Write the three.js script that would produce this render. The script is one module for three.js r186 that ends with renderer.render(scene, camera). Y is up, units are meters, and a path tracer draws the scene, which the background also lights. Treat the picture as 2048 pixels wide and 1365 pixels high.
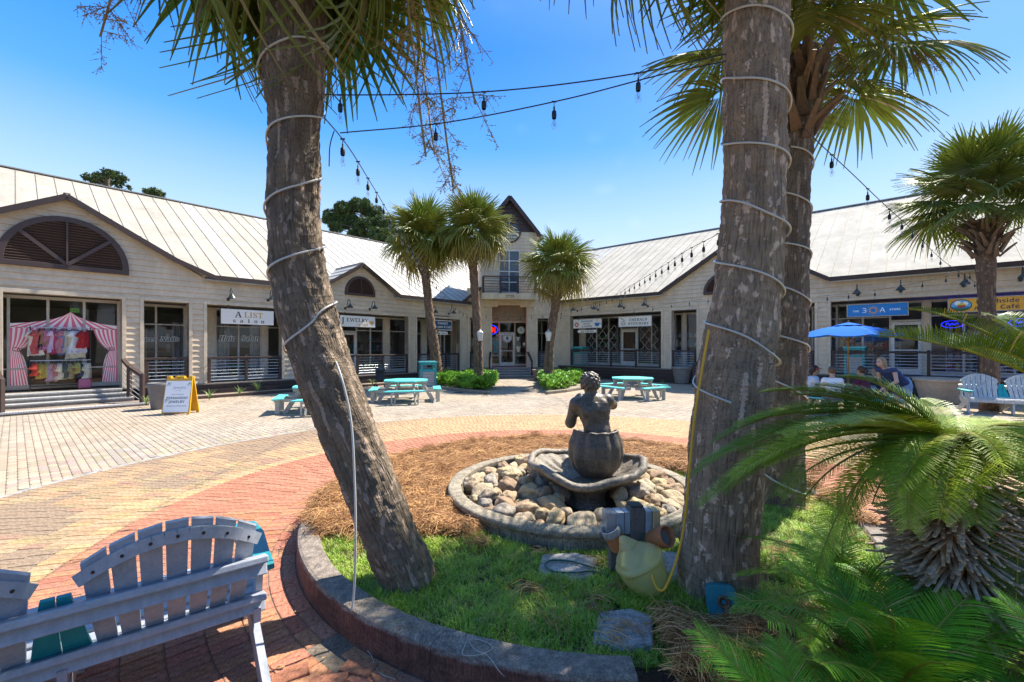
import * as THREE from 'three';
import { mergeGeometries, mergeVertices } from 'three/addons/utils/BufferGeometryUtils.js';
import { RoundedBoxGeometry } from 'three/addons/geometries/RoundedBoxGeometry.js';
import { MarchingCubes } from 'three/addons/objects/MarchingCubes.js';
import { createNoise2D, createNoise3D } from 'simplex-noise';

// ---------- camera, sky, sun, exposure ----------
const CAM_H = 1.9, F = 880, CX = 1024, HY = 694;
const scene = new THREE.Scene();
const camera = new THREE.PerspectiveCamera(2 * Math.atan(682.5 / F) * 180 / Math.PI, 2048 / 1365, 0.05, 900);
camera.position.set(0, CAM_H, 0);
camera.setViewOffset(2048, 1365, 0, -11.5, 2048, 1365);
const renderer = new THREE.WebGLRenderer({ antialias: true });
renderer.setSize(1024, 682);
renderer.toneMapping = THREE.LinearToneMapping;
renderer.toneMappingExposure = 3.1;
renderer.shadowMap.enabled = true;

const SUN_AZ = 50.5 * Math.PI / 180, SUN_EL = 54 * Math.PI / 180;
const SUN = new THREE.Vector3(Math.sin(SUN_AZ) * Math.cos(SUN_EL), Math.sin(SUN_EL), -Math.cos(SUN_AZ) * Math.cos(SUN_EL));
const sun = new THREE.DirectionalLight(new THREE.Color().setRGB(1.0, 0.925, 0.80), 3.75);
sun.target.position.set(0, 0, -14); sun.position.copy(SUN).multiplyScalar(60).add(sun.target.position);
sun.castShadow = true; sun.shadow.mapSize.set(4096, 4096);
Object.assign(sun.shadow.camera, { left: -32, right: 32, top: 32, bottom: -32, near: 1, far: 140 });
scene.add(sun, sun.target);
{ // one computed sky: clear summer air, paler towards the horizon, a little brighter round the sun
  const w = 512, h = 256, d = new Float32Array(w * h * 4), sn = createNoise3D(() => 0.37);
  const stops = [[0, .78, .87, .98], [8, .69, .82, 1.0], [15, .45, .68, 1.03], [24, .115, .41, 1.0], [34, .028, .265, .91], [45, .08, .29, .80], [70, .20, .39, .72], [90, .26, .43, .70]];
  for (let j = 0; j < h; j++) for (let i = 0; i < w; i++) {
    const v = ((j + .5) / h - .5) * Math.PI, a = ((i + .5) / w - .5) * 2 * Math.PI;
    const dir = [Math.cos(a) * Math.cos(v), Math.sin(v), Math.sin(a) * Math.cos(v)];
    const e = Math.max(0, v * 180 / Math.PI);
    let k = 0; while (k < stops.length - 2 && e > stops[k + 1][0]) k++;
    const A = stops[k], B = stops[k + 1], t = Math.min(1, (e - A[0]) / (B[0] - A[0]));
    const dot = Math.max(0, dir[0] * SUN.x + dir[1] * SUN.y + dir[2] * SUN.z);
    const glow = .12 * Math.pow(dot, 7) + .5 * Math.pow(dot, 60);
    // faint thin cirrus
    let c = sn(dir[0] * 5 + 3, dir[1] * 16, dir[2] * 5) * .6 + sn(dir[0] * 11, dir[1] * 40, dir[2] * 11 + 7) * .4;
    c = Math.max(0, c - .62) * .35 * Math.exp(-Math.pow((e - 20) / 14, 2));
    for (let q = 0; q < 3; q++) d[(j * w + i) * 4 + q] = v < 0 ? [.30, .27, .23][q] : (A[q + 1] + (B[q + 1] - A[q + 1]) * t) * .405 + glow * [1, .95, .85][q] + c * (.9 - A[q + 1] * .5);
    d[(j * w + i) * 4 + 3] = 1;
  }
  const sky = new THREE.DataTexture(d, w, h, THREE.RGBAFormat, THREE.FloatType);
  sky.mapping = THREE.EquirectangularReflectionMapping; sky.magFilter = THREE.LinearFilter; sky.needsUpdate = true;
  scene.background = sky; scene.environment = sky;
  scene.backgroundIntensity = 1; scene.environmentIntensity = 1;
}

// ---------- helpers ----------
let seed = 20240611;
const rnd = () => { seed = (seed + 0x6d2b79f5) | 0; let t = Math.imul(seed ^ (seed >>> 15), 1 | seed); t = (t + Math.imul(t ^ (t >>> 7), 61 | t)) ^ t; return ((t ^ (t >>> 14)) >>> 0) / 4294967296; };
const rr = (a, b) => a + (b - a) * rnd();
const pick = (a) => a[Math.floor(rnd() * a.length)];
const n2 = createNoise2D(rnd), n3 = createNoise3D(rnd);
const clamp = (x, a = 0, b = 1) => Math.max(a, Math.min(b, x));
const lerp = (a, b, t) => a + (b - a) * t;
const sm = (a, b, x) => { const t = clamp((x - a) / (b - a)); return t * t * (3 - 2 * t); };
const V = (x, y, z) => new THREE.Vector3(x, y, z);
const PI = Math.PI, R = (d) => d * PI / 180;
const at = (px, py, z) => V((px - CX) / F * z, CAM_H - (py - HY) / F * z, -z);                     // a pixel of the photograph at a depth
const gz = (py, h = 0) => F * (CAM_H - h) / (py - HY);                                             // depth of a pixel on level ground
const gnd = (px, py, h = 0) => { const z = gz(py, h); return V((px - CX) / F * z, h, -z); };
const used = new Map();
function numbered(name) { const k = used.get(name) ?? 0; used.set(name, k + 1); return k ? name + '_' + String(k).padStart(3, '0') : name; }
function tag(o, label, category, group) { o.userData = { ...o.userData, label, category }; if (group) o.userData.group = group; return o; }
function thing(name, label, category, pos = [0, 0, 0], turn = 0, group) {
  const o = new THREE.Group(); o.name = numbered(name); scene.add(o);
  if (pos.isVector3) o.position.copy(pos); else o.position.set(...pos);
  o.rotation.y = turn; return tag(o, label, category, group);
}
function triUV(g) { // uv in metres from the dominant side of each face
  if (g.userData.tri) return g; 
  const q = g.index ? g.toNonIndexed() : g, p = q.attributes.position, uv = new Float32Array(p.count * 2), a = V(), b = V(), c = V(), n = V();
  for (let i = 0; i < p.count; i += 3) {
    a.fromBufferAttribute(p, i); b.fromBufferAttribute(p, i + 1); c.fromBufferAttribute(p, i + 2);
    n.copy(b).sub(a).cross(c.clone().sub(a)); const x = Math.abs(n.x), y = Math.abs(n.y), z = Math.abs(n.z);
    [a, b, c].forEach((v, k) => { const o = (i + k) * 2; if (y >= x && y >= z) { uv[o] = v.x; uv[o + 1] = v.z; } else if (x >= z) { uv[o] = v.z; uv[o + 1] = v.y; } else { uv[o] = v.x; uv[o + 1] = v.y; } });
  }
  q.setAttribute('uv', new THREE.BufferAttribute(uv, 2)); q.userData.tri = true; return q;
}
function part(name, geo, mat, parent) {
  if (Array.isArray(geo)) geo = merge(geo);
  if (mat.userData.tri) geo = triUV(geo);
  const m = new THREE.Mesh(geo, mat); m.name = name; m.castShadow = m.receiveShadow = true; parent.add(m); return m;
}
function top(name, geo, mat, label, category, group) { const m = part(name, geo, mat, scene); m.name = numbered(name); return tag(m, label, category, group); }
function struct(name, geo, mat) { const m = part(name, geo, mat, scene); m.name = numbered(name); m.userData.kind = 'structure'; return m; }
function stuff(name, label, category, m) { m.name = numbered(name); tag(m, label, category); m.userData.kind = 'stuff'; m.castShadow = m.receiveShadow = true; scene.add(m); return m; }
function merge(list) {
  const keep = ['position', 'normal', 'uv', 'color'];
  const a = list.map((g) => (g.index ? g.toNonIndexed() : g)), all = keep.filter((k) => a.every((g) => g.attributes[k]));
  for (const g of a) { for (const k of Object.keys(g.attributes)) if (!all.includes(k)) g.deleteAttribute(k); }
  return a.length === 1 ? a[0] : mergeGeometries(a, false);
}
const bx = (w, h, d, x = 0, y = 0, z = 0) => new THREE.BoxGeometry(w, h, d).translate(x, y, z);
const rb = (w, h, d, r = .01, x = 0, y = 0, z = 0) => new RoundedBoxGeometry(w, h, d, 2, Math.min(r, w / 2.01, h / 2.01, d / 2.01)).translate(x, y, z);
const cyl = (r0, r1, h, n = 16, x = 0, y = 0, z = 0, open = false) => new THREE.CylinderGeometry(r1, r0, h, n, 1, open).translate(x, y + h / 2, z);
function bar(p, q, w, h, r = 0) { // a beam from p to q: w wide (sideways), h high
  const d = q.clone().sub(p), L = d.length(), x = d.normalize(), up = Math.abs(x.y) > .98 ? V(0, 0, 1) : V(0, 1, 0), s = x.clone().cross(up).normalize(), u = s.clone().cross(x);
  const g = r ? new RoundedBoxGeometry(L, h, w, 2, r) : new THREE.BoxGeometry(L, h, w);
  return g.applyMatrix4(new THREE.Matrix4().makeBasis(x, u, s).setPosition(p.clone().add(q).multiplyScalar(.5)));
}
const tube = (pts, r, seg = 24, rad = 6, closed = false) => new THREE.TubeGeometry(new THREE.CatmullRomCurve3(pts, closed), seg, r, rad, closed);
function rod(p, q, r0, r1 = r0, n = 8) { const d = q.clone().sub(p), g = new THREE.CylinderGeometry(r1, r0, d.length(), n); return g.applyQuaternion(new THREE.Quaternion().setFromUnitVectors(V(0, 1, 0), d.clone().normalize())).translate((p.x + q.x) / 2, (p.y + q.y) / 2, (p.z + q.z) / 2); }
const lathe = (pts, n = 24) => new THREE.LatheGeometry(pts.map(([x, y]) => new THREE.Vector2(x, y)), n);
const M4 = (x, y, z, ry = 0, rx = 0, rz = 0, s = 1) => new THREE.Matrix4().compose(V(x, y, z), new THREE.Quaternion().setFromEuler(new THREE.Euler(rx, ry, rz, 'YXZ')), V(s, s, s));
function extrude(pts, depth, bevel = 0) { const s = new THREE.Shape(pts.map(([x, y]) => new THREE.Vector2(x, y))); return new THREE.ExtrudeGeometry(s, { depth, bevelEnabled: bevel > 0, bevelSize: bevel, bevelThickness: bevel, bevelSegments: 1, curveSegments: 12 }); }
function quad(a, b, c, d) { const g = new THREE.BufferGeometry(); g.setAttribute('position', new THREE.Float32BufferAttribute([...a, ...b, ...c, ...a, ...c, ...d], 3)); g.setAttribute('uv', new THREE.Float32BufferAttribute([0, 0, 1, 0, 1, 1, 0, 0, 1, 1, 0, 1], 2)); g.computeVertexNormals(); return g; }
function prism(A, B) { // solid between two equal polygons (arrays of [x,y,z])
  const p = [], n = A.length, tri = (a, b, c) => p.push(...a, ...b, ...c);
  for (let i = 1; i < n - 1; i++) { tri(A[0], A[i], A[i + 1]); tri(B[0], B[i + 1], B[i]); }
  for (let i = 0; i < n; i++) { const j = (i + 1) % n; tri(A[i], B[i], B[j]); tri(A[i], B[j], A[j]); }
  const g = new THREE.BufferGeometry(); g.setAttribute('position', new THREE.Float32BufferAttribute(p, 3)); g.computeVertexNormals(); return g;
}
function warp(g, f) { const p = g.attributes.position, v = V(); for (let i = 0; i < p.count; i++) { v.fromBufferAttribute(p, i); f(v); p.setXYZ(i, v.x, v.y, v.z); } g.computeVertexNormals(); return g; }
function smooth(g) { g = g.clone(); g.deleteAttribute('uv'); g.deleteAttribute('normal'); g = mergeVertices(g, 1e-4); g.computeVertexNormals(); return g; }
function tint(g, f) { const p = g.attributes.position, c = new Float32Array(p.count * 3), v = V(); for (let i = 0; i < p.count; i++) { v.fromBufferAttribute(p, i); const k = f(v, i); c.set(k, i * 3); } g.setAttribute('color', new THREE.BufferAttribute(c, 3)); return g; }
// bodies: tapered capsules joined by a smooth minimum, meshed by marching cubes
function body(bones, lo, hi, cell, k = .03, extra) {
  const size = Math.max(hi[0] - lo[0], hi[1] - lo[1], hi[2] - lo[2]), n = Math.min(150, Math.ceil(size / cell) + 4), mc = new MarchingCubes(n, undefined, false, false, 400000);
  mc.isolation = 0; const half = n / 2, c = [(lo[0] + hi[0]) / 2, (lo[1] + hi[1]) / 2, (lo[2] + hi[2]) / 2], sc = size / 2 * n / (n - 4);
  const B = bones.map(([a, b, ra, rb_, q]) => ({ a, d: [b[0] - a[0], b[1] - a[1], b[2] - a[2]], ra, rb: rb_, q: q ?? [1, 1, 1] }));
  for (const o of B) o.l = o.d[0] ** 2 + o.d[1] ** 2 + o.d[2] ** 2 || 1e-9;
  let i = 0;
  for (let z = 0; z < n; z++) for (let y = 0; y < n; y++) for (let x = 0; x < n; x++, i++) {
    const p = [c[0] + (x - half) / half * sc, c[1] + (y - half) / half * sc, c[2] + (z - half) / half * sc];
    let m = 9;
    for (const o of B) {
      const e = [p[0] - o.a[0], p[1] - o.a[1], p[2] - o.a[2]], t = clamp((e[0] * o.d[0] + e[1] * o.d[1] + e[2] * o.d[2]) / o.l);
      const w = [(e[0] - o.d[0] * t) / o.q[0], (e[1] - o.d[1] * t) / o.q[1], (e[2] - o.d[2] * t) / o.q[2]];
      const s = Math.sqrt(w[0] ** 2 + w[1] ** 2 + w[2] ** 2) - lerp(o.ra, o.rb, t);
      const h = clamp(.5 + .5 * (s - m) / k); m = s * (1 - h) + m * h - k * h * (1 - h);
    }
    mc.field[i] = -(extra ? extra(p, m) : m);
  }
  mc.update();
  const g = new THREE.BufferGeometry(); g.setAttribute('position', new THREE.BufferAttribute(mc.positionArray.slice(0, mc.count * 3), 3));
  g.scale(sc, sc, sc).translate(...c); const s = mergeVertices(g, 1e-5); s.computeVertexNormals(); return s;
}

// ---------- procedural textures and materials ----------
function tex(w, h, f, srgb = true) { // f(u, v) -> [r, g, b] 0..1 (sRGB for colour maps)
  const d = new Uint8Array(w * h * 4);
  for (let j = 0, i = 0; j < h; j++) for (let k = 0; k < w; k++, i += 4) { const c = f(k / w, j / h); d[i] = clamp(c[0]) * 255; d[i + 1] = clamp(c[1]) * 255; d[i + 2] = clamp(c[2]) * 255; d[i + 3] = 255; }
  const t = new THREE.DataTexture(d, w, h); t.wrapS = t.wrapT = THREE.RepeatWrapping; t.magFilter = THREE.LinearFilter; if (srgb) t.colorSpace = THREE.SRGBColorSpace; t.needsUpdate = true; return t;
}
const N4 = (u, v, f) => { // tileable fractal-ready noise on a torus
  const a = u * 2 * PI, b = v * 2 * PI, r = f / (2 * PI); return n3(Math.cos(a) * r + 9, Math.sin(a) * r, Math.cos(b) * r + Math.sin(b) * r * 1.37 + 3);
};
const grey = (f) => (u, v) => { const x = f(u, v); return [x, x, x]; };
const rep = (t, x, y = x) => { const c = t.clone(); c.repeat.set(x, y); c.needsUpdate = true; return c; };
const fine = tex(256, 256, grey((u, v) => .5 + .25 * N4(u, v, 30) + .25 * N4(u + .3, v, 60)), false);
const wear = tex(512, 512, grey((u, v) => .93 + .035 * N4(u, v, 4) + .035 * N4(u, v + .4, 13) + .03 * N4(u + .2, v, 45)));
const grain = tex(512, 512, grey((u, v) => .84 + .10 * N4(u, v * .15, 60) + .08 * N4(u, v * .4, 90) + .05 * N4(u, v, 6)));
const speck = tex(256, 256, grey((u, v) => .78 + .16 * N4(u, v, 60) + .1 * N4(u, v, 9) + .08 * N4(v, u, 25)));
function mat(rgb, rough = .7, o = {}) {
  const { tri = true, map, bump, bs, sr = 1, phys, ...rest } = o, m = phys ? new THREE.MeshPhysicalMaterial() : new THREE.MeshStandardMaterial();
  m.color.setRGB(...rgb); m.roughness = rough; m.metalness = 0; 
  if (map) m.map = rep(map, sr); if (bump) { m.bumpMap = rep(bump, o.br ?? sr); m.bumpScale = bs ?? .002; } delete rest.br;
  Object.assign(m, rest); m.userData.tri = tri && (map || bump) ? true : false; return m;
}
const M = {
  siding: mat([.71, .575, .41], .66, { map: wear, sr: .14 }),
  trim: mat([.70, .58, .425], .6, { map: wear, sr: .25 }),
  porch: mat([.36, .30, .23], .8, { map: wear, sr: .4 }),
  brown: mat([.060, .036, .030], .6, { map: wear, sr: .8, bump: grain, bs: .001 }),
  louver: mat([.075, .046, .040], .6, { map: wear, sr: 1 }),
  roof_right_brightened: mat([.54, .50, .425], .85, { phys: true, specularIntensity: .08, map: wear, sr: .12, bump: fine, bs: .001, br: .7 }),  // same metal as the left roof, colour raised because this slope gets less sun
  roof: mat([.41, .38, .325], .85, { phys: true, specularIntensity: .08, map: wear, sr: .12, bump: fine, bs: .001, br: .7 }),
  roof_white: mat([.50, .485, .455], .75, { phys: true, specularIntensity: .15, map: wear, sr: .15 }),
  seam: mat([.20, .17, .14], .7),
  roof_dark: mat([.20, .23, .26], .42, { map: wear, sr: .3 }),
  frame: mat([.55, .51, .44], .45, { map: wear, sr: 1 }),
  white_frame: mat([.72, .71, .68], .4, { map: wear, sr: 1 }),
  glass: mat([.80, .84, .84], .02, { phys: true, tri: false, transmission: 1, thickness: 0, ior: 1.5 }),
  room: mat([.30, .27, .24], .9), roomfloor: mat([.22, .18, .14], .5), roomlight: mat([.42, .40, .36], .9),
  deck: mat([.33, .29, .24], .75, { map: grain, sr: .8 }),
  tread: mat([.50, .50, .50], .6, { map: grain, sr: 1 }), 
  steel: mat([.55, .58, .62], .35, { metalness: .6 }), 
  concrete: mat([.34, .28, .23], .85, { map: speck, sr: .7, bump: speck, bs: .004, br: 1.6 }),
  rim: mat([.40, .345, .255], .85, { map: speck, sr: .9, bump: speck, bs: .004, br: 2 }),
  teal: mat([.015, .40, .42], .5, { map: wear, sr: 1, bump: grain, bs: .0008 }),
  teal_light: mat([.12, .62, .60], .5, { map: wear, sr: 1, bump: grain, bs: .0008 }),
  wood_white: mat([.62, .59, .54], .55, { map: grain, sr: 1.2, bump: grain, bs: .0012 }),
  wood_grey: mat([.36, .385, .44], .5, { map: wear, sr: 2, bump: grain, br: 3, bs: .0006 }),
  teal_dark: mat([.012, .26, .30], .5, { map: wear, sr: 2, bump: grain, br: 3, bs: .0006 }),
  black: mat([.012, .012, .013], .5), iron: mat([.03, .03, .032], .5),
  bulb: mat([.95, .95, .95], .03, { phys: true, transmission: 1, thickness: 0, ior: 1.45 }),
  filament: mat([.35, .25, .12], .4, { metalness: .7 }),
  cable: mat([.50, .49, .45], .35, { phys: true, clearcoat: .5 }),
};
// ---------- printed faces ----------
function canvasTex(w, h, draw) { const c = document.createElement('canvas'); c.width = w; c.height = h; const x = c.getContext('2d'); draw(x, w, h); const t = new THREE.CanvasTexture(c); t.colorSpace = THREE.SRGBColorSpace; t.needsUpdate = true; return t; }
function textPlane(_, w, h) { return new THREE.PlaneGeometry(w, h); }
function textMat(text, w, h, { fg, bg, font }) { const m = new THREE.MeshStandardMaterial({ roughness: .6 }); m.map = canvasTex(256, Math.round(256 * h / w), (x, W, H) => { x.fillStyle = bg; x.fillRect(0, 0, W, H); x.fillStyle = fg; x.font = font; x.textAlign = 'center'; x.textBaseline = 'middle'; x.fillText(text, W / 2, H / 2 + 3); }); return m; }
// ---------- the three wings of the shop building ----------
function aim(o) { // reads the photograph's pixels on planes of a building: hit(x, y, d) gives local x (along the wall) and y at depth d
  o.updateMatrixWorld(true); const inv = o.matrixWorld.clone().invert(), C = V(0, CAM_H, 0).applyMatrix4(inv);
  const hit = (px, py, d = 0) => { const q = V((px - CX) / F, -(py - HY) / F, -1).add(V(0, CAM_H, 0)).applyMatrix4(inv).sub(C); const t = (d - C.z) / q.z; return V(C.x + q.x * t, C.y + q.y * t, d); };
  return { o, hit, s: (px, d = 0) => hit(px, HY, d).x, y: (px, py, d = 0) => hit(px, py, d).y, world: (s, y, d) => V(s, y, d).applyMatrix4(o.matrixWorld) };
}
function board(W, b0, b1, t0, t1, y0, y1, d = 0, m = M.siding, name = 'siding_board') {
  if (b1 - b0 < .04) return; const j = rr(-.003, .003);
  const f = [[b0, y0 + .002, d + .044 + j], [b1, y0 + .002, d + .044 + j], [t1, y1, d + .006], [t0, y1, d + .006]], k = f.map(([x, y], i) => [x, y, d - .008]);
  part(name, prism(f, k), m, W.o);
}
function siding(W, sA, sB, y0, rowH, eave, openings, gables, d = 0, m = M.siding) {
  let y = y0;
  for (; y + rowH * .5 < eave; y += rowH) {
    let iv = [[sA, sB]];
    for (const [a, b, lo, hi] of openings) if (y + rowH * .5 > lo && y + rowH * .5 < hi) iv = iv.flatMap(([p, q]) => b <= p || a >= q ? [[p, q]] : [[p, a], [b, q]].filter(([x, z]) => z - x > .02));
    for (const [p, q] of iv) { const n = Math.max(1, Math.round((q - p) / 5)); for (let i = 0; i < n; i++) { const A = lerp(p, q, i / n) + (i ? .002 : 0), B = lerp(p, q, (i + 1) / n); board(W, A, B, A, B, y, y + rowH, d, m); } }
  }
  for (const [sl, sa, sr, ya] of gables) for (let g = y; g < ya - .05; g += rowH) {
    const c = (s, h) => lerp(s, sa, clamp((h - eave) / (ya - eave))), h1 = Math.min(ya, g + rowH);
    board(W, c(sl, g), c(sr, g), c(sl, h1), c(sr, h1), g, h1, d, m);
  }
}
function fascia(W, pts, d, h = .17, w = .05, m = M.brown) {
  for (let i = 0; i + 1 < pts.length; i++) part('fascia_board', bar(V(pts[i][0], pts[i][1], d), V(pts[i + 1][0], pts[i + 1][1], d), w, h), m, W.o);
}
function opening(W, a, b, lo, hi, thick = .34) {
  for (const [s, k] of [[a, -1], [b, 1]]) part('jamb_trim', rb(.11, hi - lo + .12, thick, .006, s + k * .055, (hi + lo) / 2 + .06, .062 - thick / 2), M.trim, W.o);
  part('head_trim', rb(b - a - .004, .12, thick, .006, (a + b) / 2, hi + .06, .060 - thick / 2), M.trim, W.o);
}
function pane(parent, a, b, lo, hi, d) { const g = new THREE.PlaneGeometry(b - a, hi - lo).translate((a + b) / 2, (lo + hi) / 2, d); return part('pane', g, M.glass, parent); }
function storefront(W, sl, d, lo, hi, rails = [], o = {}) { // sl: mullion positions; o.door: index of the door bay
  const fm = o.frame ?? M.frame, w = o.w ?? .07; 
  for (let i = 0; i < sl.length; i++) part('mullion', rb(w, hi - lo, .1, .006, sl[i], (lo + hi) / 2, d), fm, W.o);
  for (let i = 0; i + 1 < sl.length; i++) {
    const a = sl[i] + w / 2, b = sl[i + 1] - w / 2, doorTop = lo + 2.18;
    if (o.solid?.includes(i)) { part('pier', bx(b - a, hi - lo, .09, (a + b) / 2, (lo + hi) / 2, d), M.trim, W.o); continue; }
    for (const y of [lo + .07, hi - .05]) if (!(i === o.door && y < lo + 1)) part('frame_rail', rb(b - a, y < lo + 1 ? .14 : .1, .09, .006, (a + b) / 2, y, d), fm, W.o);
    if (i === o.door) {
      const D = new THREE.Group(); D.name = 'door'; W.o.add(D); const f = M.white_frame;
      part('stile', [bx(.1, 2.14, .055, a + .05, lo + 1.08, d + .01), bx(.1, 2.14, .055, b - .05, lo + 1.08, d + .01), bx(b - a - .2, .12, .055, (a + b) / 2, lo + 2.09, d + .01), bx(b - a - .2, .24, .055, (a + b) / 2, lo + .13, d + .01), bx(b - a - .2, .05, .05, (a + b) / 2, lo + 1.0, d + .01)], f, D);
      part('handle', [tube([V(b - .06, lo + .95, d + .04), V(b - .06, lo + .95, d + .1), V(b - .06, lo + 1.3, d + .1), V(b - .06, lo + 1.3, d + .04)], .012, 12, 6)], M.steel, D);
      pane(D, a + .1, b - .1, lo + .25, lo + 2.03, d + .01);
      part('transom_bar', bx(b - a, .08, .09, (a + b) / 2, doorTop + .02, d), fm, W.o); pane(W.o, a, b, doorTop + .06, hi - .1, d);
      continue;
    }
    const ys = [lo + .14, ...rails, hi - .1];
    for (const y of rails) part('frame_rail', rb(b - a, .05, .08, .005, (a + b) / 2, y, d), fm, W.o);
    for (let k = 0; k + 1 < ys.length; k++) pane(W.o, a, b, ys[k] + (k ? .025 : 0), ys[k + 1] - (k + 2 < ys.length ? .025 : 0), d);
  }
}
function roofPanels(W, sA, sB, eave, slope, D, gables, side, valley) { // standing-seam panels from the eave up to the ridge
  const step = .61, rib = .028, inG = (s) => gables.some(([a, , b]) => s > a + .1 && s < b - .1);
  let k = 0;
  for (let s = sA; s < sB; s += step, k++) {
    const e = Math.min(step, sB - s) - .006, d0 = inG(s + e / 2) ? -.12 : .27, A = Math.min(d0, valley(s)), B = Math.min(d0, valley(s + e)); if (A < -D + .3 || B < -D + .3) continue;
    const P = (x, d, up) => [x, eave + slope * (.27 - d) * 1 - slope * .27 + up, d];
    const f = [P(s, A, .05), P(s + e, B, .05), P(s + e, -D, .05), P(s, -D, .05)], b = f.map(([x, y, z]) => [x, y - .045, z]);
    const ribF = [P(s - .018, A, .045), P(s + .016, A, .045), P(s + .016, -D, .045), P(s - .018, -D, .045)], ribT = ribF.map(([x, y, z], i) => [x + (i % 3 ? -.008 : .008), y + rib, z]);
    const white = side < 0 ? (k % 9 === 4 || k > 27 && k < 40) && false : false;
    part('roof_panel', prism(f, b), W.roofMat?.(s) ?? M.roof, W.o); part('roof_seam', prism(ribT, ribF), M.seam, W.o);
  }
}
function gableRoof(W, [sl, sa, sr, ya], eave, slope, m = M.roof) {
  const Dg = (ya - eave) / slope, o = .27;
  for (const [sf, q] of [[sl, -1], [sr, 1]]) {
    const A = [[sf + q * .12, eave + .035, o], [sa, ya + .12, o], [sa, ya + .12, -Dg], [sf + q * .12, eave + .035, -.02]];
    part('gable_roof', prism(A, A.map(([x, y, z]) => [x, y - .05, z])), m, W.o);
    const ridge = V(sa, ya + .13, 0), foot = V(sf + q * .12, eave + .06, 0);
    for (let t = .12; t < 1; t += .2) { const p = foot.clone().lerp(ridge, t), dd = -Dg * t; part('roof_seam', bar(V(p.x, p.y, o - .02), V(p.x, p.y, dd), .02, .03), m, W.o); }
  }
  part('ridge_cap', bar(V(sa, ya + .13, o), V(sa, ya + .13, -Dg), .16, .03), m, W.o);
}
function louver(W, sc, a, y0, b, bars) { // half-round louvred vent
  const arc = (ra, rb_, n = 26) => Array.from({ length: n + 1 }, (_, i) => [ra * Math.cos(PI * i / n), rb_ * Math.sin(PI * i / n)]);
  const L = new THREE.Group(); L.name = 'louver_vent'; L.position.set(sc, y0, .03); W.o.add(L); const fw = Math.min(.16, b * .13);
  const sh = new THREE.Shape([...arc(a, b), [-a, -fw * .9], [a, -fw * .9]].map(([x, y]) => new THREE.Vector2(x, y))); sh.holes.push(new THREE.Path(arc(a - fw, b - fw).reverse().map(([x, y]) => new THREE.Vector2(x, y))));
  part('vent_frame', new THREE.ExtrudeGeometry(sh, { depth: .1, bevelEnabled: true, bevelSize: .008, bevelThickness: .008, bevelSegments: 1 }), M.louver, L);
  part('vent_back', extrude([...arc(a - fw * .5, b - fw * .5)], .01).translate(0, 0, .005), M.black, L);
  const pitch = b > 1.2 ? .085 : .075;
  for (let y = .04; y < b - fw - .03; y += pitch) { const h = (a - fw) * Math.sqrt(Math.max(0, 1 - (y / (b - fw)) ** 2)); if (h > .06) part('louver_slat', bx(h * 2, .012, .085).rotateX(-.75).translate(0, y, .055), M.louver, L); }
  for (const [x, y] of bars) part('vent_bar', bar(V(0, 0, .1), V(x, y, .1), b > 1.2 ? .05 : .05, b > 1.2 ? .11 : .07), M.louver, L);
}
function room(W, a, b, lo, hi, d0, d1) {
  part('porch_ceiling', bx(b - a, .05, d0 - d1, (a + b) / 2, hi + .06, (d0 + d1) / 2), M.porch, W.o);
  part('interior_wall', [bx(b - a, hi - lo + .1, .1, (a + b) / 2, (hi + lo) / 2, d1), bx(.1, hi - lo + .1, d0 - d1 - 1.2, a, (hi + lo) / 2, (d0 - 1.2 + d1) / 2 - .2), bx(.1, hi - lo + .1, d0 - d1 - 1.2, b, (hi + lo) / 2, (d0 - 1.2 + d1) / 2 - .2)], M.room, W.o);
}

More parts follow.
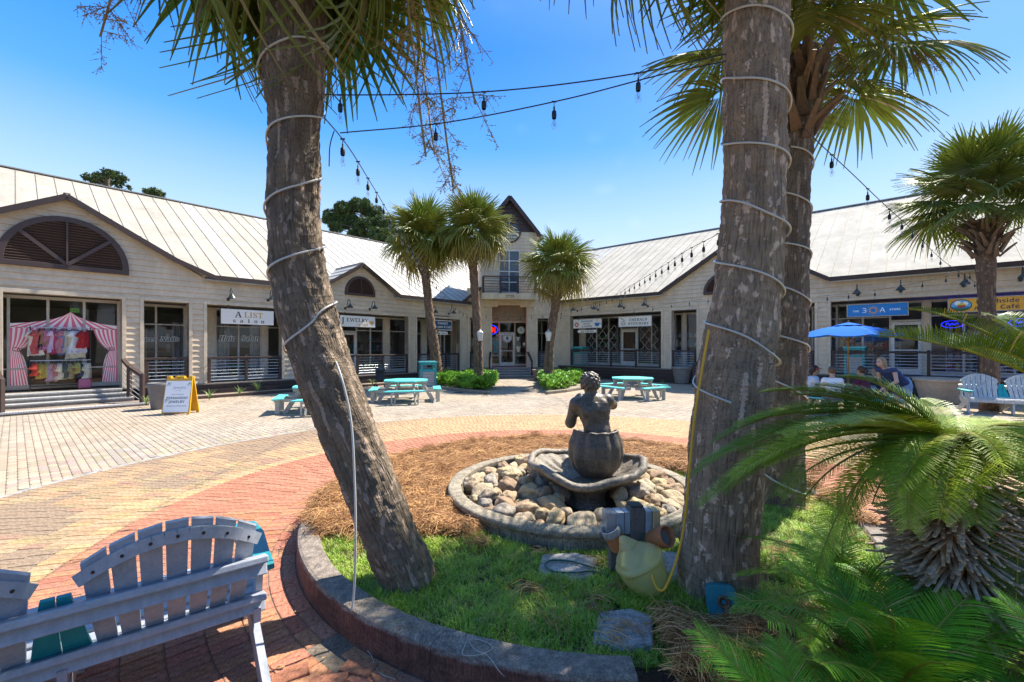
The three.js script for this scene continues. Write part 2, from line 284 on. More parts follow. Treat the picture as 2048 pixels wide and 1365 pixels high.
// --- left wing ---
const LW = aim(thing('shop_wing', 'long tan clapboard wing on the left with half round louvred gables and pale metal roof', 'building', [0, 0, -30.8], Math.atan2(1.131, 1)));
{ const W = LW, lo = .47, hi = 3.57, eave = 4.62, rowH = (hi - lo) / 15, s = W.s, sEnd = s(935), sBeg = s(-330);
  const g1 = [s(132) - 3.66, s(132), s(132) + 3.72, 6.72], g2 = [s(721) - 2.08, s(721), s(721) + 2.08, 5.98];
  const ops = [[s(-300), s(-45)], [s(5), s(243)], [s(287), s(377)], [s(413), s(563)], [s(603), s(816)], [s(833), s(919)]].map(([a, b]) => [a, b, lo, hi]);
  siding(W, sBeg, sEnd, lo, rowH, eave, ops, [g1, g2]);
  for (const o of ops) opening(W, o[0], o[1], lo, hi);
  let p = sBeg; for (const o of [...ops, [sEnd + .3]]) { const a = p, b = o[0] - .005; if (b - a > .05) part('column', bx(b - a, hi - lo, .30, (a + b) / 2, (hi + lo) / 2, -.165), M.trim, W.o); p = o[1]; }
  part('upper_wall', [bx(sEnd - sBeg, eave - hi - .125, .2, (sBeg + sEnd) / 2, (eave + hi + .125) / 2, -.115), prism([[g1[0], eave, -.02], [g1[2], eave, -.02], [g1[1], g1[3], -.02]], [[g1[0], eave, -.2], [g1[2], eave, -.2], [g1[1], g1[3], -.2]]), prism([[g2[0], eave, -.02], [g2[2], eave, -.02], [g2[1], g2[3], -.02]], [[g2[0], eave, -.2], [g2[2], eave, -.2], [g2[1], g2[3], -.2]])], M.trim, W.o);
  const prof = [[sBeg - .5, eave], [g1[0] - .5, eave], [g1[0] + .6, eave + .42], [g1[1], g1[3] + .03], [g1[2] - .9, eave + .5], [g1[2] + .35, eave], [g2[0] - .1, eave], [g2[1], g2[3] + .03], [g2[2] + .1, eave], [sEnd + .25, eave]];
  fascia(W, prof, .27); 
  for (const [a, b] of [[sBeg, g1[0]], [g1[2], g2[0]], [g2[2], sEnd]]) part('soffit', bx(b - a, .03, .24, (a + b) / 2, eave + .02, .13), M.trim, W.o);
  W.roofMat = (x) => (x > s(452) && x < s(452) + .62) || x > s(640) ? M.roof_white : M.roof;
  const ct = Math.cos(W.o.rotation.y), st = Math.sin(W.o.rotation.y);
  roofPanels(W, sBeg - .6, 12.5, eave, .536, 10, [g1, g2], -1, (x) => (.3 - ct * x) / st);
  gableRoof(W, g1, eave, .536); gableRoof(W, g2, eave, .536, M.roof_white);
  part('ridge_cap', bar(V(sBeg - .6, eave + 5.43, -10), V(12, eave + 5.43, -10), .3, .05), M.roof, W.o);
  part('rear_roof', prism([[sBeg, eave + 5.36, -10], [12, eave + 5.36, -10], [12, eave, -20], [sBeg, eave, -20]], [[sBeg, eave + 5.3, -10], [12, eave + 5.3, -10], [12, eave - .06, -20], [sBeg, eave - .06, -20]]), M.roof, W.o);
  const yb = W.y(133, 531), yt = W.y(133, 436), a1 = s(256) - s(133);
  louver(W, s(133), a1, yb, yt - yb, [[0, yt - yb - .1], [a1 * .70, (yt - yb) * .62], [-a1 * .70, (yt - yb) * .62]]);
  const yb2 = W.y(719, 588), yt2 = W.y(719, 554); louver(W, s(719), (s(747.6) - s(689)) / 2, yb2, yt2 - yb2, [[0, yt2 - yb2 - .04]]);
  // porch, shop fronts, rooms
  part('porch_floor', bx(sEnd - sBeg, .05, 8, (sBeg + sEnd) / 2, lo - .028, -3.9), M.deck, W.o);
  room(W, sBeg, sEnd, lo, hi, -.2, -7.6);
  for (let k = 0; k < 3; k++) { const y = lo - .05 - k * .16; part('skirt_board', rb(sEnd - s(290), .15, .04, .005, (sEnd + s(290)) / 2, y - .07, .06), M.brown, W.o); }
  const gl = (d) => (x) => s(x, d), top_ = hi - .02;
  const q1 = gl(-.75), q2 = gl(-1.25);
  storefront(W, [-60, 16, 95, 167.5, 236].map(q1), -.75, lo + .05, top_, [lo + .72], { frame: M.frame });
  part('porch_return', [bx(.12, hi - lo, 1.0, s(249), (hi + lo) / 2, -.75)], M.trim, W.o);
  storefront(W, [276, 311, 368, 376, 430, 476, 521, 534, 640, 680, 712, 740, 766, 778, 812, 826].map(q2), -1.25, lo + .03, top_, [lo + 2.3], { frame: M.frame, solid: [2, 3, 6, 12], door: 9 });
  storefront(W, [826, 842, 852, 880, 888, 902, 914, 926].map(gl(-1.0)), -1.0, lo + .03, top_, [lo + 2.2], { frame: M.frame, solid: [1, 5] });
}
// --- right wing ---
const RW = aim(thing('shop_wing', 'long tan clapboard wing on the right with a louvred gable and pale metal roof', 'building', [0, 0, -31.1], -Math.atan2(.893, 1)));
{ const W = RW, lo = .73, hi = 3.83, eave = 4.78, rowH = (hi - lo) / 15, s = W.s, sBeg = s(1117), sEnd = s(2280);
  const sa = 10.87 * 1.341, g = [sa - 3.58, sa, sa + 3.58, 7.03];
  const ops = [[s(1141), s(1323)], [s(1344), s(1394)], [s(1424), s(1556)], [s(1577), s(1630)], [s(1662), s(2130)]].map(([a, b]) => [a, b, lo, hi]);
  siding(W, sBeg, sEnd, lo, rowH, eave, ops, [g]);
  for (const o of ops) opening(W, o[0], o[1], lo, hi);
  let p = sBeg - .3; for (const o of [...ops, [sEnd]]) { const a = p, b = o[0] - .005; if (b - a > .05) part('column', bx(b - a, hi - lo, .30, (a + b) / 2, (hi + lo) / 2, -.165), M.trim, W.o); p = o[1]; }
  part('upper_wall', [bx(sEnd - sBeg, eave - hi - .125, .2, (sBeg + sEnd) / 2, (eave + hi + .125) / 2, -.115), prism([[g[0], eave, -.02], [g[2], eave, -.02], [g[1], g[3], -.02]], [[g[0], eave, -.2], [g[2], eave, -.2], [g[1], g[3], -.2]])], M.trim, W.o);
  fascia(W, [[sBeg - .25, eave], [g[0] - .15, eave], [sa, g[3] + .03], [g[2] + .15, eave], [sEnd + .5, eave]], .27);
  for (const [a, b] of [[sBeg, g[0]], [g[2], sEnd]]) part('soffit', bx(b - a, .03, .24, (a + b) / 2, eave + .02, .13), M.trim, W.o);
  const ct = Math.cos(W.o.rotation.y), st = Math.sin(W.o.rotation.y);
  W.roofMat = (x) => x < s(1090) ? M.roof_white : M.roof_right_brightened;
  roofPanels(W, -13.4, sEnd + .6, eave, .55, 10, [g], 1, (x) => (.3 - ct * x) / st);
  gableRoof(W, g, eave, .55, M.roof_right_brightened);
  part('ridge_cap', bar(V(-13, eave + 5.57, -10), V(sEnd + .6, eave + 5.57, -10), .3, .05), M.roof, W.o);
  part('rear_roof', prism([[-13, eave + 5.48, -10], [sEnd, eave + 5.48, -10], [sEnd, eave, -20], [-13, eave, -20]], [[-13, eave + 5.42, -10], [sEnd, eave + 5.42, -10], [sEnd, eave - .06, -20], [-13, eave - .06, -20]]), M.roof, W.o);
  const yb = W.y(1440, 583); louver(W, sa, sa - s(1409), yb, (sa - s(1409)) * .72, [[0, (sa - s(1409)) * .66]]);
  part('porch_floor', bx(sEnd - sBeg, .05, 8, (sBeg + sEnd) / 2, lo - .028, -3.9), M.deck, W.o);
  room(W, sBeg, sEnd, lo, hi, -.2, -7.6);
  for (let k = 0; k < 4; k++) { const y = lo - .05 - k * .17; for (const [a, b] of [[sBeg, s(1410)], [s(1575), sEnd]]) part('skirt_board', rb(b - a, .16, .04, .005, (a + b) / 2, y - .07, .06), M.brown, W.o); }
  const gl = (d) => (x) => s(x, d), top_ = hi - .06;
  storefront(W, [1128, 1160, 1171, 1194, 1218, 1243, 1276, 1304, 1325].map(gl(-1.3)), -1.3, lo + .03, top_, [], { frame: M.frame, solid: [1], door: 5 });
  storefront(W, [1325, 1350, 1365, 1373, 1396, 1450, 1500, 1560, 1578, 1626, 1640].map(gl(-1.2)), -1.2, lo + .03, top_, [], { frame: M.frame, solid: [2, 7] });
  storefront(W, [1640, 1674, 1726, 1781, 1846, 1861, 1928, 1975, 2030, 2110, 2150].map(gl(-.9)), -.9, lo + .03, top_, [lo + 2.4], { frame: M.frame, solid: [4], door: 3 });
  // metal trellis in the shop windows with the lattice
  const gA = gl(-1.23);
  for (const [x0, x1] of [[1173, 1241], [1278, 1323], [1352, 1363]]) {
    const a = gA(x0), b = gA(x1), bars = []; const w = .54, h = .62;
    for (let r = 0; r < 4; r++) for (let c = 0; c * w < b - a - .1; c++) { const cx = a + .1 + c * w + w / 2, cy = lo + .95 + r * h;
      if (cx > b) continue; const pts = []; for (let i = 0; i < 32; i++) { const t = i / 32 * 2 * PI, q = .80 + .20 * Math.cos(4 * t); pts.push(V(cx + Math.cos(t) * w * .5 * q / 1, cy + Math.sin(t) * h * .5 * q / 1, -1.23)); }
      if (pts.every((q) => q.x > a - .02 && q.x < b + .02 && q.y < hi - .1)) bars.push(tube(pts, .021, 32, 5, true)); }
    if (bars.length) part('window_lattice', bars, M.wood_white, W.o);
  }
}
// --- middle: entrance with the tower ---
const CW = aim(thing('entrance_tower', 'narrow tan entrance tower with dark shingled gable, round window and small balcony', 'building', [-2.82, 0, -27.6], Math.atan2(.79, 5.85)));
{ const W = CW, s = W.s, L = 5.903, lo = .6, hi = 3.72, eave = 4.72, rowH = (hi - lo) / 15, dt = W.y(1018, 611);
  const t0 = s(962), t1 = s(1073), tc = (t0 + t1) / 2, ops = [[s(939), s(963), lo, hi], [s(984), s(1053), lo, lo + rowH * Math.round((dt - lo) / rowH)], [s(1075), s(1097), lo, hi]];
  const slope = .84, g = [-.15, L / 2, L + .15, eave + slope * (L / 2 + .15)], cut = (t0 - g[0]) * slope + eave;
  siding(W, 0, L, lo, rowH, eave, ops, [[g[0], g[1], g[2], g[3]]].map(([a, b, c, d]) => [a, b, c, d]).filter(() => false));
  for (let y = lo + rowH * Math.ceil((eave - lo) / rowH - .5); y < cut; y += rowH) { const q = (y - eave) / slope, q1 = (y + rowH - eave) / slope; board(W, g[0] + q, g[2] - q, g[0] + q1, g[2] - q1, y, y + rowH); }
  for (const o of ops) opening(W, o[0], o[1], lo, o[3]);
  let p = 0; for (const o of [...ops, [L]]) { const b = o[0] - .005; if (b - p > .05) part('column', bx(b - p, (o[3] ?? hi) - lo, .30, (p + b) / 2, ((o[3] ?? hi) + lo) / 2, -.165), M.trim, W.o); p = o[1]; }
  for (const [a, b, h] of [[0, ops[1][0], hi], [ops[1][0], ops[1][1], ops[1][3]], [ops[1][1], L, hi]]) part('upper_wall', bx(b - a, cut - h - .125, .2, (a + b) / 2, (cut + h + .125) / 2, -.115), M.trim, W.o);
  fascia(W, [[g[0] - .2, eave - .1], [t0 - .02, cut]], .24); fascia(W, [[t1 + .02, cut], [g[2] + .2, eave - .1]], .24);
  for (const [sf, q, e] of [[g[0] - .2, -1, t0], [g[2] + .2, 1, t1]]) { const A = [[sf, eave - .03, .24], [e, cut + .08, .24], [e, cut + .08, -5], [sf, eave - .03, -2.2]]; part('porch_roof', prism(A, A.map(([x, y, z]) => [x, y - .05, z])), M.roof_dark, W.o); }
  // tower
  const te = W.y(1018, 463, .12), ta = W.y(1018, 400, .12), shingleY = W.y(1018, 463, .12), td = -3.2;
  part('tower_wall', [bx(t1 - t0 - .02, te - cut + .6, .2, tc, (te + cut - .6) / 2, -.02), bx(.2, te - cut + 2, -td, t0 + .1, (te + cut - 2) / 2, td / 2 + .05), bx(.2, te - cut + 2, -td, t1 - .1, (te + cut - 2) / 2, td / 2 + .05), bx(t1 - t0, te - cut + 2, .2, tc, (te + cut - 2) / 2, td)], M.trim, W.o);
  const wy0 = W.y(1018, 586, .12), wy1 = W.y(1018, 501, .12), wx0 = s(997.5), wx1 = s(1038), cy = W.y(1018, 462.6, .12), rc = (s(1041.5) - s(1018)) - .05;
  siding(W, t0 + .1, t1 - .1, wy0 - .9, rowH, shingleY, [[wx0 - .05, wx1 + .05, wy0 - 1, wy1]], [], .09);
  for (const x of [t0 + .05, t1 - .05]) part('corner_trim', bx(.1, te - cut + .4, .1, x, (te + cut - .4) / 2, .075), M.trim, W.o);
  for (const x of [t0, t1]) for (let y = cut - .4; y < te - .1; y += rowH) { const k = x === t0 ? -1 : 1; part('siding_board', prism([[x + k * .03, y, .02], [x + k * .03, y, td], [x + k * .008, y + rowH, td], [x + k * .008, y + rowH, .02]], [[x, y, .02], [x, y, td], [x, y + rowH, td], [x, y + rowH, .02]]), M.siding, W.o); }
  const rowS = .24; for (let y = shingleY; y < ta - .1; y += rowS) { const h = (y2) => (t1 - t0) / 2 * (1 - (y2 - te) / (ta - te)) - .02; const a = h(y), b = Math.max(.02, h(Math.min(ta, y + rowS))); const n = Math.max(1, Math.round(a * 2 / .3)); for (let i = 0; i < n; i++) board(W, tc - a + 2 * a * i / n + .006, tc - a + 2 * a * (i + 1) / n - .006, tc - b + 2 * b * i / n + .004, tc - b + 2 * b * (i + 1) / n - .004, y, Math.min(ta, y + rowS), .08 + rr(0, .012), M.louver, 'shingle'); }
  part('gable_wall', prism([[t0, te, .06], [t1, te, .06], [tc, ta, .06]], [[t0, te, td], [t1, te, td], [tc, ta, td]]), M.brown, W.o);
  for (const k of [-1, 1]) { const e = [tc + k * ((t1 - t0) / 2 + .36), te - .42], A = [[tc, ta + .22, .42], [...e, .42], [...e, td - .3], [tc, ta + .22, td - .3]]; part('tower_roof', prism(A, A.map(([x, y, z]) => [x, y - .06, z])), M.roof_dark, W.o);
    part('barge_board', bar(V(tc, ta + .1, .42), V(e[0], e[1] - .1, .42), .06, .24), M.brown, W.o); part('eave_soffit', bx(.34, .04, -td, tc + k * ((t1 - t0) / 2 + .16), te - .28, td / 2 + .2), M.trim, W.o); }
  // round window
  { const G = new THREE.Group(); G.name = 'round_window'; G.position.set(s(1018), cy, .13); W.o.add(G); part('window_frame', new THREE.TorusGeometry(rc, .06, 8, 40).scale(1, 1, 1.2), M.louver, G); part('muntin', [bx(rc * 2, .03, .03), bx(.03, rc - .016, .03, 0, rc / 2 + .008), bx(.03, rc - .016, .03, 0, -rc / 2 - .008)], M.white_frame, G); part('pane', new THREE.CircleGeometry(rc, 36).translate(0, 0, -.005), M.glass, G); part('blind', new THREE.CircleGeometry(rc, 36).translate(0, 0, -.022), mat([.055, .10, .16], .9), G); }
  { const G = new THREE.Group(); G.name = 'tall_window'; W.o.add(G); const fr = []; for (const x of [wx0, (wx0 + wx1) / 2, wx1]) fr.push(bx(.055, wy1 - wy0, .06, x, (wy0 + wy1) / 2, .13)); for (let i = 0; i <= 4; i++) for (const k of [0, 1]) fr.push(bx((wx1 - wx0) / 2 - .056, .055, .058, wx0 + (wx1 - wx0) * (.25 + .5 * k), lerp(wy0, wy1, i / 4) + (i ? i < 4 ? 0 : -.028 : .028), .13)); part('window_frame', fr, M.white_frame, G);
    for (let i = 0; i < 4; i++) for (const k of [0, 1]) { const a = wx0 + (wx1 - wx0) * .5 * k + .028, b = wx0 + (wx1 - wx0) * .5 * (k + 1) - .028; pane(G, a, b, lerp(wy0, wy1, i / 4) + .028, lerp(wy0, wy1, (i + 1) / 4) - .028, .135); } part('blind', bx(wx1 - wx0, wy1 - wy0, .01, (wx0 + wx1) / 2, (wy0 + wy1) / 2, .09), mat([.06, .10, .16], .9), G); }
  // balcony
  const by0 = W.y(1018, 599, .9), by1 = W.y(1018, 587, .9), bt = W.y(1018, 554, .9), b0 = s(964.5, .9), b1 = s(1074.5, .9);
  { const B = new THREE.Group(); B.name = 'balcony'; W.o.add(B);
    part('balcony_floor', rb(b1 - b0, by1 - by0, .9, .02, (b0 + b1) / 2, (by0 + by1) / 2, .5), M.trim, B);
    for (const x of [966.5, 1001, 1036, 1071]) part('post', rb(.13, bt - by1, .1, .01, s(x, .9), (bt + by1) / 2, .85), M.brown, B);
    part('top_rail', rb(b1 - b0 - .1, .06, .1, .01, (b0 + b1) / 2, bt + .02, .85), M.brown, B);
    for (let i = 0; i < 6; i++) part('rail_bar', bx(b1 - b0 - .2, .025, .025, (b0 + b1) / 2, lerp(by1 + .1, bt - .1, i / 5), .85), M.iron, B);
    for (const x of [b0 + .08, b1 - .08]) part('side_rail', bx(.06, .06, .7, x, bt + .02, .45), M.brown, B);
  }
  part('porch_floor', bx(L, .05, 6, L / 2, lo - .028, -2.85), M.deck, W.o);
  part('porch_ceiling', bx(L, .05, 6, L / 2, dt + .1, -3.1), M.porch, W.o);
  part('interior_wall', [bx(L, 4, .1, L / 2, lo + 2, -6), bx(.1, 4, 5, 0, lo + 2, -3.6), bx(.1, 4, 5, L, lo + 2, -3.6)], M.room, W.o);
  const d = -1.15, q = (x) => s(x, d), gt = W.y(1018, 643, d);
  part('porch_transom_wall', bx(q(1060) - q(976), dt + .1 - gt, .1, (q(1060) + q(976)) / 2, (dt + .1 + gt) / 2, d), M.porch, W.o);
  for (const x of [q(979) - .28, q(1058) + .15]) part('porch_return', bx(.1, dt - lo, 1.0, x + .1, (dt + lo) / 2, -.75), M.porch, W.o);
  storefront(W, [970, 998.5, 1029.5, 1056, 1066].map(q), d, lo + .03, gt, [lo + .72], { frame: M.frame, door: 1 });
  storefront(W, [934, 950, 970].map(q), d - .1, lo + .03, hi, [lo + 2.2], {}); storefront(W, [1066, 1084, 1104].map(q), d - .1, lo + .03, hi, [lo + 2.2, lo + .7], {});
  part('house_number', textPlane('2723', .62, .2, { fg: '#2a2320', font: 'bold 72px serif' }).translate((b0 + b1) / 2, (by0 + by1) / 2, .957), textMat('2723', .62, .2, { fg: '#2a2320', bg: '#c8b697', font: 'bold 92px serif' }), W.o);
}
// ---------- ground, paving, the round planter ----------
const RC = { x: .75, z: -5.2 };                                       // centre of the paved rings
const prad = (x, z) => Math.hypot(x - RC.x, z - RC.z);
{ const g = new THREE.PlaneGeometry(1600, 1600).rotateX(-PI / 2).translate(0, -.06, 0); struct('ground', g, mat([.24, .22, .18], .95, { map: speck, sr: .5 })); }
const inView = (x, z, m = 60) => { const d = -z; if (d < .9) return false; const px = CX + x / d * F, py = HY + CAM_H / d * F; return px > -m && px < 2048 + m && py < 1365 + m * 3; };
function paverGeo(l, w, h, notch) { // top face chamfered; the notched kind has cut corners
  const b = .004, ring = (dx, dz, y) => notch ? [[-dx + notch, -dz], [dx - notch, -dz], [dx, -dz + notch], [dx, dz - notch], [dx - notch, dz], [-dx + notch, dz], [-dx, dz - notch], [-dx, -dz + notch]].map(([x, z]) => [x, y, z]) : [[-dx, -dz], [dx, -dz], [dx, dz], [-dx, dz]].map(([x, z]) => [x, y, z]);
  const A = ring(l / 2 - b, w / 2 - b, 0), B = ring(l / 2, w / 2, -b), C = ring(l / 2, w / 2, -h), p = [], T = (a, c, d) => p.push(...a, ...c, ...d), n = A.length;
  for (let i = 1; i < n - 1; i++) T(A[0], A[i + 1], A[i]);
  for (const [U, D] of [[A, B], [B, C]]) for (let i = 0; i < n; i++) { const j = (i + 1) % n; T(U[i], U[j], D[j]); T(U[i], D[j], D[i]); }
  const g = new THREE.BufferGeometry(); g.setAttribute('position', new THREE.Float32BufferAttribute(p, 3)); g.computeVertexNormals();
  const uv = []; const ox = 0; for (let i = 0; i < p.length; i += 3) uv.push(p[i] * 3 + ox, p[i + 2] * 3); g.setAttribute('uv', new THREE.Float32BufferAttribute(uv, 2)); return g;
}
function paving(name, list, geo, base, color, brickName) { // list: {x, z, ry, tone}
  const G = new THREE.Group(); G.name = numbered(name); G.userData.kind = 'structure'; scene.add(G);
  list.sort((a, b) => (a.z * -1) ** 2 + a.x ** 2 - (b.z ** 2 + b.x ** 2));
  const near = list.filter((o) => inView(o.x, o.z, 0)).slice(0, 300), set = new Set(near), rest = list.filter((o) => !set.has(o));
  const mats = new Map(), matOf = (c) => { const k = c.map((v) => Math.round(Math.pow(v, .45) * 22)).join(); if (!mats.has(k)) mats.set(k, mat(k.split(',').map((v) => Math.pow(v / 22, 1 / .45)), base.roughness, { phys: true, specularIntensity: .45, map: speck, tri: false, bump: speck, bs: .003 })); return mats.get(k); };
  for (const o of near) { const m = part(brickName, geo, matOf(color(o)), G); m.position.set(o.x, o.y ?? rr(-.003, .002), o.z); m.rotation.set(rr(-.012, .012), o.ry, rr(-.012, .012)); m.scale.x = o.sx ?? 1; }
  const im = new THREE.InstancedMesh(geo, base, rest.length), mm = new THREE.Object3D(), c = new THREE.Color();
  rest.forEach((o, i) => { mm.position.set(o.x, rr(-.003, .002), o.z); mm.rotation.set(rr(-.012, .012), o.ry, rr(-.012, .012)); mm.scale.set(o.sx ?? 1, 1, 1); mm.updateMatrix(); im.setMatrixAt(i, mm.matrix); im.setColorAt(i, c.setRGB(...color(o))); });
  im.name = brickName; im.userData.kind = 'stuff'; im.castShadow = im.receiveShadow = true; G.add(im); return G;
}
const dirt = (x, z) => .5 + .5 * (n2(x * .35, z * .35) * .6 + n2(x * 1.1 + 5, z * 1.1) * .4);
const mortar = mat([.23, .185, .145], .95, { map: speck, sr: 1 });
const ringGeo = (a, b, y, n = 96) => new THREE.RingGeometry(a, b, n).rotateX(-PI / 2).translate(RC.x, y, RC.z);
const RO = 2.96, R1 = 4.87, R2 = 7.17;
const hole = at(655, 1312, gz(1312)), isHole = (x, z) => Math.hypot((x - hole.x) * .8, z - hole.z) < .14;
{ const red = [], yel = [], bl = .200, bw = .100, j = .0045; let r = RO + .012;
  for (let k = 0; k < 2; k++) { const rm = r + bw / 2, n = Math.round(2 * PI * rm / (bl + j)), o = rnd(); for (let i = 0; i < n; i++) { const a = (i + o) / n * 2 * PI; red.push({ x: RC.x + Math.sin(a) * rm, z: RC.z + Math.cos(a) * rm, ry: a, t: rnd() }); } r += bw + j; }
  const soldier = (out, rEnd) => { const rings = Math.round((rEnd - r) / (bl + j)), st = (rEnd - r) / rings; for (let k = 0; k < rings; k++) { const rm = r + st / 2, n = Math.round(2 * PI * rm / (bw + j)), o = rnd(); for (let i = 0; i < n; i++) { const a = (i + o) / n * 2 * PI; out.push({ x: RC.x + Math.sin(a) * rm, z: RC.z + Math.cos(a) * rm, ry: a + PI / 2, t: rnd(), ring: k, sx: (st - j) / bl }); } r += st; } };
  soldier(red, R1); soldier(yel, R2);
  const g = paverGeo(bl, bw, .05), keep = (o) => !isHole(o.x, o.z) && !(o.x > RC.x - .2 && o.z > RC.z + 2.4 && o.x > .5 && prad(o.x, o.z) < RO + 1.6 && o.x > 1.0);
  const base = mat([1, 1, 1], .85, { phys: true, specularIntensity: .45, map: speck, tri: false, bump: speck, bs: .003 });
  const R_ = paving('red_brick_ring', red.filter(keep), g, base, (o) => { const d = dirt(o.x, o.z), k = .90 + .18 * o.t, w = .12 * d; return [.60 * k + w * .1, (.25 + .03 * o.t) * k + w * .08, (.155 + .02 * o.t) * k + w * .07]; }, 'brick');
  const Y_ = paving('yellow_brick_ring', yel, g, base, (o) => { const left = sm(-1.5, -4.5, o.x), d = left * sm(.22, .62, dirt(o.x * 1.6, o.z * 1.6) * (o.ring > 0 ? 1 : .25)), k = .92 + .16 * o.t; return [lerp(.64 * k, .38, d * .8), lerp((.42 + .03 * o.t) * k, .275, d * .8), lerp(.245 * k, .20, d * .8)]; }, 'brick');
  part('mortar_bed', ringGeo(RO - .05, R1 + .002, -.006), mortar, R_); part('mortar_bed', ringGeo(R1 + .002, R2 + .01, -.006), mortar, Y_);
  // a corner by the curb where bricks have come loose
  for (const [px, py, ry, t] of [[580, 1352, .5, .35], [716, 1338, -.3, .2], [655, 1366, .1, .3], [770, 1362, -.9, .15]]) { const p = gnd(px, py); const m = part('brick', g, mat([.55, .22, .12], .8, { map: speck, tri: false }), R_); m.position.set(p.x, .012, p.z); m.rotation.set(.05, ry, t * .25); }
  part('bare_sand', new THREE.CircleGeometry(.26, 20).rotateX(-PI / 2).translate(hole.x, -.022, hole.z), mat([.36, .27, .19], 1, { map: speck, sr: 3, bump: speck, bs: .01 }), R_);
}
{ const grey = [], a = [.662, -.749], b = [-.749, -.662], l = .212, w = .104; // courses run along the left wing
  for (let i = -330; i < 330; i++) for (let k = -60; k < 190; k++) {
    const u = i * (w + .004) + (k % 2) * 0, v = k * (l + .004), x = a[0] * u + b[0] * v, z = -4 + a[1] * u + b[1] * v, d = -z;
    if (d < 3 || d > 27.2 || prad(x, z) < R2 + .1) continue; if (!inView(x, z, 40)) continue;
    if ((30.8 + 1.131 * x) - d < 1.7 || (31.1 - .893 * x) - d < 1.2) continue;
    grey.push({ x, z, ry: Math.atan2(.749, .662), t: rnd() });
  }
  const base = mat([1, 1, 1], .88, { phys: true, specularIntensity: .45, map: speck, tri: false, bump: speck, bs: .003 });
  const G = paving('paver_court', grey, paverGeo(w, l, .05, .02), base, (o) => { const k = .84 + .26 * o.t, d = .82 + .3 * dirt(o.x * 1.3, o.z * 1.3), wrm = n2(o.x * .22 + 8, o.z * .22) * .03; return [(.60 + wrm) * k * d, (.495) * k * d, (.385 - wrm * .6) * k * d]; }, 'paver');
  part('mortar_bed', new THREE.RingGeometry(R2 + .01, 40, 96, 1).rotateX(-PI / 2).translate(RC.x, -.009, RC.z), mat([.27, .21, .15], .95, { map: speck, sr: 1 }), G);
  part('edging_band', ringGeo(R2 + .012, R2 + .13, -.002), mat([.50, .47, .44], .8, { map: speck, sr: 1 }), G);
}
// planter curb with its painted side, open towards the sago bed
{ const h = .2, prof = [[RO - .19, .06], [RO - .19, h - .02], [RO - .175, h], [RO - .03, h], [RO - .008, h - .008], [RO, h - .03], [RO, h - .045], [RO + .004, .02], [RO + .012, -.03]];
  const C = thing('planter_curb', 'low curved concrete curb round the planter with dark red painted side', 'curb', [RC.x, 0, RC.z]);
  const curbM = mat([1, 1, 1], .85, { map: speck, sr: 1.2, bump: speck, bs: .005, br: 2, vertexColors: true });
  const n = 14, A0 = R(47), A1 = R(358); for (let i = 0; i < n; i++) { const a = lerp(A0, A1, i / n), e = lerp(A0, A1, (i + 1) / n) - (i < n - 1 ? .0012 : 0);
    let g = new THREE.LatheGeometry(prof.map(([x, y]) => new THREE.Vector2(x, y)), 14, a, e - a).toNonIndexed();
    for (const t of [a, e]) { const f = prof.map(([x, y]) => V(Math.sin(t) * x, y, Math.cos(t) * x)), cap = [...f, V(Math.sin(t) * (RO - .19), -.03, Math.cos(t) * (RO - .19))], q = []; for (let k = 1; k < cap.length - 1; k++) q.push(...cap[0].toArray(), ...cap[k].toArray(), ...cap[k + 1].toArray()); const c = new THREE.BufferGeometry(); c.setAttribute('position', new THREE.Float32BufferAttribute(q, 3)); c.computeVertexNormals(); c.setAttribute('uv', new THREE.Float32BufferAttribute(new Float32Array(q.length / 3 * 2), 2)); g = merge([g, c]); }
    warp(g, (v) => { const k = n3(v.x * 6, v.y * 6, v.z * 6) * .004; v.y += v.y > .1 ? k : 0; });
    g = tint(g, (v) => { const w = n3(v.x * 3, v.y * 9, v.z * 3) * .5 + n3(v.x * 12, v.y * 12, v.z * 12) * .4, r = Math.hypot(v.x, v.z), side = r > RO - .006 && v.y < h - .03; const k = 1 + w * .22; if (side) { const e = w > .52 ? .12 : 0; return [(.19 + e) * k, (.08 + e) * k, (.058 + e) * k]; } return [.34 * k, .28 * k, .23 * k]; });
    part('curb_section', g, curbM, C); }
}
const SOIL = .13;
const soilY = (x, z) => { const r = prad(x, z); return r < 2.8 ? SOIL + .03 * (1 - r / 2.8) + .012 * n2(x * 3, z * 3) : .10 + .02 * n2(x * 3, z * 3); };
{ const g = new THREE.CircleGeometry(RO - .1, 72).rotateX(-PI / 2); const gg = new THREE.RingGeometry(.02, RO - .1, 90, 40).rotateX(-PI / 2).translate(RC.x, 0, RC.z); warp(gg, (v) => { v.y = soilY(v.x, v.z); });
  const ext = new THREE.PlaneGeometry(6.2, 3.2, 60, 34).rotateX(-PI / 2).translate(3.92, 0, -2.3); warp(ext, (v) => { v.y = .085 + .02 * n2(v.x * 3, v.z * 3) - .3 * sm(.75, 1.3, Math.abs(v.x - 3.92) - 2.1) * 0; });
  const m = mat([.105, .068, .042], 1, { map: speck, sr: 3, bump: speck, bs: .012 }); struct('soil', gg, m); struct('soil', ext, m);
}
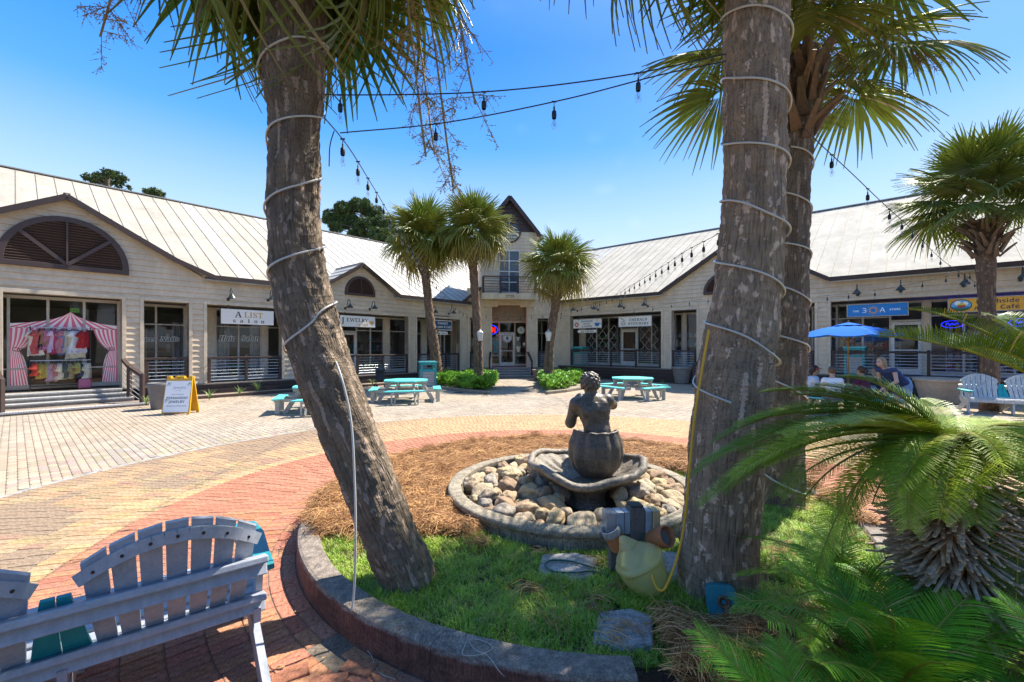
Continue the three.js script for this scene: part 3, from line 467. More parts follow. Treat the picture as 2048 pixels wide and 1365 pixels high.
// fountain basin: cast rim sections on a low round wall, filled with river rocks
const BC = { x: .69, z: -5.17, r: 1.43, h: .32 };
{ const B = thing('fountain_basin', 'low round stone basin with rounded rim holding river rocks under the statue', 'fountain basin', [BC.x, 0, BC.z]);
  const r = BC.r, h = BC.h, wall = [[r - .05, .02], [r - .04, h - .10], [r - .03, h - .07]], rim = [[r - .15, h - .07], [r - .155, h - .015], [r - .14, h], [r - .03, h], [r - .006, h - .01], [r, h - .028], [r - .004, h - .055], [r - .03, h - .068]];
  part('basin_wall', lathe(wall, 80), M.rim, B);
  part('basin_lining', lathe([[r - .16, .02], [r - .14, h - .05]], 64), M.rim, B);
  for (let i = 0; i < 9; i++) { const a = i / 9 * 2 * PI + .35; const g = new THREE.LatheGeometry([...rim, rim[0]].map(([x, y]) => new THREE.Vector2(x, y)), 14, a, 2 * PI / 9 - .004); warp(g, (v) => { const k = .003 * n3(v.x * 8, v.y * 8, v.z * 8); v.y += k; }); part('rim_section', g, M.rim, B); }
  part('basin_floor', new THREE.CircleGeometry(r - .1, 40).rotateX(-PI / 2).translate(0, .1, 0), mat([.09, .07, .05], 1, { map: speck, sr: 3 }), B);
}
{ const variants = []; for (let k = 0; k < 9; k++) { const g0 = smooth(new THREE.IcosahedronGeometry(1, 10)), o = k * 17.3, sx = rr(.95, 1.3), sz = rr(.75, 1), sy = rr(.66, .88);
    warp(g0, (v) => { const u = v.clone(); let d = 1 + .17 * n3(u.x * .9 + o, u.y * .9, u.z * .9) + .04 * n3(u.x * 1.9, u.y * 1.9 + o, u.z * 1.9) + .008 * n3(u.x * 7, u.y * 7, u.z * 7 + o); v.multiplyScalar(d); v.x *= sx; v.y *= sy; v.z *= sz; }); variants.push(g0); }
  const stone = (c) => mat(c, .78, { map: speck, tri: false, sr: 1.2, bump: speck, bs: .004 });
  for (const g of variants) { const p = g.attributes.position, uv = new Float32Array(p.count * 2); for (let i = 0; i < p.count; i++) { uv[i * 2] = p.getX(i) * .5 + p.getZ(i) * .3; uv[i * 2 + 1] = p.getY(i) * .5 + p.getZ(i) * .4; } g.setAttribute('uv', new THREE.BufferAttribute(uv, 2)); }
  const tones = [[.74, .58, .35], [.66, .49, .27], [.78, .65, .45], [.60, .47, .32], [.50, .33, .20], [.70, .55, .36], [.50, .43, .35], [.62, .43, .26], [.76, .58, .32]].map(stone);
  const pts = [], ped = { x: .86, z: -4.93 };
  for (let t = 0; t < 9000 && pts.length < 190; t++) { const a = rnd() * 2 * PI, q = Math.sqrt(rnd()) * 1.2, r = t < 700 ? rr(.10, .135) : t < 3500 ? rr(.075, .105) : rr(.05, .075), x = BC.x + Math.sin(a) * q, z = BC.z + Math.cos(a) * q; if (q + r > 1.29 || Math.hypot(x - ped.x, z - ped.z) < .26 + r * .7 || (Math.abs(x - .83) < .24 + r * .5 && z > -4.9 && z < -4.22)) continue; if (pts.every((p) => Math.hypot(p.x - x, p.z - z) > (p.r + r) * .84)) pts.push({ x, z, r, q }); }
  const names = ['tan river rock among those heaped in the round fountain basin'];
  for (const p of pts) { const ti = Math.floor(rnd() * 9), m = new THREE.Mesh(pick(variants), tones[ti]); m.name = numbered('river_rock'); m.castShadow = m.receiveShadow = true; m.position.set(p.x, .215 + p.r * .35 + .12 * (1 - p.q / 1.2) + rr(-.02, .04), p.z); m.rotation.set(rr(-.5, .5), rr(0, 6.3), rr(-.5, .5)); m.scale.setScalar(p.r); const sz = p.r > .105 ? 'large' : p.r > .08 ? 'middling' : 'small', dx = p.x - BC.x, dz = p.z - BC.z, wh = p.q < .5 ? 'beside the pedestal' : Math.abs(dx) > Math.abs(dz) ? (dx < 0 ? 'at the left' : 'at the right') : dz > 0 ? 'at the front' : 'at the back'; scene.add(tag(m, `${sz} ${['tan', 'ochre', 'pale cream', 'grey tan', 'dark reddish', 'sandy', 'grey', 'reddish tan', 'golden tan'][ti]} river rock ${wh} of the round basin`.replace('pedestal of the', 'pedestal in the'), 'rock', 'river rocks heaped in the fountain basin')); }
}
// grass and pine straw
const cover = (x, z) => { const Z = -z, e = n2(x * 2.2, z * 2.2) * .22, dB = Math.hypot(x - BC.x, z - BC.z); if (dB < BC.r + .02) return 0; const r = prad(x, z);
  if (r < RO - .17) { if ((Z + e > 3.95 && x < .5) || Z + e > 6.1) return 2; if (Z + e < 2.75 && x > .95) return 2; return 1; }
  if (x > .85 && Z < 3.75 && Z > .9 && x < 5.5 && r > RO - .1 && Math.atan2(x - RC.x, z - RC.z) > R(-2) && Math.atan2(x - RC.x, z - RC.z) < R(46)) return Z > 3.0 ? 1 : 2; return 0; };
const stones = [[[1083, 1112], [1150, 1108], [1196, 1118], [1188, 1150], [1150, 1162], [1078, 1146]], [[1200, 1226], [1262, 1220], [1303, 1236], [1305, 1290], [1248, 1300], [1186, 1284]], [[1318, 1104], [1372, 1108], [1384, 1160], [1340, 1166]]].map((s) => s.map(([x, y]) => gnd(x, y, .165)));
const inPoly = (x, z, P) => { let c = false; for (let i = 0, j = P.length - 1; i < P.length; j = i++) if ((P[i].z > z) !== (P[j].z > z) && x < (P[j].x - P[i].x) * (z - P[i].z) / (P[j].z - P[i].z) + P[i].x) c = !c; return c; };
stones.forEach((P, i) => { const c = P.reduce((s, p) => s.add(p), V(0, 0, 0)).divideScalar(P.length), g = extrude(P.map((p) => [(p.x - c.x) * .97, -(p.z - c.z) * .97]), .05, .01).rotateX(-PI / 2); const m = top('stepping_stone', g, mat([.47, .465, .45], .9, { map: speck, sr: 2, bump: speck, bs: .006 }), ['pale stepping stone with the green hose loop lying on it', 'pale square stepping stone near the front curb in the grass', 'stepping stone between the yellow jug and the tall trunk'][i], 'stepping stone'); m.position.set(c.x, .115, c.z); });
{ const blade = (n, hMin, hMax, w, spread) => { const p = [], col = []; for (let i = 0; i < n; i++) { const a = rnd() * 6.28, h = rr(hMin, hMax), lean = rr(.15, 1) * spread, ox = rr(-.02, .02), oz = rr(-.02, .02), cx = Math.cos(a), cz = Math.sin(a), S = 3, k = rr(.75, 1.2); let prev;
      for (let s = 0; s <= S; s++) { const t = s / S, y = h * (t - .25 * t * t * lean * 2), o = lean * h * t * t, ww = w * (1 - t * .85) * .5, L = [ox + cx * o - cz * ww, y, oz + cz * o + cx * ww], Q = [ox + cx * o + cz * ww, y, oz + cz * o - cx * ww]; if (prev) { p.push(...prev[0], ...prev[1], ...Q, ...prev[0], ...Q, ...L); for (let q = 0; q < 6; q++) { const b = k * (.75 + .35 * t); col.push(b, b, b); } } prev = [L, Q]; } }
    const g = new THREE.BufferGeometry(); g.setAttribute('position', new THREE.Float32BufferAttribute(p, 3)); g.setAttribute('color', new THREE.Float32BufferAttribute(col, 3)); g.computeVertexNormals(); return g; };
  const spots = []; for (let i = 0; i < 90000; i++) { const x = rr(-2.2, 4.6), z = -rr(.9, 8.2); if (cover(x, z) === 1 && inView(x, z, 80) && !stones.some((s) => inPoly(x, z, s))) { const bare = n2(x * 2.6 + 40, z * 2.6) > .68; if (!bare || rnd() < .15) spots.push([x, z]); } }
  const per = 3, gm = mat([1, 1, 1], .55, { phys: true, transmission: .3, thickness: 0, vertexColors: true, side: THREE.DoubleSide });
  const G = new THREE.Group(); const mm = new THREE.Object3D(), c = new THREE.Color(); const take = spots.slice(0, 26000);
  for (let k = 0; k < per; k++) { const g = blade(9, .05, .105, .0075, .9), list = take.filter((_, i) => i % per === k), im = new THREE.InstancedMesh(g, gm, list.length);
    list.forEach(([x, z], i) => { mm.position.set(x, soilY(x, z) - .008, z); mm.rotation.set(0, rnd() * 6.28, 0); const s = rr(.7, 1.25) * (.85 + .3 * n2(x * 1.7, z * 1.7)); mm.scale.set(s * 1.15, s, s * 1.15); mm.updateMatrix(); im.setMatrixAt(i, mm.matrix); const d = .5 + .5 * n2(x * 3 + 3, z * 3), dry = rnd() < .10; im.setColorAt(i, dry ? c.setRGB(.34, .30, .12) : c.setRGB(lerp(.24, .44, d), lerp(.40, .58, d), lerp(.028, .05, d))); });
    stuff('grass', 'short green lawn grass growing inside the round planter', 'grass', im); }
  const needles = (n) => { const a = []; for (let i = 0; i < n; i++) { const L = rr(.09, .2), y = rr(0, .055), an = rnd() * 6.28, tilt = rr(-.35, .35), q = rr(-.05, .05), w = rr(-.05, .05), bend = rr(.005, .03); const P = (t) => V(q + Math.cos(an) * L * (t - .5), y + Math.sin(tilt) * L * (t - .5) + bend * (1 - (2 * t - 1) ** 2), w + Math.sin(an) * L * (t - .5)); a.push(rod(P(0), P(.5), .0018, .0022, 3), rod(P(.5), P(1), .0022, .0014, 3)); } return merge(a); };
  const sm_ = mat([1, 1, 1], .6), sp = []; for (let i = 0; i < 80000 && sp.length < 14500; i++) { const x = rr(-2.3, 4.4), z = -rr(1.0, 8.2); const cv = cover(x, z), edge = prad(x, z) > RO - .17 && prad(x, z) < RO - .02 && -z > 4.2; if ((cv === 2 || (edge && rnd() < .35)) && inView(x, z, 80)) sp.push([x, z]); else if (cv === 1 && rnd() < .004 && inView(x, z, 0)) sp.push([x, z]); }
  for (let k = 0; k < 3; k++) { const g = needles(11), list = sp.filter((_, i) => i % 3 === k), im = new THREE.InstancedMesh(g, sm_, list.length); list.forEach(([x, z], i) => { const r = prad(x, z), e = r > RO - .19 && r < RO ? .085 : 0; mm.position.set(x, soilY(Math.min(x, 9), z) + .01 + e + (cover(x, z) === 2 ? .10 * (.5 + .5 * n2(x * 2.8, z * 2.8)) * rnd() : 0), z); mm.rotation.set(rr(-.2, .2), rnd() * 6.28, rr(-.2, .2)); mm.scale.setScalar(rr(.8, 1.35)); mm.updateMatrix(); im.setMatrixAt(i, mm.matrix); const d = rnd(); im.setColorAt(i, c.setRGB(lerp(.30, .80, d * d), lerp(.14, .48, d * d), lerp(.05, .20, d * d))); }); stuff('pine_straw', 'brown pine straw mulch spread over the planter soil', 'pine straw', im); }
}
// ---------- palms, cycads, shrubs, trees ----------
function geoOf(p, c, uv) { const g = new THREE.BufferGeometry(); g.setAttribute('position', new THREE.Float32BufferAttribute(p, 3)); if (c) g.setAttribute('color', new THREE.Float32BufferAttribute(c, 3)); if (uv) g.setAttribute('uv', new THREE.Float32BufferAttribute(uv, 2)); g.computeVertexNormals(); return g; }
const leafM = mat([1, 1, 1], .5, { phys: true, transmission: .35, thickness: 0, vertexColors: true, side: THREE.DoubleSide, specularIntensity: .6 });
const barkTex = tex(1024, 1024, (u, v) => { // 1 x 2 m of fissured trunk with pale lichen
  const f = N4(u, v * .25, 62), f2 = N4(u + .37, v * .4, 120), ring = Math.pow(Math.abs(Math.sin(v * PI * 34 + 2.2 * N4(u, v, 5))), 12), b = N4(u, v, 8), li = N4(u * 1, v * .55 + .2, 17) + .35 * N4(u, v, 50);
  let k = .49 + .10 * f + .07 * f2 - .035 * ring * sm(-.3, .5, b) + .06 * b; k -= .13 * sm(.2, .65, f * .6 + f2 * .5); const l = sm(.44, .66, li) * .95, w = .055;
  return [k * 1.0 + w * .35 + l * .22, k * .90 + w * .2 + l * .20, k * .80 + l * .21]; });
const barkBump = tex(1024, 1024, grey((u, v) => { const f = N4(u, v * .25, 62), f2 = N4(u + .37, v * .4, 120); return .6 + .2 * f + .2 * f2 - .3 * sm(.2, .65, f * .6 + f2 * .5) - .14 * Math.pow(Math.abs(Math.sin(v * PI * 34 + 2.2 * N4(u, v, 5))), 12); }), false);
const barkOf = (k, w = 1) => mat([k, k * (.93 + .03 * w), k * .87], .9, { map: barkTex, bump: barkBump, bs: .018, tri: false });
const barkA = barkOf(.68), barkB = barkOf(1.12), barkC = barkOf(.72), barkD = mat([.62, .50, .40], .9, { map: barkTex, bump: barkBump, bs: .012, tri: false });
const bootM = mat([1, 1, 1], .8, { map: grain, sr: 2, bump: grain, bs: .004, vertexColors: true, tri: true });
function trunkGeo(pts, radii, seg, around = 40, rough = .012, ringAmp = .006) { // world points; uv in metres
  const cv = new THREE.CatmullRomCurve3(pts), L = cv.getLength(), P = [], U = [], I = []; 
  const rc = (t) => { const x = t * (radii.length - 1), i = Math.min(radii.length - 2, Math.floor(x)), f = x - i, q = f * f * (3 - 2 * f); return lerp(radii[i], radii[i + 1], q); };
  for (let j = 0; j <= seg; j++) { const t = j / seg, c = cv.getPointAt(t), T = cv.getTangentAt(t), n = T.clone().cross(V(0, 0, 1)).normalize(), b = n.clone().cross(T), r0 = rc(cv.getUtoTmapping(t)), s = t * L;
    for (let i = 0; i <= around; i++) { const a = i / around * 2 * PI, x = Math.cos(a), y = Math.sin(a); const lump = n3(x * 1.2 + s * .2, y * 1.2, s * 2.2) * rough + n3(x * 4, y * 4, s * 9) * rough * .45 + (around > 50 ? n3(x * 11, y * 11, s * 4) * .0055 + n3(x * 22, y * 22, s * 16) * .004 : 0), ring = ringAmp * Math.pow(Math.abs(Math.sin(s * PI / .075 + n3(x, y, s * .8) * 1.5 + n3(x * 3, y * 3, s * 3) * .7)), .6) * (.6 + .6 * n3(x * 2, y * 2, s * 5 + 9)); const r = r0 + lump + ring - ringAmp * .5;
      P.push(c.x + n.x * x * r + b.x * y * r, c.y + n.y * x * r + b.y * y * r, c.z + n.z * x * r + b.z * y * r); U.push(i / around, s * .5); if (j && i) { const q = around + 1, k = j * q + i; I.push(k - q - 1, k - q, k, k - q - 1, k, k - 1); } } }
  const g = new THREE.BufferGeometry(); g.setAttribute('position', new THREE.Float32BufferAttribute(P, 3)); g.setAttribute('uv', new THREE.Float32BufferAttribute(U, 2)); g.setIndex(I); g.computeVertexNormals(); g.userData.curve = cv; g.userData.rc = rc; return g;
}
function fan(kind, o = {}) { // a fan leaf: petiole along +x, then a folded pleated blade of many segments
  const N = o.n ?? 40, Lp = o.petiole ?? .75, Rb = o.r ?? .8, p = [], c = [], droop = o.droop ?? .35, half = R(o.spread ?? 148), fold = o.fold ?? .35, stn = o.fine ? [.06, .3, .5, .68, .85, 1] : [.06, .42, .7, 1];
  const g0 = o.base ?? [.14, .19, .026], hub = (t) => V(Lp * t, -.10 * Lp * t * t * (o.sag ?? 1), 0), q = (A, B, C, D, k) => { p.push(A.x, A.y, A.z, B.x, B.y, B.z, C.x, C.y, C.z, A.x, A.y, A.z, C.x, C.y, C.z, D.x, D.y, D.z); for (let i = 0; i < 6; i++) c.push(...k); };
  for (let i = 0; i < 4; i++) { const a = hub(i / 4), b = hub((i + 1) / 4), w = .018, k = [.20, .24, .06]; q(a.clone().add(V(0, 0, -w)), b.clone().add(V(0, 0, -w * .8)), b.clone().add(V(0, 0, w * .8)), a.clone().add(V(0, 0, w)), k); q(a.clone().add(V(0, -w, 0)), b.clone().add(V(0, -w, 0)), b.clone().add(V(0, w, 0)), a.clone().add(V(0, w, 0)), k); }
  const H = hub(1), costa = (s) => V(H.x + s * (1 - .10 * s), H.y - .42 * s * s * (.5 + droop), 0);
  for (let i = 0; i < N; i++) {
    const u = (i + .5) / N * 2 - 1, phi = u * half + rr(-.02, .02), R_ = Rb * (1 - .28 * Math.pow(Math.abs(u), 2.2)) * rr(.9, 1.06), org = costa(Rb * .34 * (1 - Math.abs(u)) * .9), dphi = 2 * half / N, tip = rr(.5, 1.25) * droop, sideTw = rr(-.08, .08), kcol = rr(.78, 1.2), dry = rnd() < (o.dry ?? .03);
    let prev; for (const t of stn) { const r = R_ * t, w = Math.min(r * dphi * .56, R_ * .5 * dphi * .56) * (t > .5 ? Math.max(.06, 1 - (t - .5) / .5) : 1) + .0015, ph = phi + sideTw * t * t, dx = Math.cos(ph), dz = Math.sin(ph);
      const y = -fold * Math.abs(Math.sin(ph)) * r * (.6 + .4 * t) - tip * Rb * t * t * t * .75 - (dx > 0 ? droop * .35 * (r * dx) ** 2 : 0), C = V(org.x + dx * r, org.y + y, org.z + dz * r), A = V(C.x - dz * w, C.y - .006, C.z + dx * w), B = V(C.x + dz * w, C.y - .006, C.z - dx * w), Q = C.clone().add(V(0, .3 * w + .004, 0));
      const k = dry ? [.34, .27, .12] : [g0[0] * kcol * (1 + .25 * t), g0[1] * kcol * (1 + .12 * t), g0[2] * kcol]; if (prev) { q(prev[0], A, Q, prev[1], k); q(prev[1], Q, B, prev[2], k); } prev = [A, Q, B]; } }
  return geoOf(p, c);
}
const fansNear = [fan(0, { n: 46, fine: true, droop: .30, r: .86 }), fan(0, { n: 46, fine: true, droop: .55, fold: .5, r: .9 }), fan(0, { n: 46, fine: true, droop: .8, fold: .7, r: .85, dry: .08 }), fan(0, { n: 46, fine: true, droop: .2, fold: .2, r: .82, base: [.13, .18, .025] })];
const fansFar = [fan(0, { n: 34, droop: .3, r: .95, petiole: .62, base: [.19, .23, .036] }), fan(0, { n: 34, droop: .55, fold: .5, r: .95, petiole: .66, base: [.21, .23, .034] }), fan(0, { n: 34, droop: .8, fold: .7, r: .9, petiole: .6, base: [.25, .225, .042], dry: .1 }), fan(0, { n: 34, droop: .15, fold: .15, r: .9, petiole: .5, base: [.155, .22, .034] })];
const fansUp = [fan(0, { n: 46, fine: true, droop: .18, fold: .25, r: .86, sag: .4 }), fan(0, { n: 46, fine: true, droop: .28, fold: .3, r: .9, sag: .5 }), fan(0, { n: 46, fine: true, droop: .4, fold: .4, r: .9, dry: .05, sag: .6 }), fan(0, { n: 46, fine: true, droop: .1, fold: .15, r: .82, sag: .3, base: [.16, .21, .026] })];
function bootGeo(L, w, k) { const pts = [[-w * .9, 0], [w * .9, 0], [w * .45, L * .5], [w * .30, L], [-w * .30, L], [-w * .45, L * .5]]; const g = extrude(pts, .022, .004).translate(0, 0, -.011); warp(g, (v) => { v.z += .35 * v.y * v.y / L * .4 + .6 * v.x * v.x / w * .3; }); return tint(g.toNonIndexed ? g : g, (v) => { const t = v.y / L, q = k * (.8 + .3 * n3(v.x * 20, v.y * 8, 1)); return [lerp(.22, .36, t) * q, lerp(.13, .26, t) * q, lerp(.075, .17, t) * q]; }); }
const boots = [bootGeo(.34, .05, 1), bootGeo(.28, .06, .8), bootGeo(.38, .045, 1.15)];
function crown(T, C, o) { // fronds round the growing point; T the tree, C its world point
  const n = o.n ?? 34, list = o.fans ?? fansNear, sc = o.scale ?? 1;
  for (let i = 0; i < n; i++) { const t = (i + .5) / n, az = i * 2.39996 + (o.az ?? 0) + rr(-.2, .2), el = lerp(o.hi ?? 80, o.lo ?? -38, Math.pow(t, o.pow ?? .85)) + rr(-8, 8), k = t < .3 ? list[3] : t < .6 ? list[0] : t < .82 ? list[1] : list[2];
    const m = part('frond', k, leafM, T); m.position.copy(C).add(V(Math.cos(az) * .06, lerp(.25, -.05, t) * sc, -Math.sin(az) * .06)); m.rotation.order = 'YZX'; m.rotation.set(rr(-.35, .35), az, R(el)); m.scale.setScalar(sc * rr(.9, 1.1)); }
}
function bootsOn(T, cv, r, t0, t1, n, o = {}) { for (let i = 0; i < n; i++) { const t = lerp(t0, t1, (i + rnd() * .8) / n), a = i * 2.39996 + rr(-.2, .2), c = cv.getPointAt(t); const m = part('frond_stub', boots[i % 3], bootM, T); m.position.set(c.x + Math.sin(a) * r, c.y, c.z + Math.cos(a) * r); m.rotation.order = 'YXZ'; m.rotation.set(rr(...(o.tilt ?? [.25, .7])), a, rr(-.5, .5)); m.scale.setScalar((o.s ?? 1) * rr(.8, 1.15)); } }
function ropeOn(label, cv, rc, t0, t1, turns, o = {}) { const pts = []; const n = Math.round(turns * 28); let ph = o.ph ?? 0; for (let i = 0; i <= n; i++) { const t = lerp(t0, t1, i / n), c = cv.getPointAt(t), T = cv.getTangentAt(t), nn = T.clone().cross(V(0, 0, 1)).normalize(), b = nn.clone().cross(T), a = ph + (o.dir ?? 1) * turns * 2 * PI * (i / n) + .5 * n2(i * .05, 3), r = rc(cv.getUtoTmapping(t)) + .016 + .012 * Math.max(0, n2(i * .11, 8)); pts.push(c.add(nn.multiplyScalar(Math.cos(a) * r)).add(b.multiplyScalar(Math.sin(a) * r))); } 
  if (o.tail) pts.push(...o.tail); return top('rope_light', tube(pts, o.r ?? .0076, pts.length * 4, 7), o.m ?? M.cable, label, 'rope light'); }
function flowerSpray(T, from, len, dx, dz, seedK) { // drooping branched flower stalk with fine twigs
  const a = [], col = [.30, .22, .08]; const main = [from, from.clone().add(V(dx * .35, .05, dz * .35)), from.clone().add(V(dx * .75, -len * .35, dz * .75)), from.clone().add(V(dx, -len, dz))], cv = new THREE.CatmullRomCurve3(main); a.push(new THREE.TubeGeometry(cv, 16, .008, 5));
  for (let i = 0; i < 46; i++) { const t = rr(.25, 1), p = cv.getPoint(t), L = rr(.18, .5) * (1.15 - t * .55), d = V(rr(-1, 1), rr(-1.1, .15), rr(-1, 1)).normalize(), e = p.clone().addScaledVector(d, L).add(V(0, -L * .35, 0)); a.push(rod(p, e, .0035, .0018, 4)); for (let k = 0; k < 18; k++) { const u = p.clone().lerp(e, rr(.15, 1)), f = u.clone().add(V(rr(-.07, .07), rr(-.09, .03), rr(-.07, .07))); a.push(rod(u, f, .0018, .001, 3)); for (let b = 0; b < 3; b++) { const w = u.clone().lerp(f, rr(.3, 1)); a.push(new THREE.TetrahedronGeometry(.0055).translate(w.x + rr(-.006, .006), w.y, w.z + rr(-.006, .006))); } } }
  return part('flower_stalk', merge(a.map((g) => { g = g.index ? g.toNonIndexed() : g; g.deleteAttribute('uv'); return g; })), mat([.30, .22, .085], .7), T);
}
// --- the three near palms ---
{ // leaning palm on the left
  const T = thing('palm_tree', 'leaning palm trunk in the left foreground wrapped in white rope light, crown above the picture', 'palm tree', gnd(822, 1160, SOIL + .03)); const o = T.position.clone(), Z = -o.z;
  const L = [[826, 1215], [815, 1160], [780, 1070], [735, 960], [683, 830], [640, 715], [606, 590], [590, 470], [587, 380], [589, 310], [590, 268], [589, 228], [588, 180], [587, 110], [588, 40], [590, -30], [590, -160], [585, -360], [578, -500]].map(([x, y]) => at(x, y, Z));
  const rad = [.185, .205, .20, .20, .21, .205, .20, .185, .182, .178, .182, .21, .232, .226, .22, .20, .18, .15].map((r) => r * .97);
  const g = trunkGeo(L, rad, 300, 84, .014, .010); part('trunk', g.clone().translate(-o.x, -o.y, -o.z), barkA, T);
  const C = L[L.length - 1].clone().sub(o).add(V(0, -.2, 0)); crown(T, C, { n: 30, hi: 60, lo: -72, az: .6, scale: 1.12 });
  for (const [dx, dz, l] of [[1.22, -.05, 2.95], [-1.6, -.2, 1.7], [1.0, -.5, 2.5], [1.05, .15, 2.8], [1.4, .1, 2.4]]) flowerSpray(T, C.clone().add(V(0, -.1, 0)), l, dx, dz);
  const cv = g.userData.curve, q = gnd(690, 1262, 0);
  const end = [at(676, 735, Z - .23), at(700, 830, Z - .3), at(709, 960, Z - .35), at(711, 1080, Z - .4), at(708, 1180, Z - .42), at(704, 1220, Z - .44)];
  ropeOn('white rope light spiralling down the leaning left trunk with its end hanging to the curb', cv, g.userData.rc, 0.80, .30, 6.6, { ph: 1.0, dir: 1, tail: end });
  top('thin_wire', tube([at(704, 1222, Z - .44), V(q.x - .02, .12, q.z + .02), gnd(716, 1290), gnd(740, 1308, .01), gnd(757, 1345, .01), gnd(790, 1360, .02)], .0022, 40, 5), M.wood_white, 'thin white wire trailing from the rope light end over the loose bricks', 'wire');
  top('thin_wire', tube([gnd(930, 1290, .21), gnd(925, 1310, .21), gnd(960, 1310, .215), gnd(985, 1296, .21), gnd(965, 1282, .21), gnd(940, 1280, .21), gnd(950, 1300, .215), gnd(975, 1312, .21), at(1000, 1345, 2.33), gnd(1030, 1368, .0)], .0022, 60, 5), M.wood_white, 'thin white wire curled on top of the curb', 'wire');
}
{ // straight palm right of the fountain
  const T = thing('palm_tree', 'straight thick mottled palm trunk right of the fountain with rope light and yellow cord', 'palm tree', gnd(1432, 1172, SOIL + .04)); const o = T.position.clone(), Z = -o.z;
  const L = [[1428, 1250], [1434, 1150], [1441, 1040], [1450, 930], [1463, 800], [1478, 690], [1493, 580], [1503, 480], [1508, 390], [1510, 300], [1510, 200], [1511, 90], [1512, -40], [1513, -200], [1512, -460], [1510, -620]].map(([x, y]) => at(x, y, Z));
  const rad = [.262, .248, .238, .236, .236, .225, .205, .196, .19, .188, .192, .192, .19, .18, .17, .15].map((r) => r * 1.075);
  const g = trunkGeo(L, rad, 300, 84, .012, .008); part('trunk', g.clone().translate(-o.x, -o.y, -o.z), barkB, T);
  const C = L[L.length - 1].clone().sub(o); crown(T, C, { n: 27, hi: 60, lo: -66, az: 2.1, scale: 1.12 });
  for (const [dx, dz] of [[-1.35, -.2], [1.2, -.4]]) flowerSpray(T, C.clone().add(V(0, -.1, 0)), 1.5, dx, dz);
  ropeOn('white rope light spiralling round the straight thick trunk', g.userData.curve, g.userData.rc, .68, .24, 6.6, { ph: -.3, dir: -1 });
  const y = mat([.62, .34, .015], .4); const e = Z - .30;
  top('extension_cord', tube([at(1418, 660, e), at(1404, 740, e), at(1390, 830, e), at(1380, 930, e), at(1371, 1030, e), at(1360, 1095, e - .02), at(1343, 1150, e - .05), at(1326, 1182, e - .06), at(1315, 1178, e - .03), at(1304, 1150, e + .03)], .0085, 80, 8), y, 'yellow extension cord hanging down the left side of the straight trunk', 'extension cord');
}
{ // palm behind it with its crown in view
  const T = thing('palm_tree', 'palm just behind the straight trunk with its broad crown and cut stubs in view', 'palm tree', gnd(1561, 1008, SOIL + .02)); const o = T.position.clone(), Z = -o.z;
  const L = [[1560, 1045], [1562, 960], [1565, 850], [1570, 740], [1574, 620], [1577, 500], [1581, 400], [1588, 310], [1596, 240], [1604, 170], [1610, 100]].map(([x, y]) => at(x, y, Z));
  const rad = [.235, .215, .205, .20, .195, .19, .18, .165, .16, .17, .13].map((r) => r * 1.06);
  const g = trunkGeo(L, rad, 180, 60, .012, .008); part('trunk', g.clone().translate(-o.x, -o.y, -o.z), barkC, T);
  const cv = g.userData.curve, loc = { getPointAt: (t) => cv.getPointAt(t).sub(o) };
  bootsOn(T, loc, .165, .80, .99, 54, { s: 1.2, tilt: [.15, .8] });
  const C = at(1612, 105, Z).sub(o); crown(T, C, { n: 22, hi: 84, lo: -10, az: .5, scale: .95, fans: fansUp });
  for (const [dx, dz, l] of [[1.1, .3, .5], [-.8, .4, .3], [.9, -.5, .1]]) flowerSpray(T, C.clone().add(V(0, .25, 0)), l, dx, dz);
  ropeOn('white rope light round the palm trunk standing behind the straight one', cv, g.userData.rc, .78, .05, 7.5, { ph: 2.4, dir: -1, r: .009 });
}
function farPalm(label, base, pts, Z, rad, o) { const T = thing('palm_tree', label, 'palm tree', base); const b = T.position.clone(), L = pts.map(([x, y]) => at(x, y, Z)); L.unshift(V(b.x, b.y - .1, b.z)); const g = trunkGeo(L, rad, 70, 20, .02, .012); part('trunk', g.clone().translate(-b.x, -b.y, -b.z), barkD, T); const cv = g.userData.curve, loc = { getPointAt: (t) => cv.getPointAt(t).sub(b) };
  bootsOn(T, loc, o.br ?? .17, o.b0 ?? .9, .995, o.nb ?? 40, { s: o.bs ?? 1, tilt: [.2, .95] }); if (o.low) bootsOn(T, loc, .2, o.low[0], o.low[1], 60, { s: .95, tilt: [.08, .4] });
  crown(T, at(...o.c, Z).sub(b), { fans: o.fans ?? fansFar, n: o.n ?? 34, scale: o.s ?? 1.15, hi: 85, lo: o.lo ?? -48, az: o.az ?? 0 }); return T; }
farPalm('palm at the right in front of the cafe sign with a ruff of cut stubs', V(14.35, 0, -13.2), [[1982, 790], [1978, 700], [1974, 600], [1972, 530], [1973, 480], [1972, 440]], 13.2, [.27, .22, .195, .19, .22, .28, .24], { c: [1968, 405], n: 38, s: 1.18, fans: fansUp, bs: 1.5, b0: .80, nb: 60, br: .3, lo: -14 });
farPalm('palm in the left planting bed with cross-hatched stubs on its lower trunk', gnd(876, 769), [[874, 745], [868, 690], [858, 620], [852, 560], [848, 530], [847, 500]], 22.3, [.3, .27, .25, .21, .21, .23, .2], { c: [847, 478], n: 46, s: 1.22, low: [.06, .42], b0: .92, az: 1, lo: -40 });
farPalm('palm behind the left lamp post, taller, next to the tower', gnd(957, 772), [[957, 740], [955, 660], [950, 590], [946, 530], [945, 500]], 21.5, [.27, .24, .22, .2, .21, .19], { c: [948, 462], n: 46, s: 1.12, b0: .88, az: 2, lo: -38 });
farPalm('palm leaning right beside the right lamp post', gnd(1096, 771), [[1097, 745], [1100, 690], [1108, 630], [1114, 590], [1116, 560]], 21.8, [.28, .25, .22, .2, .24, .2], { c: [1118, 535], n: 38, s: 1.08, b0: .88, nb: 56, br: .22, az: .7, lo: -34 });
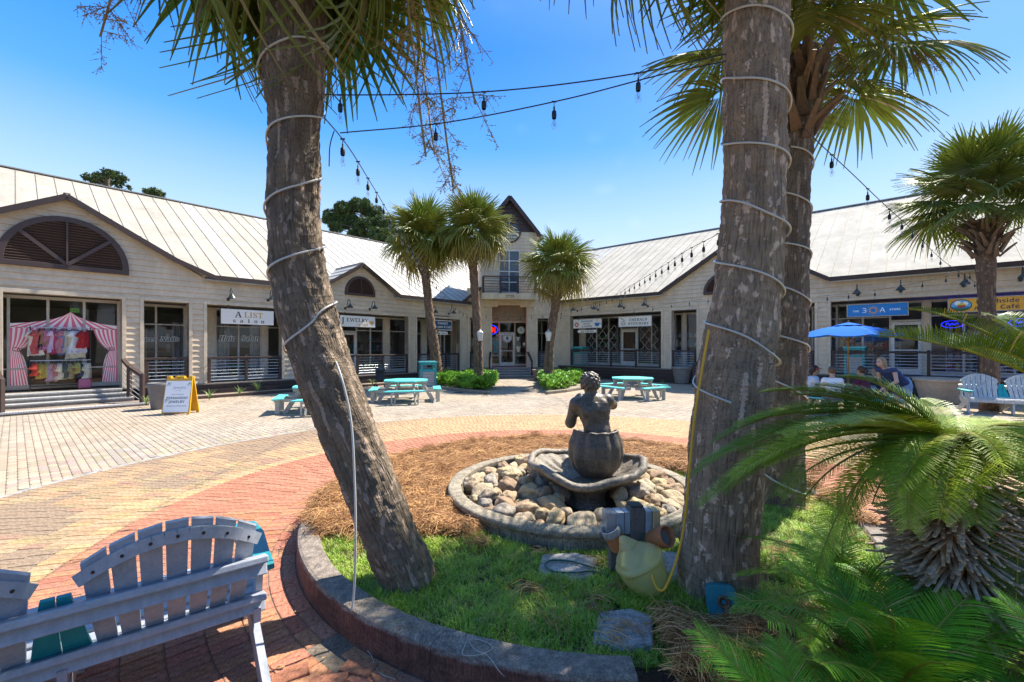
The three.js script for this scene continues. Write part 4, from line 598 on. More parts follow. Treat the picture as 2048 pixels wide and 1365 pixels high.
// --- cycads ---
function cycadFrond(L, o = {}) { const n = o.n ?? 78, p = [], c = [], w = o.w ?? .0062, lw = o.lw ?? .17, bend = o.bend ?? .5, cup = o.cup ?? .55, N = 26; const P = (t) => V(L * (t - .12 * bend * t * t), L * (.30 * t - (.30 + .62 * bend) * t * t) * (o.rise ?? 1), L * (o.side ?? 0) * t * t);
  const q = (A, B, C, D, k) => { p.push(...A.toArray(), ...B.toArray(), ...C.toArray(), ...A.toArray(), ...C.toArray(), ...D.toArray()); for (let i = 0; i < 6; i++) c.push(...k); };
  for (let i = 0; i < N; i++) { const a = P(i / N), b = P((i + 1) / N), r = lerp(.011, .003, i / N), k = [.24, .25, .03]; q(a.clone().add(V(0, r, -r)), b.clone().add(V(0, r, -r)), b.clone().add(V(0, r, r)), a.clone().add(V(0, r, r)), k); for (const s of [-1, 1]) q(a.clone().add(V(0, -r, 0)), b.clone().add(V(0, -r, 0)), b.clone().add(V(0, r, s * r)), a.clone().add(V(0, r, s * r)), k); }
  for (let i = 0; i < n; i++) { const t = lerp(.10, .995, i / n), a = P(t), T = P(Math.min(1, t + .01)).sub(P(t - .01)).normalize(), up = V(0, 0, 1).cross(T).normalize().multiplyScalar(-1); if (up.y < 0) up.negate(); const len = lw * Math.pow(Math.sin(PI * clamp(.10 + t * .86)), .55) * rr(.93, 1.05);
    for (const s of [-1, 1]) { const side = V(0, 0, s), fwd = lerp(.25, .95, t) + rr(-.05, .05), d = side.clone().addScaledVector(T, fwd).addScaledVector(up, cup + rr(-.05, .05)).normalize(); const kk = rr(.82, 1.18), g0 = o.col ?? [.045, .115, .012], k = rnd() < (o.dry ?? .01) ? [.32, .26, .08] : g0.map((v) => v * kk); let prev; const S = 3, wd = T.clone();
      for (let j = 0; j <= S; j++) { const u = j / S, e = a.clone().addScaledVector(d, len * u).addScaledVector(up, -len * .22 * u * u * (o.limp ?? 1)).add(V(0, -.02 * u * u, 0)), ww = w * (u < .1 ? .6 : 1 - .72 * u * u) , A = e.clone().addScaledVector(wd, -ww * .5), B = e.clone().addScaledVector(wd, ww * .5); if (prev) q(prev[0], A, B, prev[1], [k[0] * (1 + .3 * u), k[1] * (1 + .3 * u), k[2] * (1 + .4 * u)]); prev = [A, B]; } } }
  return geoOf(p, c); }
const cycadM = mat([1, 1, 1], .45, { phys: true, transmission: .3, thickness: 0, vertexColors: true, side: THREE.DoubleSide, specularIntensity: .35 });
function archFrond(A, B, C, o = {}) { // frond along a curve A - B - C (B is the height of the arch), leaflets set in a V
  const cv = new THREE.QuadraticBezierCurve3(A, B.clone().multiplyScalar(2).sub(A.clone().add(C).multiplyScalar(.5)), C), L = cv.getLength(), n = Math.round(L * (o.dens ?? 105)), p = [], c = [], lw = o.lw ?? .125, w = o.w ?? .0066, N = 22;
  const q = (a, b, d, e, k) => { p.push(a.x, a.y, a.z, b.x, b.y, b.z, d.x, d.y, d.z, a.x, a.y, a.z, d.x, d.y, d.z, e.x, e.y, e.z); for (let i = 0; i < 6; i++) c.push(...k); };
  const fr = (t) => { const P = cv.getPointAt(t), T = cv.getTangentAt(t), s = T.clone().cross(V(0, 1, 0)); if (s.length() < .15) s.set(.3, 0, 1).cross(T).negate(); s.normalize(); if (o.roll) s.applyAxisAngle(T, o.roll); return { P, T, s, u: s.clone().cross(T).normalize() }; };
  for (let i = 0; i < N; i++) { const a = fr(i / N), b = fr((i + 1) / N), r = lerp(.010, .0025, i / N), k = [.27, .27, .035]; const ring = (f) => [0, 1, 2, 3].map((m) => f.P.clone().addScaledVector(f.s, r * Math.cos(m * PI / 2)).addScaledVector(f.u, r * Math.sin(m * PI / 2))); const R0 = ring(a), R1_ = ring(b); for (let m = 0; m < 4; m++) q(R0[m], R0[(m + 1) % 4], R1_[(m + 1) % 4], R1_[m], k); }
  const base = o.col ?? [.17, .27, .022];
  for (let i = 0; i < n; i++) { const t = lerp(.08, .995, i / n), f = fr(t), len = lw * Math.pow(Math.sin(PI * clamp(.09 + t * .87)), .5) * rr(.93, 1.05);
    for (const s of [-1, 1]) { const cup = (o.cup ?? .72) + rr(-.06, .06), d = f.s.clone().multiplyScalar(s).addScaledVector(f.T, lerp(.3, 1.0, t) + rr(-.05, .05)).addScaledVector(f.u, cup).normalize(), kk = rr(.8, 1.2), k = rnd() < (o.dry ?? .03) ? [.40, .32, .09] : base.map((v) => v * kk); let pr; for (let j = 0; j <= 3; j++) { const u = j / 3, e = f.P.clone().addScaledVector(d, len * u).addScaledVector(f.u, -len * .2 * u * u).add(V(0, -.015 * u * u, 0)), ww = w * (u < .1 ? .6 : 1 - .7 * u * u), a = e.clone().addScaledVector(f.T, -ww * .5), b = e.clone().addScaledVector(f.T, ww * .5); if (pr) q(pr[0], a, b, pr[1], [k[0] * (1 + .35 * u), k[1] * (1 + .3 * u), k[2] * (1 + .4 * u)]); pr = [a, b]; } } }
  return geoOf(p, c); }
const cycB = [0, 1, 2].map((k) => archFrond(V(0, 0, 0), V(.42, .12, .03 * (k - 1)), V(.85, .02 - .12 * k, .1 * (k - 1)), { lw: .19, w: .0085, dens: 84, cup: .35, col: [[.13, .30, .018], [.15, .33, .02], [.10, .25, .018]][k] }));
function setFrond(T, geo, C, az, el, s, roll = 0) { const m = part('frond', geo, cycadM, T); m.position.copy(C); m.rotation.order = 'YZX'; m.rotation.set(roll, az, R(el)); m.scale.setScalar(s); return m; }
const frondPx = (T, Z, A, list, o = {}) => { for (const [mx, my, tx, ty, dz, ex] of list) { const P = T.position, a = at(A[0] + rr(-8, 8), A[1] + rr(-6, 6), Z), b = at(mx, my, Z + dz * .5), c = at(tx, ty, Z + dz); part('frond', archFrond(a.sub(P), b.sub(P), c.sub(P), { ...o, ...(ex ?? {}) }), cycadM, T); } };
{ // old cycad with a thick shaggy trunk
  const Z = 2.25, P = at(1905, 1400, Z), T = thing('cycad', 'large sago cycad at the right with arching fronds and a shaggy stubbed trunk', 'cycad', V(P.x, .08, P.z)), C = at(1897, 882, Z).sub(T.position);
  const cv = new THREE.CatmullRomCurve3([V(.08, -.1, 0), V(.05, .4, 0), V(.01, .8, 0), V(C.x, C.y, C.z)]); const g = trunkGeo([0, .33, .66, 1].map((t) => cv.getPointAt(t)), [.15, .155, .16, .12], 40, 24, .03, 0); part('trunk', g, mat([.34, .22, .14], .95, { map: barkTex, bump: barkBump, bs: .02, tri: false }), T);
  const stubs = [0, 1, 2].map((k) => { const L = [.14, .18, .11][k], q = cyl(.0085, .0055, L, 5, 0, 0, 0); q.scale(1.5, 1, .75); return tint(q.toNonIndexed(), (v) => { const t = v.y / L, e = [.9, 1.2, 1][k]; return [lerp(.38, .66, t) * e, lerp(.25, .50, t) * e, lerp(.15, .35, t) * e]; }); });
  for (let i = 0; i < 290; i++) { const t = lerp(.30, .90, i / 290), a = i * 2.39996, c = cv.getPointAt(t), r = lerp(.145, .14, t); const m = part('frond_stub', stubs[i % 3], bootM, T); m.position.set(c.x + Math.sin(a) * r, c.y, c.z + Math.cos(a) * r); m.rotation.order = 'YXZ'; m.rotation.set(lerp(2.3, 1.45, t) + rr(-.2, .2), a, rr(-.2, .2)); m.scale.setScalar(rr(.85, 1.25)); }
  { const im = new THREE.InstancedMesh(stubs[1], bootM, 1900), mm = new THREE.Object3D(); mm.rotation.order = 'YXZ'; for (let i = 0; i < 1900; i++) { const t = lerp(.24, .93, rnd()), a = rnd() * 6.283, c = cv.getPointAt(t), r = lerp(.145, .14, t); mm.position.set(c.x + Math.sin(a) * r, c.y, c.z + Math.cos(a) * r); mm.rotation.set(lerp(2.5, 1.5, t) + rr(-.3, .3), a, rr(-.4, .4)); mm.scale.setScalar(rr(.5, 1.05)); mm.updateMatrix(); im.setMatrixAt(i, mm.matrix); } im.name = 'frond_stub'; im.userData.kind = 'stuff'; im.castShadow = im.receiveShadow = true; T.add(im); }
  { const a = []; for (let i = 0; i < 420; i++) { const t = rr(.05, .5), an = rnd() * 6.28, c = cv.getPointAt(t), r = .2, p = V(c.x + Math.sin(an) * r, c.y, c.z + Math.cos(an) * r), q = p.clone().add(V(Math.sin(an) * rr(.03, .12), -rr(.08, .28), Math.cos(an) * rr(.03, .12))); a.push(rod(p, q, .004, .0015, 3)); } part('dry_fibres', a, mat([.22, .17, .13], .9), T); }
  const litGreen = { col: [.29, .38, .028] }, shadedGreen = { col: [.13, .215, .02] };  // sunlit and shaded frond tones put straight into the leaf colour
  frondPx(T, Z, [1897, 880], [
    [1640, 838, 1383, 952, .25, shadedGreen], [1640, 880, 1398, 1012, .05], [1665, 872, 1462, 955, -.1, litGreen], [1725, 850, 1566, 872, -.25, litGreen], [1710, 795, 1522, 785, .35, shadedGreen], [1790, 785, 1684, 755, .3, shadedGreen], [1868, 830, 1836, 800, .35], [1660, 812, 1425, 885, .3, shadedGreen], [1690, 905, 1560, 995, -.15, shadedGreen], [1735, 945, 1628, 1168, -.2, litGreen], [1765, 915, 1690, 1030, -.1, shadedGreen], [1800, 920, 1745, 1010, -.2], [1835, 905, 1818, 1060, -.35, litGreen], [1860, 890, 1790, 985, -.3], [1860, 930, 1805, 1030, -.3, shadedGreen], [1925, 940, 1955, 1050, -.3], [1900, 930, 1880, 1040, -.35, litGreen], [1985, 905, 2040, 1000, -.25, shadedGreen], [1950, 890, 2060, 950, -.1], [1840, 900, 1740, 960, -.2, litGreen], [1660, 850, 1400, 930, .1, shadedGreen], [1680, 825, 1470, 850, .2], [1700, 885, 1530, 930, -.05, litGreen], [1690, 860, 1450, 985, .1], [1720, 905, 1600, 1010, 0, shadedGreen], [1740, 810, 1590, 790, .3], [1770, 800, 1630, 770, .35, shadedGreen], [1760, 930, 1680, 1090, -.1, shadedGreen], [1780, 840, 1690, 850, -.3, litGreen], [1980, 890, 1925, 990, -.25, litGreen], [1960, 872, 2010, 925, -.35, litGreen],
    [1985, 850, 2110, 862, .35, litGreen], [2010, 865, 2140, 925, .1], [1990, 880, 2110, 985, -.1], [2010, 940, 2030, 1230, -.3, { lw: .17, cup: .3, col: [.06, .14, .014] }], [2030, 930, 2130, 1150, -.2], [2020, 900, 2170, 1060, 0], [1950, 850, 2010, 850, .6], [1800, 830, 1720, 822, .6], [1930, 850, 1965, 845, .7], [1850, 840, 1790, 830, .7], [1700, 860, 1480, 905, .12], [1745, 830, 1610, 830, .15]], { lw: .145 });
}
{ // cycad just outside the right edge whose fronds reach into the picture
  const Z = 1.95, P = at(2200, 1500, Z), T = thing('cycad', 'cycad beyond the right edge reaching in with long fronds before the cafe sign', 'cycad', V(P.x, .08, P.z)), A = [2165, 800]; const c = at(...A, Z).sub(T.position); part('trunk', tube([V(0, -.1, 0), V(0, c.y * .5, 0), c], .17, 16, 14), mat([.30, .2, .13], .95, { map: barkTex, bump: barkBump, bs: .02, tri: false }), T);
  frondPx(T, Z, A, [[1978, 668, 1815, 618, .1, { col: [.10, .17, .015], lw: .12, cup: .8 }], [1950, 706, 1757, 673, .2, { col: [.13, .21, .016] }], [2030, 712, 1912, 697, .05, { col: [.09, .16, .014] }], [2060, 690, 1985, 640, .4], [2200, 640, 2260, 560, .3], [2330, 700, 2480, 760, .2], [2300, 780, 2430, 950, -.1], [2120, 860, 2090, 1000, -.1], [2240, 900, 2280, 1100, -.2], [2180, 660, 2180, 560, .9], [2300, 660, 2420, 640, .6]], { lw: .19, cup: 1.25 });
}
function pup(label, P, n, s, az0, els) { const T = thing('cycad', label, 'cycad', V(P.x, .08, P.z)); part('trunk', lathe([[.001, .3], [.1, .26], [.13, .12], [.1, 0]], 14), mat([.2, .14, .09], .95), T); for (let i = 0; i < n; i++) { const t = i / n; setFrond(T, cycB[i % 3], V(rr(-.04, .04), .26, rr(-.04, .04)), az0 + i * 2.39996, lerp(els[0], els[1], Math.pow(t, .8)) + rr(-6, 6), s * rr(.85, 1.12), rr(-.3, .3)); } return T; }
{ const Z = 1.82, P = at(1790, 1560, Z), T = thing('cycad', 'bright green young sago cycad at the bottom right in front of the large one', 'cycad', V(P.x, .08, P.z)); const b = { lw: .19, w: .0085, dens: 88, cup: .38, col: [.15, .33, .02] }, d = { ...b, col: [.10, .24, .018] };
  part('trunk', lathe([[.001, .36], [.1, .3], [.13, .14], [.1, -.05]], 14), mat([.2, .14, .09], .95), T);
  frondPx(T, Z, [1785, 1410], [[1640, 1240, 1468, 1206, .1, d], [1680, 1230, 1560, 1108, .25, b], [1700, 1215, 1605, 1092, .35, d], [1600, 1330, 1400, 1318, -.1, b], [1620, 1370, 1425, 1420, -.2, b], [1770, 1210, 1700, 1130, .45, d], [1830, 1220, 1830, 1150, .5, d], [1870, 1260, 1935, 1180, .4, d], [1790, 1270, 1775, 1235, -.25, b], [1850, 1290, 1930, 1200, .1, { ...b, col: [.14, .33, .018] }], [1900, 1310, 2010, 1262, .05, { ...b, col: [.15, .34, .018] }], [1730, 1260, 1690, 1255, -.3, d], [1900, 1370, 2060, 1400, -.1, b], [1660, 1290, 1530, 1240, -.15, b], [1830, 1340, 1890, 1330, -.35, b], [1720, 1340, 1640, 1330, -.4, b]], b); }
pup('small green cycad at the bottom edge right of the rounded curb end', V(.98, 0, -1.34), 20, .72, 1.4, [62, 6]);
pup('young cycad half hidden under the large fronds at the right edge', V(2.1, 0, -1.5), 20, .8, 2.2, [62, 6]);
pup('young cycad between the large trunk and the teal box', V(1.95, 0, -2.5), 18, .72, 3.0, [62, 10]);
// --- two clipped beds by the entrance, low juniper at the right ---
function leafMass(name, label, category, pts, sz, col, n) { // pts() gives a place and height
  const p = []; const q = (A, B, C, D) => p.push(...A, ...B, ...C, ...A, ...C, ...D); for (let i = 0; i < 16; i++) { const a = rnd() * 6.28, e = rr(.2, 1.3), L = rr(.6, 1), d = V(Math.cos(a) * Math.cos(e), Math.sin(e), Math.sin(a) * Math.cos(e)), s = V(-Math.sin(a), 0, Math.cos(a)), o = V(rr(-.3, .3), rr(-.3, .3), rr(-.3, .3)); const m = o.clone().addScaledVector(d, L * .5), t = o.clone().addScaledVector(d, L); q(o.toArray(), m.clone().addScaledVector(s, .2).toArray(), t.toArray(), m.clone().addScaledVector(s, -.2).toArray()); }
  const g = geoOf(p), im = new THREE.InstancedMesh(g, mat([1, 1, 1], .5, { phys: true, transmission: .3, thickness: 0, side: THREE.DoubleSide }), n), mm = new THREE.Object3D(), c = new THREE.Color();
  for (let i = 0; i < n; i++) { const [x, y, z] = pts(i); mm.position.set(x, y, z); mm.rotation.set(rr(-.5, .5), rnd() * 6.28, rr(-.5, .5)); mm.scale.setScalar(sz * rr(.7, 1.25)); mm.updateMatrix(); im.setMatrixAt(i, mm.matrix); const k = rr(.75, 1.25); im.setColorAt(i, c.setRGB(col[0] * k, col[1] * k, col[2] * k)); }
  return stuff(name, label, category, im); }
const bed = (poly, h) => { const P = poly.map(([x, y]) => gnd(x, y)), xs = P.map((p) => p.x), zs = P.map((p) => p.z); return () => { for (;;) { const x = rr(Math.min(...xs), Math.max(...xs)), z = rr(Math.min(...zs), Math.max(...zs)); if (inPoly(x, z, P)) { const m = h * (.72 + .34 * n2(x * 1.1, z * 1.1)); return [x, m * (rnd() < .7 ? rr(.75, 1) : rr(.2, 1)), z]; } } }; };
const bedL = [[872, 764], [960, 760], [996, 766], [985, 782], [930, 783], [872, 775]], bedR = [[1078, 762], [1160, 758], [1172, 765], [1130, 780], [1096, 787], [1078, 775]];
leafMass('shrub_bed', 'bright green low shrubs filling the bed left of the entrance path', 'shrubs', bed(bedL, .62), .13, [.24, .46, .03], 3400);
leafMass('shrub_bed', 'bright green low shrubs filling the bed right of the entrance path', 'shrubs', bed(bedR, .62), .13, [.24, .46, .03], 2900);
leafMass('juniper_bed', 'feathery green juniper behind the sago fronds in front of the white bench', 'shrubs', bed([[1760, 905], [1900, 872], [2060, 872], [2120, 900], [2120, 1000], [1800, 1000]], .34), .1, [.06, .16, .03], 4200);
// --- spiky plants along the left wing ---
{ const blade = (n, h) => { const p = []; for (let i = 0; i < n; i++) { const a = rnd() * 6.28, l = rr(.7, 1) * h, lean = rr(.25, .9); let pr; for (let s = 0; s <= 4; s++) { const t = s / 4, o = lean * l * t * t, y = l * (t - .3 * lean * t * t), w = .018 * (1 - t * .9), A = [Math.cos(a) * o - Math.sin(a) * w, y, Math.sin(a) * o + Math.cos(a) * w], B = [Math.cos(a) * o + Math.sin(a) * w, y, Math.sin(a) * o - Math.cos(a) * w]; if (pr) p.push(...pr[0], ...pr[1], ...B, ...pr[0], ...B, ...A); pr = [A, B]; } } return geoOf(p); };
  const m = mat([.20, .33, .06], .5, { phys: true, transmission: .3, thickness: 0, side: THREE.DoubleSide });
  [[418, 800], [478, 792], [516, 788], [292, 812], [700, 775], [745, 772], [772, 766], [1195, 766], [1326, 776]].forEach(([x, y], i) => { const T = thing('lily_plant', ['spiky lily right of the yellow sign frame', 'spiky lily in the strip below the salon railing, middle of three', 'largest spiky lily in the strip below the salon railing', 'spiky lily by the stair newel', 'spiky lily beside the pot behind the leaning trunk', 'spiky lily left of the stroller', 'spiky lily right of the stroller', 'spiky lily behind the picnic table on the right', 'spiky lily beside the big pot below the lattice window'][i], 'lily', gnd(x, y, .04), i); for (let k = 0; k < 4; k++) part('leaf', blade(5, i === 2 ? .62 : .45), m, T); });
}
// --- trees beyond the roofs, and those across the lot that the shop glass mirrors ---
function tree(label, P, h, clumps, o = {}) { const T = thing(o.name ?? 'pine_tree', label, 'tree', [P.x, 0, P.z]); const cl = clumps.map(([x, y, z, r]) => ({ c: V(x, y, z), r }));
  part('trunk', tube([V(0, -.5, 0), V(.2, h * .4, .1), V(-.1, h * .8, 0), V(0, h, 0)], o.tr ?? .22, 12, 8), mat([.13, .09, .06], .9), T); const br = []; for (const k of cl) { const b = V(0, clamp(k.c.y - 1.2, h * .4, h), 0); br.push(rod(b, k.c, .08, .03, 5)); } part('branch', br, mat([.13, .09, .06], .9), T);
  const leaf = []; for (let i = 0; i < 18; i++) { const a = rnd() * 6.28, e = rr(-.6, 1.4), L = rr(.5, 1), d = V(Math.cos(a) * Math.cos(e), Math.sin(e), Math.sin(a) * Math.cos(e)), s = V(-Math.sin(a), 0, Math.cos(a)).multiplyScalar(.13), t = d.clone().multiplyScalar(L), m = d.clone().multiplyScalar(L * .5); leaf.push(0, 0, 0, ...m.clone().add(s).toArray(), ...t.toArray(), 0, 0, 0, ...t.toArray(), ...m.clone().sub(s).toArray()); }
  const n = cl.reduce((q, k) => q + Math.round((o.dens ?? 130) * k.r * k.r), 0), im = new THREE.InstancedMesh(geoOf(leaf), mat([1, 1, 1], .7, { phys: true, transmission: .25, thickness: 0, side: THREE.DoubleSide }), n), mm = new THREE.Object3D(), c = new THREE.Color(); let i = 0;
  for (const k of cl) for (let j = Math.round((o.dens ?? 130) * k.r * k.r); j > 0; j--, i++) { const d = V(rr(-1, 1), rr(-1, 1), rr(-1, 1)); if (d.length() > 1) d.normalize(); mm.position.copy(k.c).add(V(d.x * k.r, d.y * k.r * .62, d.z * k.r)); mm.rotation.set(rnd() * 6, rnd() * 6, rnd() * 6); mm.scale.setScalar((o.leaf ?? .42) * rr(.7, 1.2)); mm.updateMatrix(); im.setMatrixAt(i, mm.matrix); const q = rr(.7, 1.3); im.setColorAt(i, c.setRGB(.075 * q, .125 * q, .02 * q)); }
  im.name = 'crown'; im.userData.kind = 'stuff'; im.castShadow = im.receiveShadow = true; T.add(im); return T; }
{ const cl = (list, Z, P) => list.map(([x, y, r]) => { const q = at(x, y, Z + rr(-1.5, 1.5)); return [q.x - P.x, q.y, q.z - P.z, r / F * Z]; });
  let Z = 58, P = at(722, 600, Z); tree('broad pine above the left roof between the leaning trunk and the palms', P, at(722, 430, Z).y, cl([[665, 432, 18], [690, 418, 20], [722, 412, 22], [745, 425, 20], [770, 445, 20], [700, 445, 22], [735, 452, 24], [760, 470, 22], [790, 470, 18], [672, 455, 14], [715, 472, 20], [780, 492, 20], [655, 440, 10]], Z, P));
  Z = 62; P = at(215, 560, Z); tree('pine top above the left roof, leftmost of the trees', P, at(215, 345, Z).y, cl([[178, 354, 10], [198, 352, 9], [214, 347, 12], [232, 352, 12], [244, 358, 9], [210, 362, 10], [190, 362, 8], [236, 368, 9], [256, 376, 5]], Z, P), { dens: 110 });
  Z = 60; P = at(305, 580, Z); tree('small round pine top peeking over the left roof', P, at(305, 383, Z).y, cl([[296, 385, 9], [310, 383, 9], [322, 390, 7], [305, 391, 8]], Z, P));
  Z = 50; P = at(915, 640, Z); tree('green tree showing between the two left palms', P, at(915, 480, Z).y, cl([[905, 490, 20], [925, 500, 20], [890, 505, 18], [940, 512, 16], [912, 470, 16], [860, 500, 22], [955, 500, 14]], Z, P), { name: 'leafy_tree' });
  const blob = (h, r) => { const a = []; for (let i = 0; i < 16; i++) { const t = i * 2.4, q = Math.sqrt(i / 16) * r; a.push([Math.cos(t) * q, h - q * .5 + rr(-1, 1), Math.sin(t) * q, r * .42]); } return a; };
  [[-14, 17, 9], [-4, 22, 11], [7, 20, 10], [17, 15, 9], [-24, 8, 9], [27, 6, 10]].forEach(([x, z, h], i) => tree(['leafy tree across the lot behind the viewer, second from the left', 'tall leafy tree across the lot almost straight behind the viewer', 'leafy tree across the lot just right of straight behind the viewer', 'leafy tree across the lot behind and right of the viewer', 'leafy tree behind the viewer at the far left', 'leafy tree behind the viewer at the far right'][i], V(x, 0, z), h * .8, blob(h * .7, h * .42), { name: 'leafy_tree', dens: 26, leaf: .9 }));
}
// ---------- fittings and furniture ----------
const turnOf = (W) => W.o.rotation.y;
const placed = (name, label, cat, W, s, y, d, group) => thing(name, label, cat, W.world(s, y, d), turnOf(W), group);
// signs
function sign(name, label, W, [x0, y0, x1, y1], d, draw, o = {}) { const a = W.hit(x0, y0, d), b = W.hit(x1, y1, d), a2 = W.hit(x0, o.yl ?? y1, d), w = b.x - a.x, h = o.h ?? (a.y - a2.y), T = placed(name, label, 'sign', W, (a.x + b.x) / 2, a.y - h / 2, d);
  const pw = Math.min(1024, Math.round(w * 260)), ph = Math.max(64, Math.round(pw * h / w)); const m = new THREE.MeshStandardMaterial({ roughness: .5 }); m.map = canvasTex(pw, ph, draw);
  if (o.round) { const r = h / 2, sh = new THREE.Shape(); sh.moveTo(-w / 2 + r, -r); sh.lineTo(w / 2 - r, -r); sh.absarc(w / 2 - r, 0, r, -PI / 2, PI / 2); sh.lineTo(-w / 2 + r, r); sh.absarc(-w / 2 + r, 0, r, PI / 2, PI * 1.5); const g = new THREE.ExtrudeGeometry(sh, { depth: .03, bevelEnabled: false }); const p = g.attributes.position, uv = g.attributes.uv; for (let i = 0; i < p.count; i++) uv.setXY(i, p.getX(i) / w + .5, p.getY(i) / h + .5); part('board', g, m, T); return T; }
  part('board', rb(w, h, .05, .008, 0, 0, -.03), o.frame ?? M.brown, T); part('face', new THREE.PlaneGeometry(w - .05, h - .05).translate(0, 0, .0), m, T);
  const fr = o.edge ?? M.wood_white; if (o.rim) part('rim', [bx(w, .03, .03, 0, h / 2 - .015, .003), bx(w, .03, .03, 0, -h / 2 + .015, .003), bx(.03, h - .06, .03, -w / 2 + .015, 0, .003), bx(.03, h - .06, .03, w / 2 - .015, 0, .003)], fr, T);
  part('hanger', [bx(.03, o.hang ?? .14, .02, -w * .35, h / 2 + (o.hang ?? .14) / 2, -.03), bx(.03, o.hang ?? .14, .02, w * .35, h / 2 + (o.hang ?? .14) / 2, -.03)], M.iron, T); 
  part('header_board', rb(w * .72, .1, .06, .006, w * .05, h / 2 + .19, -.08), M.brown, T); return T; }
const paper = (x, w, h, c = '#e9e4da') => { x.fillStyle = c; x.fillRect(0, 0, w, h); for (let i = 0; i < 240; i++) { x.fillStyle = `rgba(110,95,75,${.02 + .03 * rnd()})`; x.fillRect(rnd() * w, rnd() * h, rr(2, w * .08), rr(1, 3)); } };
const txt = (x, s, px, py, size, fill, font = 'serif', o = {}) => { x.font = `${o.style ?? 'bold'} ${size}px ${font}`; x.textAlign = o.align ?? 'center'; x.textBaseline = 'middle'; x.fillStyle = fill; const w = o.max; if (o.space) { let cx = px; for (const ch of s) { x.textAlign = 'center'; x.fillText(ch, cx, py); cx += o.space; } } else w ? x.fillText(s, px, py, w) : x.fillText(s, px, py); };
sign('shop_sign', 'white sign reading ALIST salon above the salon window', LW, [440, 616, 548, 650], .1, (x, w, h) => { paper(x, w, h); txt(x, 'A', w * .315, h * .36, h * .55, '#4a3328'); txt(x, 'LIST', w * .60, h * .36, h * .50, '#c39a55', 'serif', { max: w * .46 }); txt(x, 'salon', w * .24, h * .78, h * .36, '#4a3328', 'serif', { space: w * .135 }); }, { yl: 648.5 });
sign('shop_sign', 'white sign reading Jewelry of 30A with a gold heart', LW, [679, 629.5, 751, 655], .1, (x, w, h) => { paper(x, w, h); txt(x, 'J', w * .08, h * .42, h * .66, '#3a2d2c'); txt(x, 'EWELRY', w * .48, h * .38, h * .46, '#3a2d2c', 'serif', { max: w * .68 }); txt(x, 'OF 30A', w * .62, h * .78, h * .32, '#c09a5a', 'serif', { max: w * .36 }); x.fillStyle = '#c39b52'; x.beginPath(); const cx = w * .89, cy = h * .56, r = h * .13; x.moveTo(cx, cy + r * 1.9); x.bezierCurveTo(cx - r * 3, cy - r * .2, cx - r * 1.5, cy - r * 2.2, cx, cy - r * .6); x.bezierCurveTo(cx + r * 1.5, cy - r * 2.2, cx + r * 3, cy - r * .2, cx, cy + r * 1.9); x.fill(); }, { yl: 654 });
sign('shop_sign', 'dark blue sign reading Coastal Steamer & Cafe', LW, [860, 638.5, 904.5, 661], .08, (x, w, h) => { x.fillStyle = '#d9cdbb'; x.fillRect(0, 0, w, h); x.fillStyle = '#1d4468'; x.fillRect(w * .02, h * .09, w * .96, h * .82); txt(x, 'Coastal', w * .55, h * .30, h * .32, '#f2efe6', 'serif', { style: 'bold italic' }); txt(x, 'Steamer & Café', w * .54, h * .66, h * .32, '#f2efe6', 'serif', { style: 'bold italic', max: w * .82 }); }, { yl: 661 });
sign('shop_sign', 'small white sign hanging under the dark blue cafe sign', LW, [861, 662.5, 895, 669], .08, (x, w, h) => { paper(x, w, h); txt(x, 'Not Just for Seafood', w * .5, h * .55, h * .62, '#3b3630', 'serif', { max: w * .9 }); }, { yl: 669, round: true });
sign('shop_sign', 'white sign reading Seagrove Coffee & Donuts with donut and blue cup', RW, [1146.5, 639.5, 1204, 656], .1, (x, w, h) => { paper(x, w, h); x.lineWidth = h * .17; x.strokeStyle = '#c8696a'; x.beginPath(); x.arc(w * .115, h * .6, h * .2, 0, 7); x.stroke(); txt(x, 'SEAGROVE', w * .48, h * .24, h * .3, '#1b5f86', 'sans-serif', { max: w * .58 }); txt(x, 'COFFEE', w * .47, h * .53, h * .25, '#7a3c26', 'sans-serif', { max: w * .34 }); txt(x, '& DONUTS', w * .49, h * .82, h * .25, '#5a2a1c', 'sans-serif', { max: w * .46 }); x.fillStyle = '#2173b4'; x.beginPath(); x.moveTo(w * .75, h * .45); x.lineTo(w * .95, h * .45); x.lineTo(w * .90, h * .84); x.lineTo(w * .79, h * .84); x.fill(); x.lineWidth = h * .05; x.strokeStyle = '#2173b4'; x.beginPath(); x.arc(w * .95, h * .58, h * .1, -1.4, 1.6); x.stroke(); x.strokeStyle = '#b8565a'; x.lineWidth = h * .03; x.beginPath(); x.moveTo(w * .83, h * .4); x.bezierCurveTo(w * .81, h * .3, w * .86, h * .25, w * .83, h * .14); x.moveTo(w * .87, h * .4); x.bezierCurveTo(w * .85, h * .3, w * .90, h * .25, w * .87, h * .14); x.stroke(); }, { yl: 658, rim: true });
sign('shop_sign', 'small rounded white sign reading ICE CREAM', RW, [1156, 661, 1194, 665], .1, (x, w, h) => { paper(x, w, h); txt(x, 'ICE CREAM', w * .5, h * .55, h * .72, '#4a3a30', 'sans-serif', { max: w * .82 }); }, { yl: 666.5, round: true });
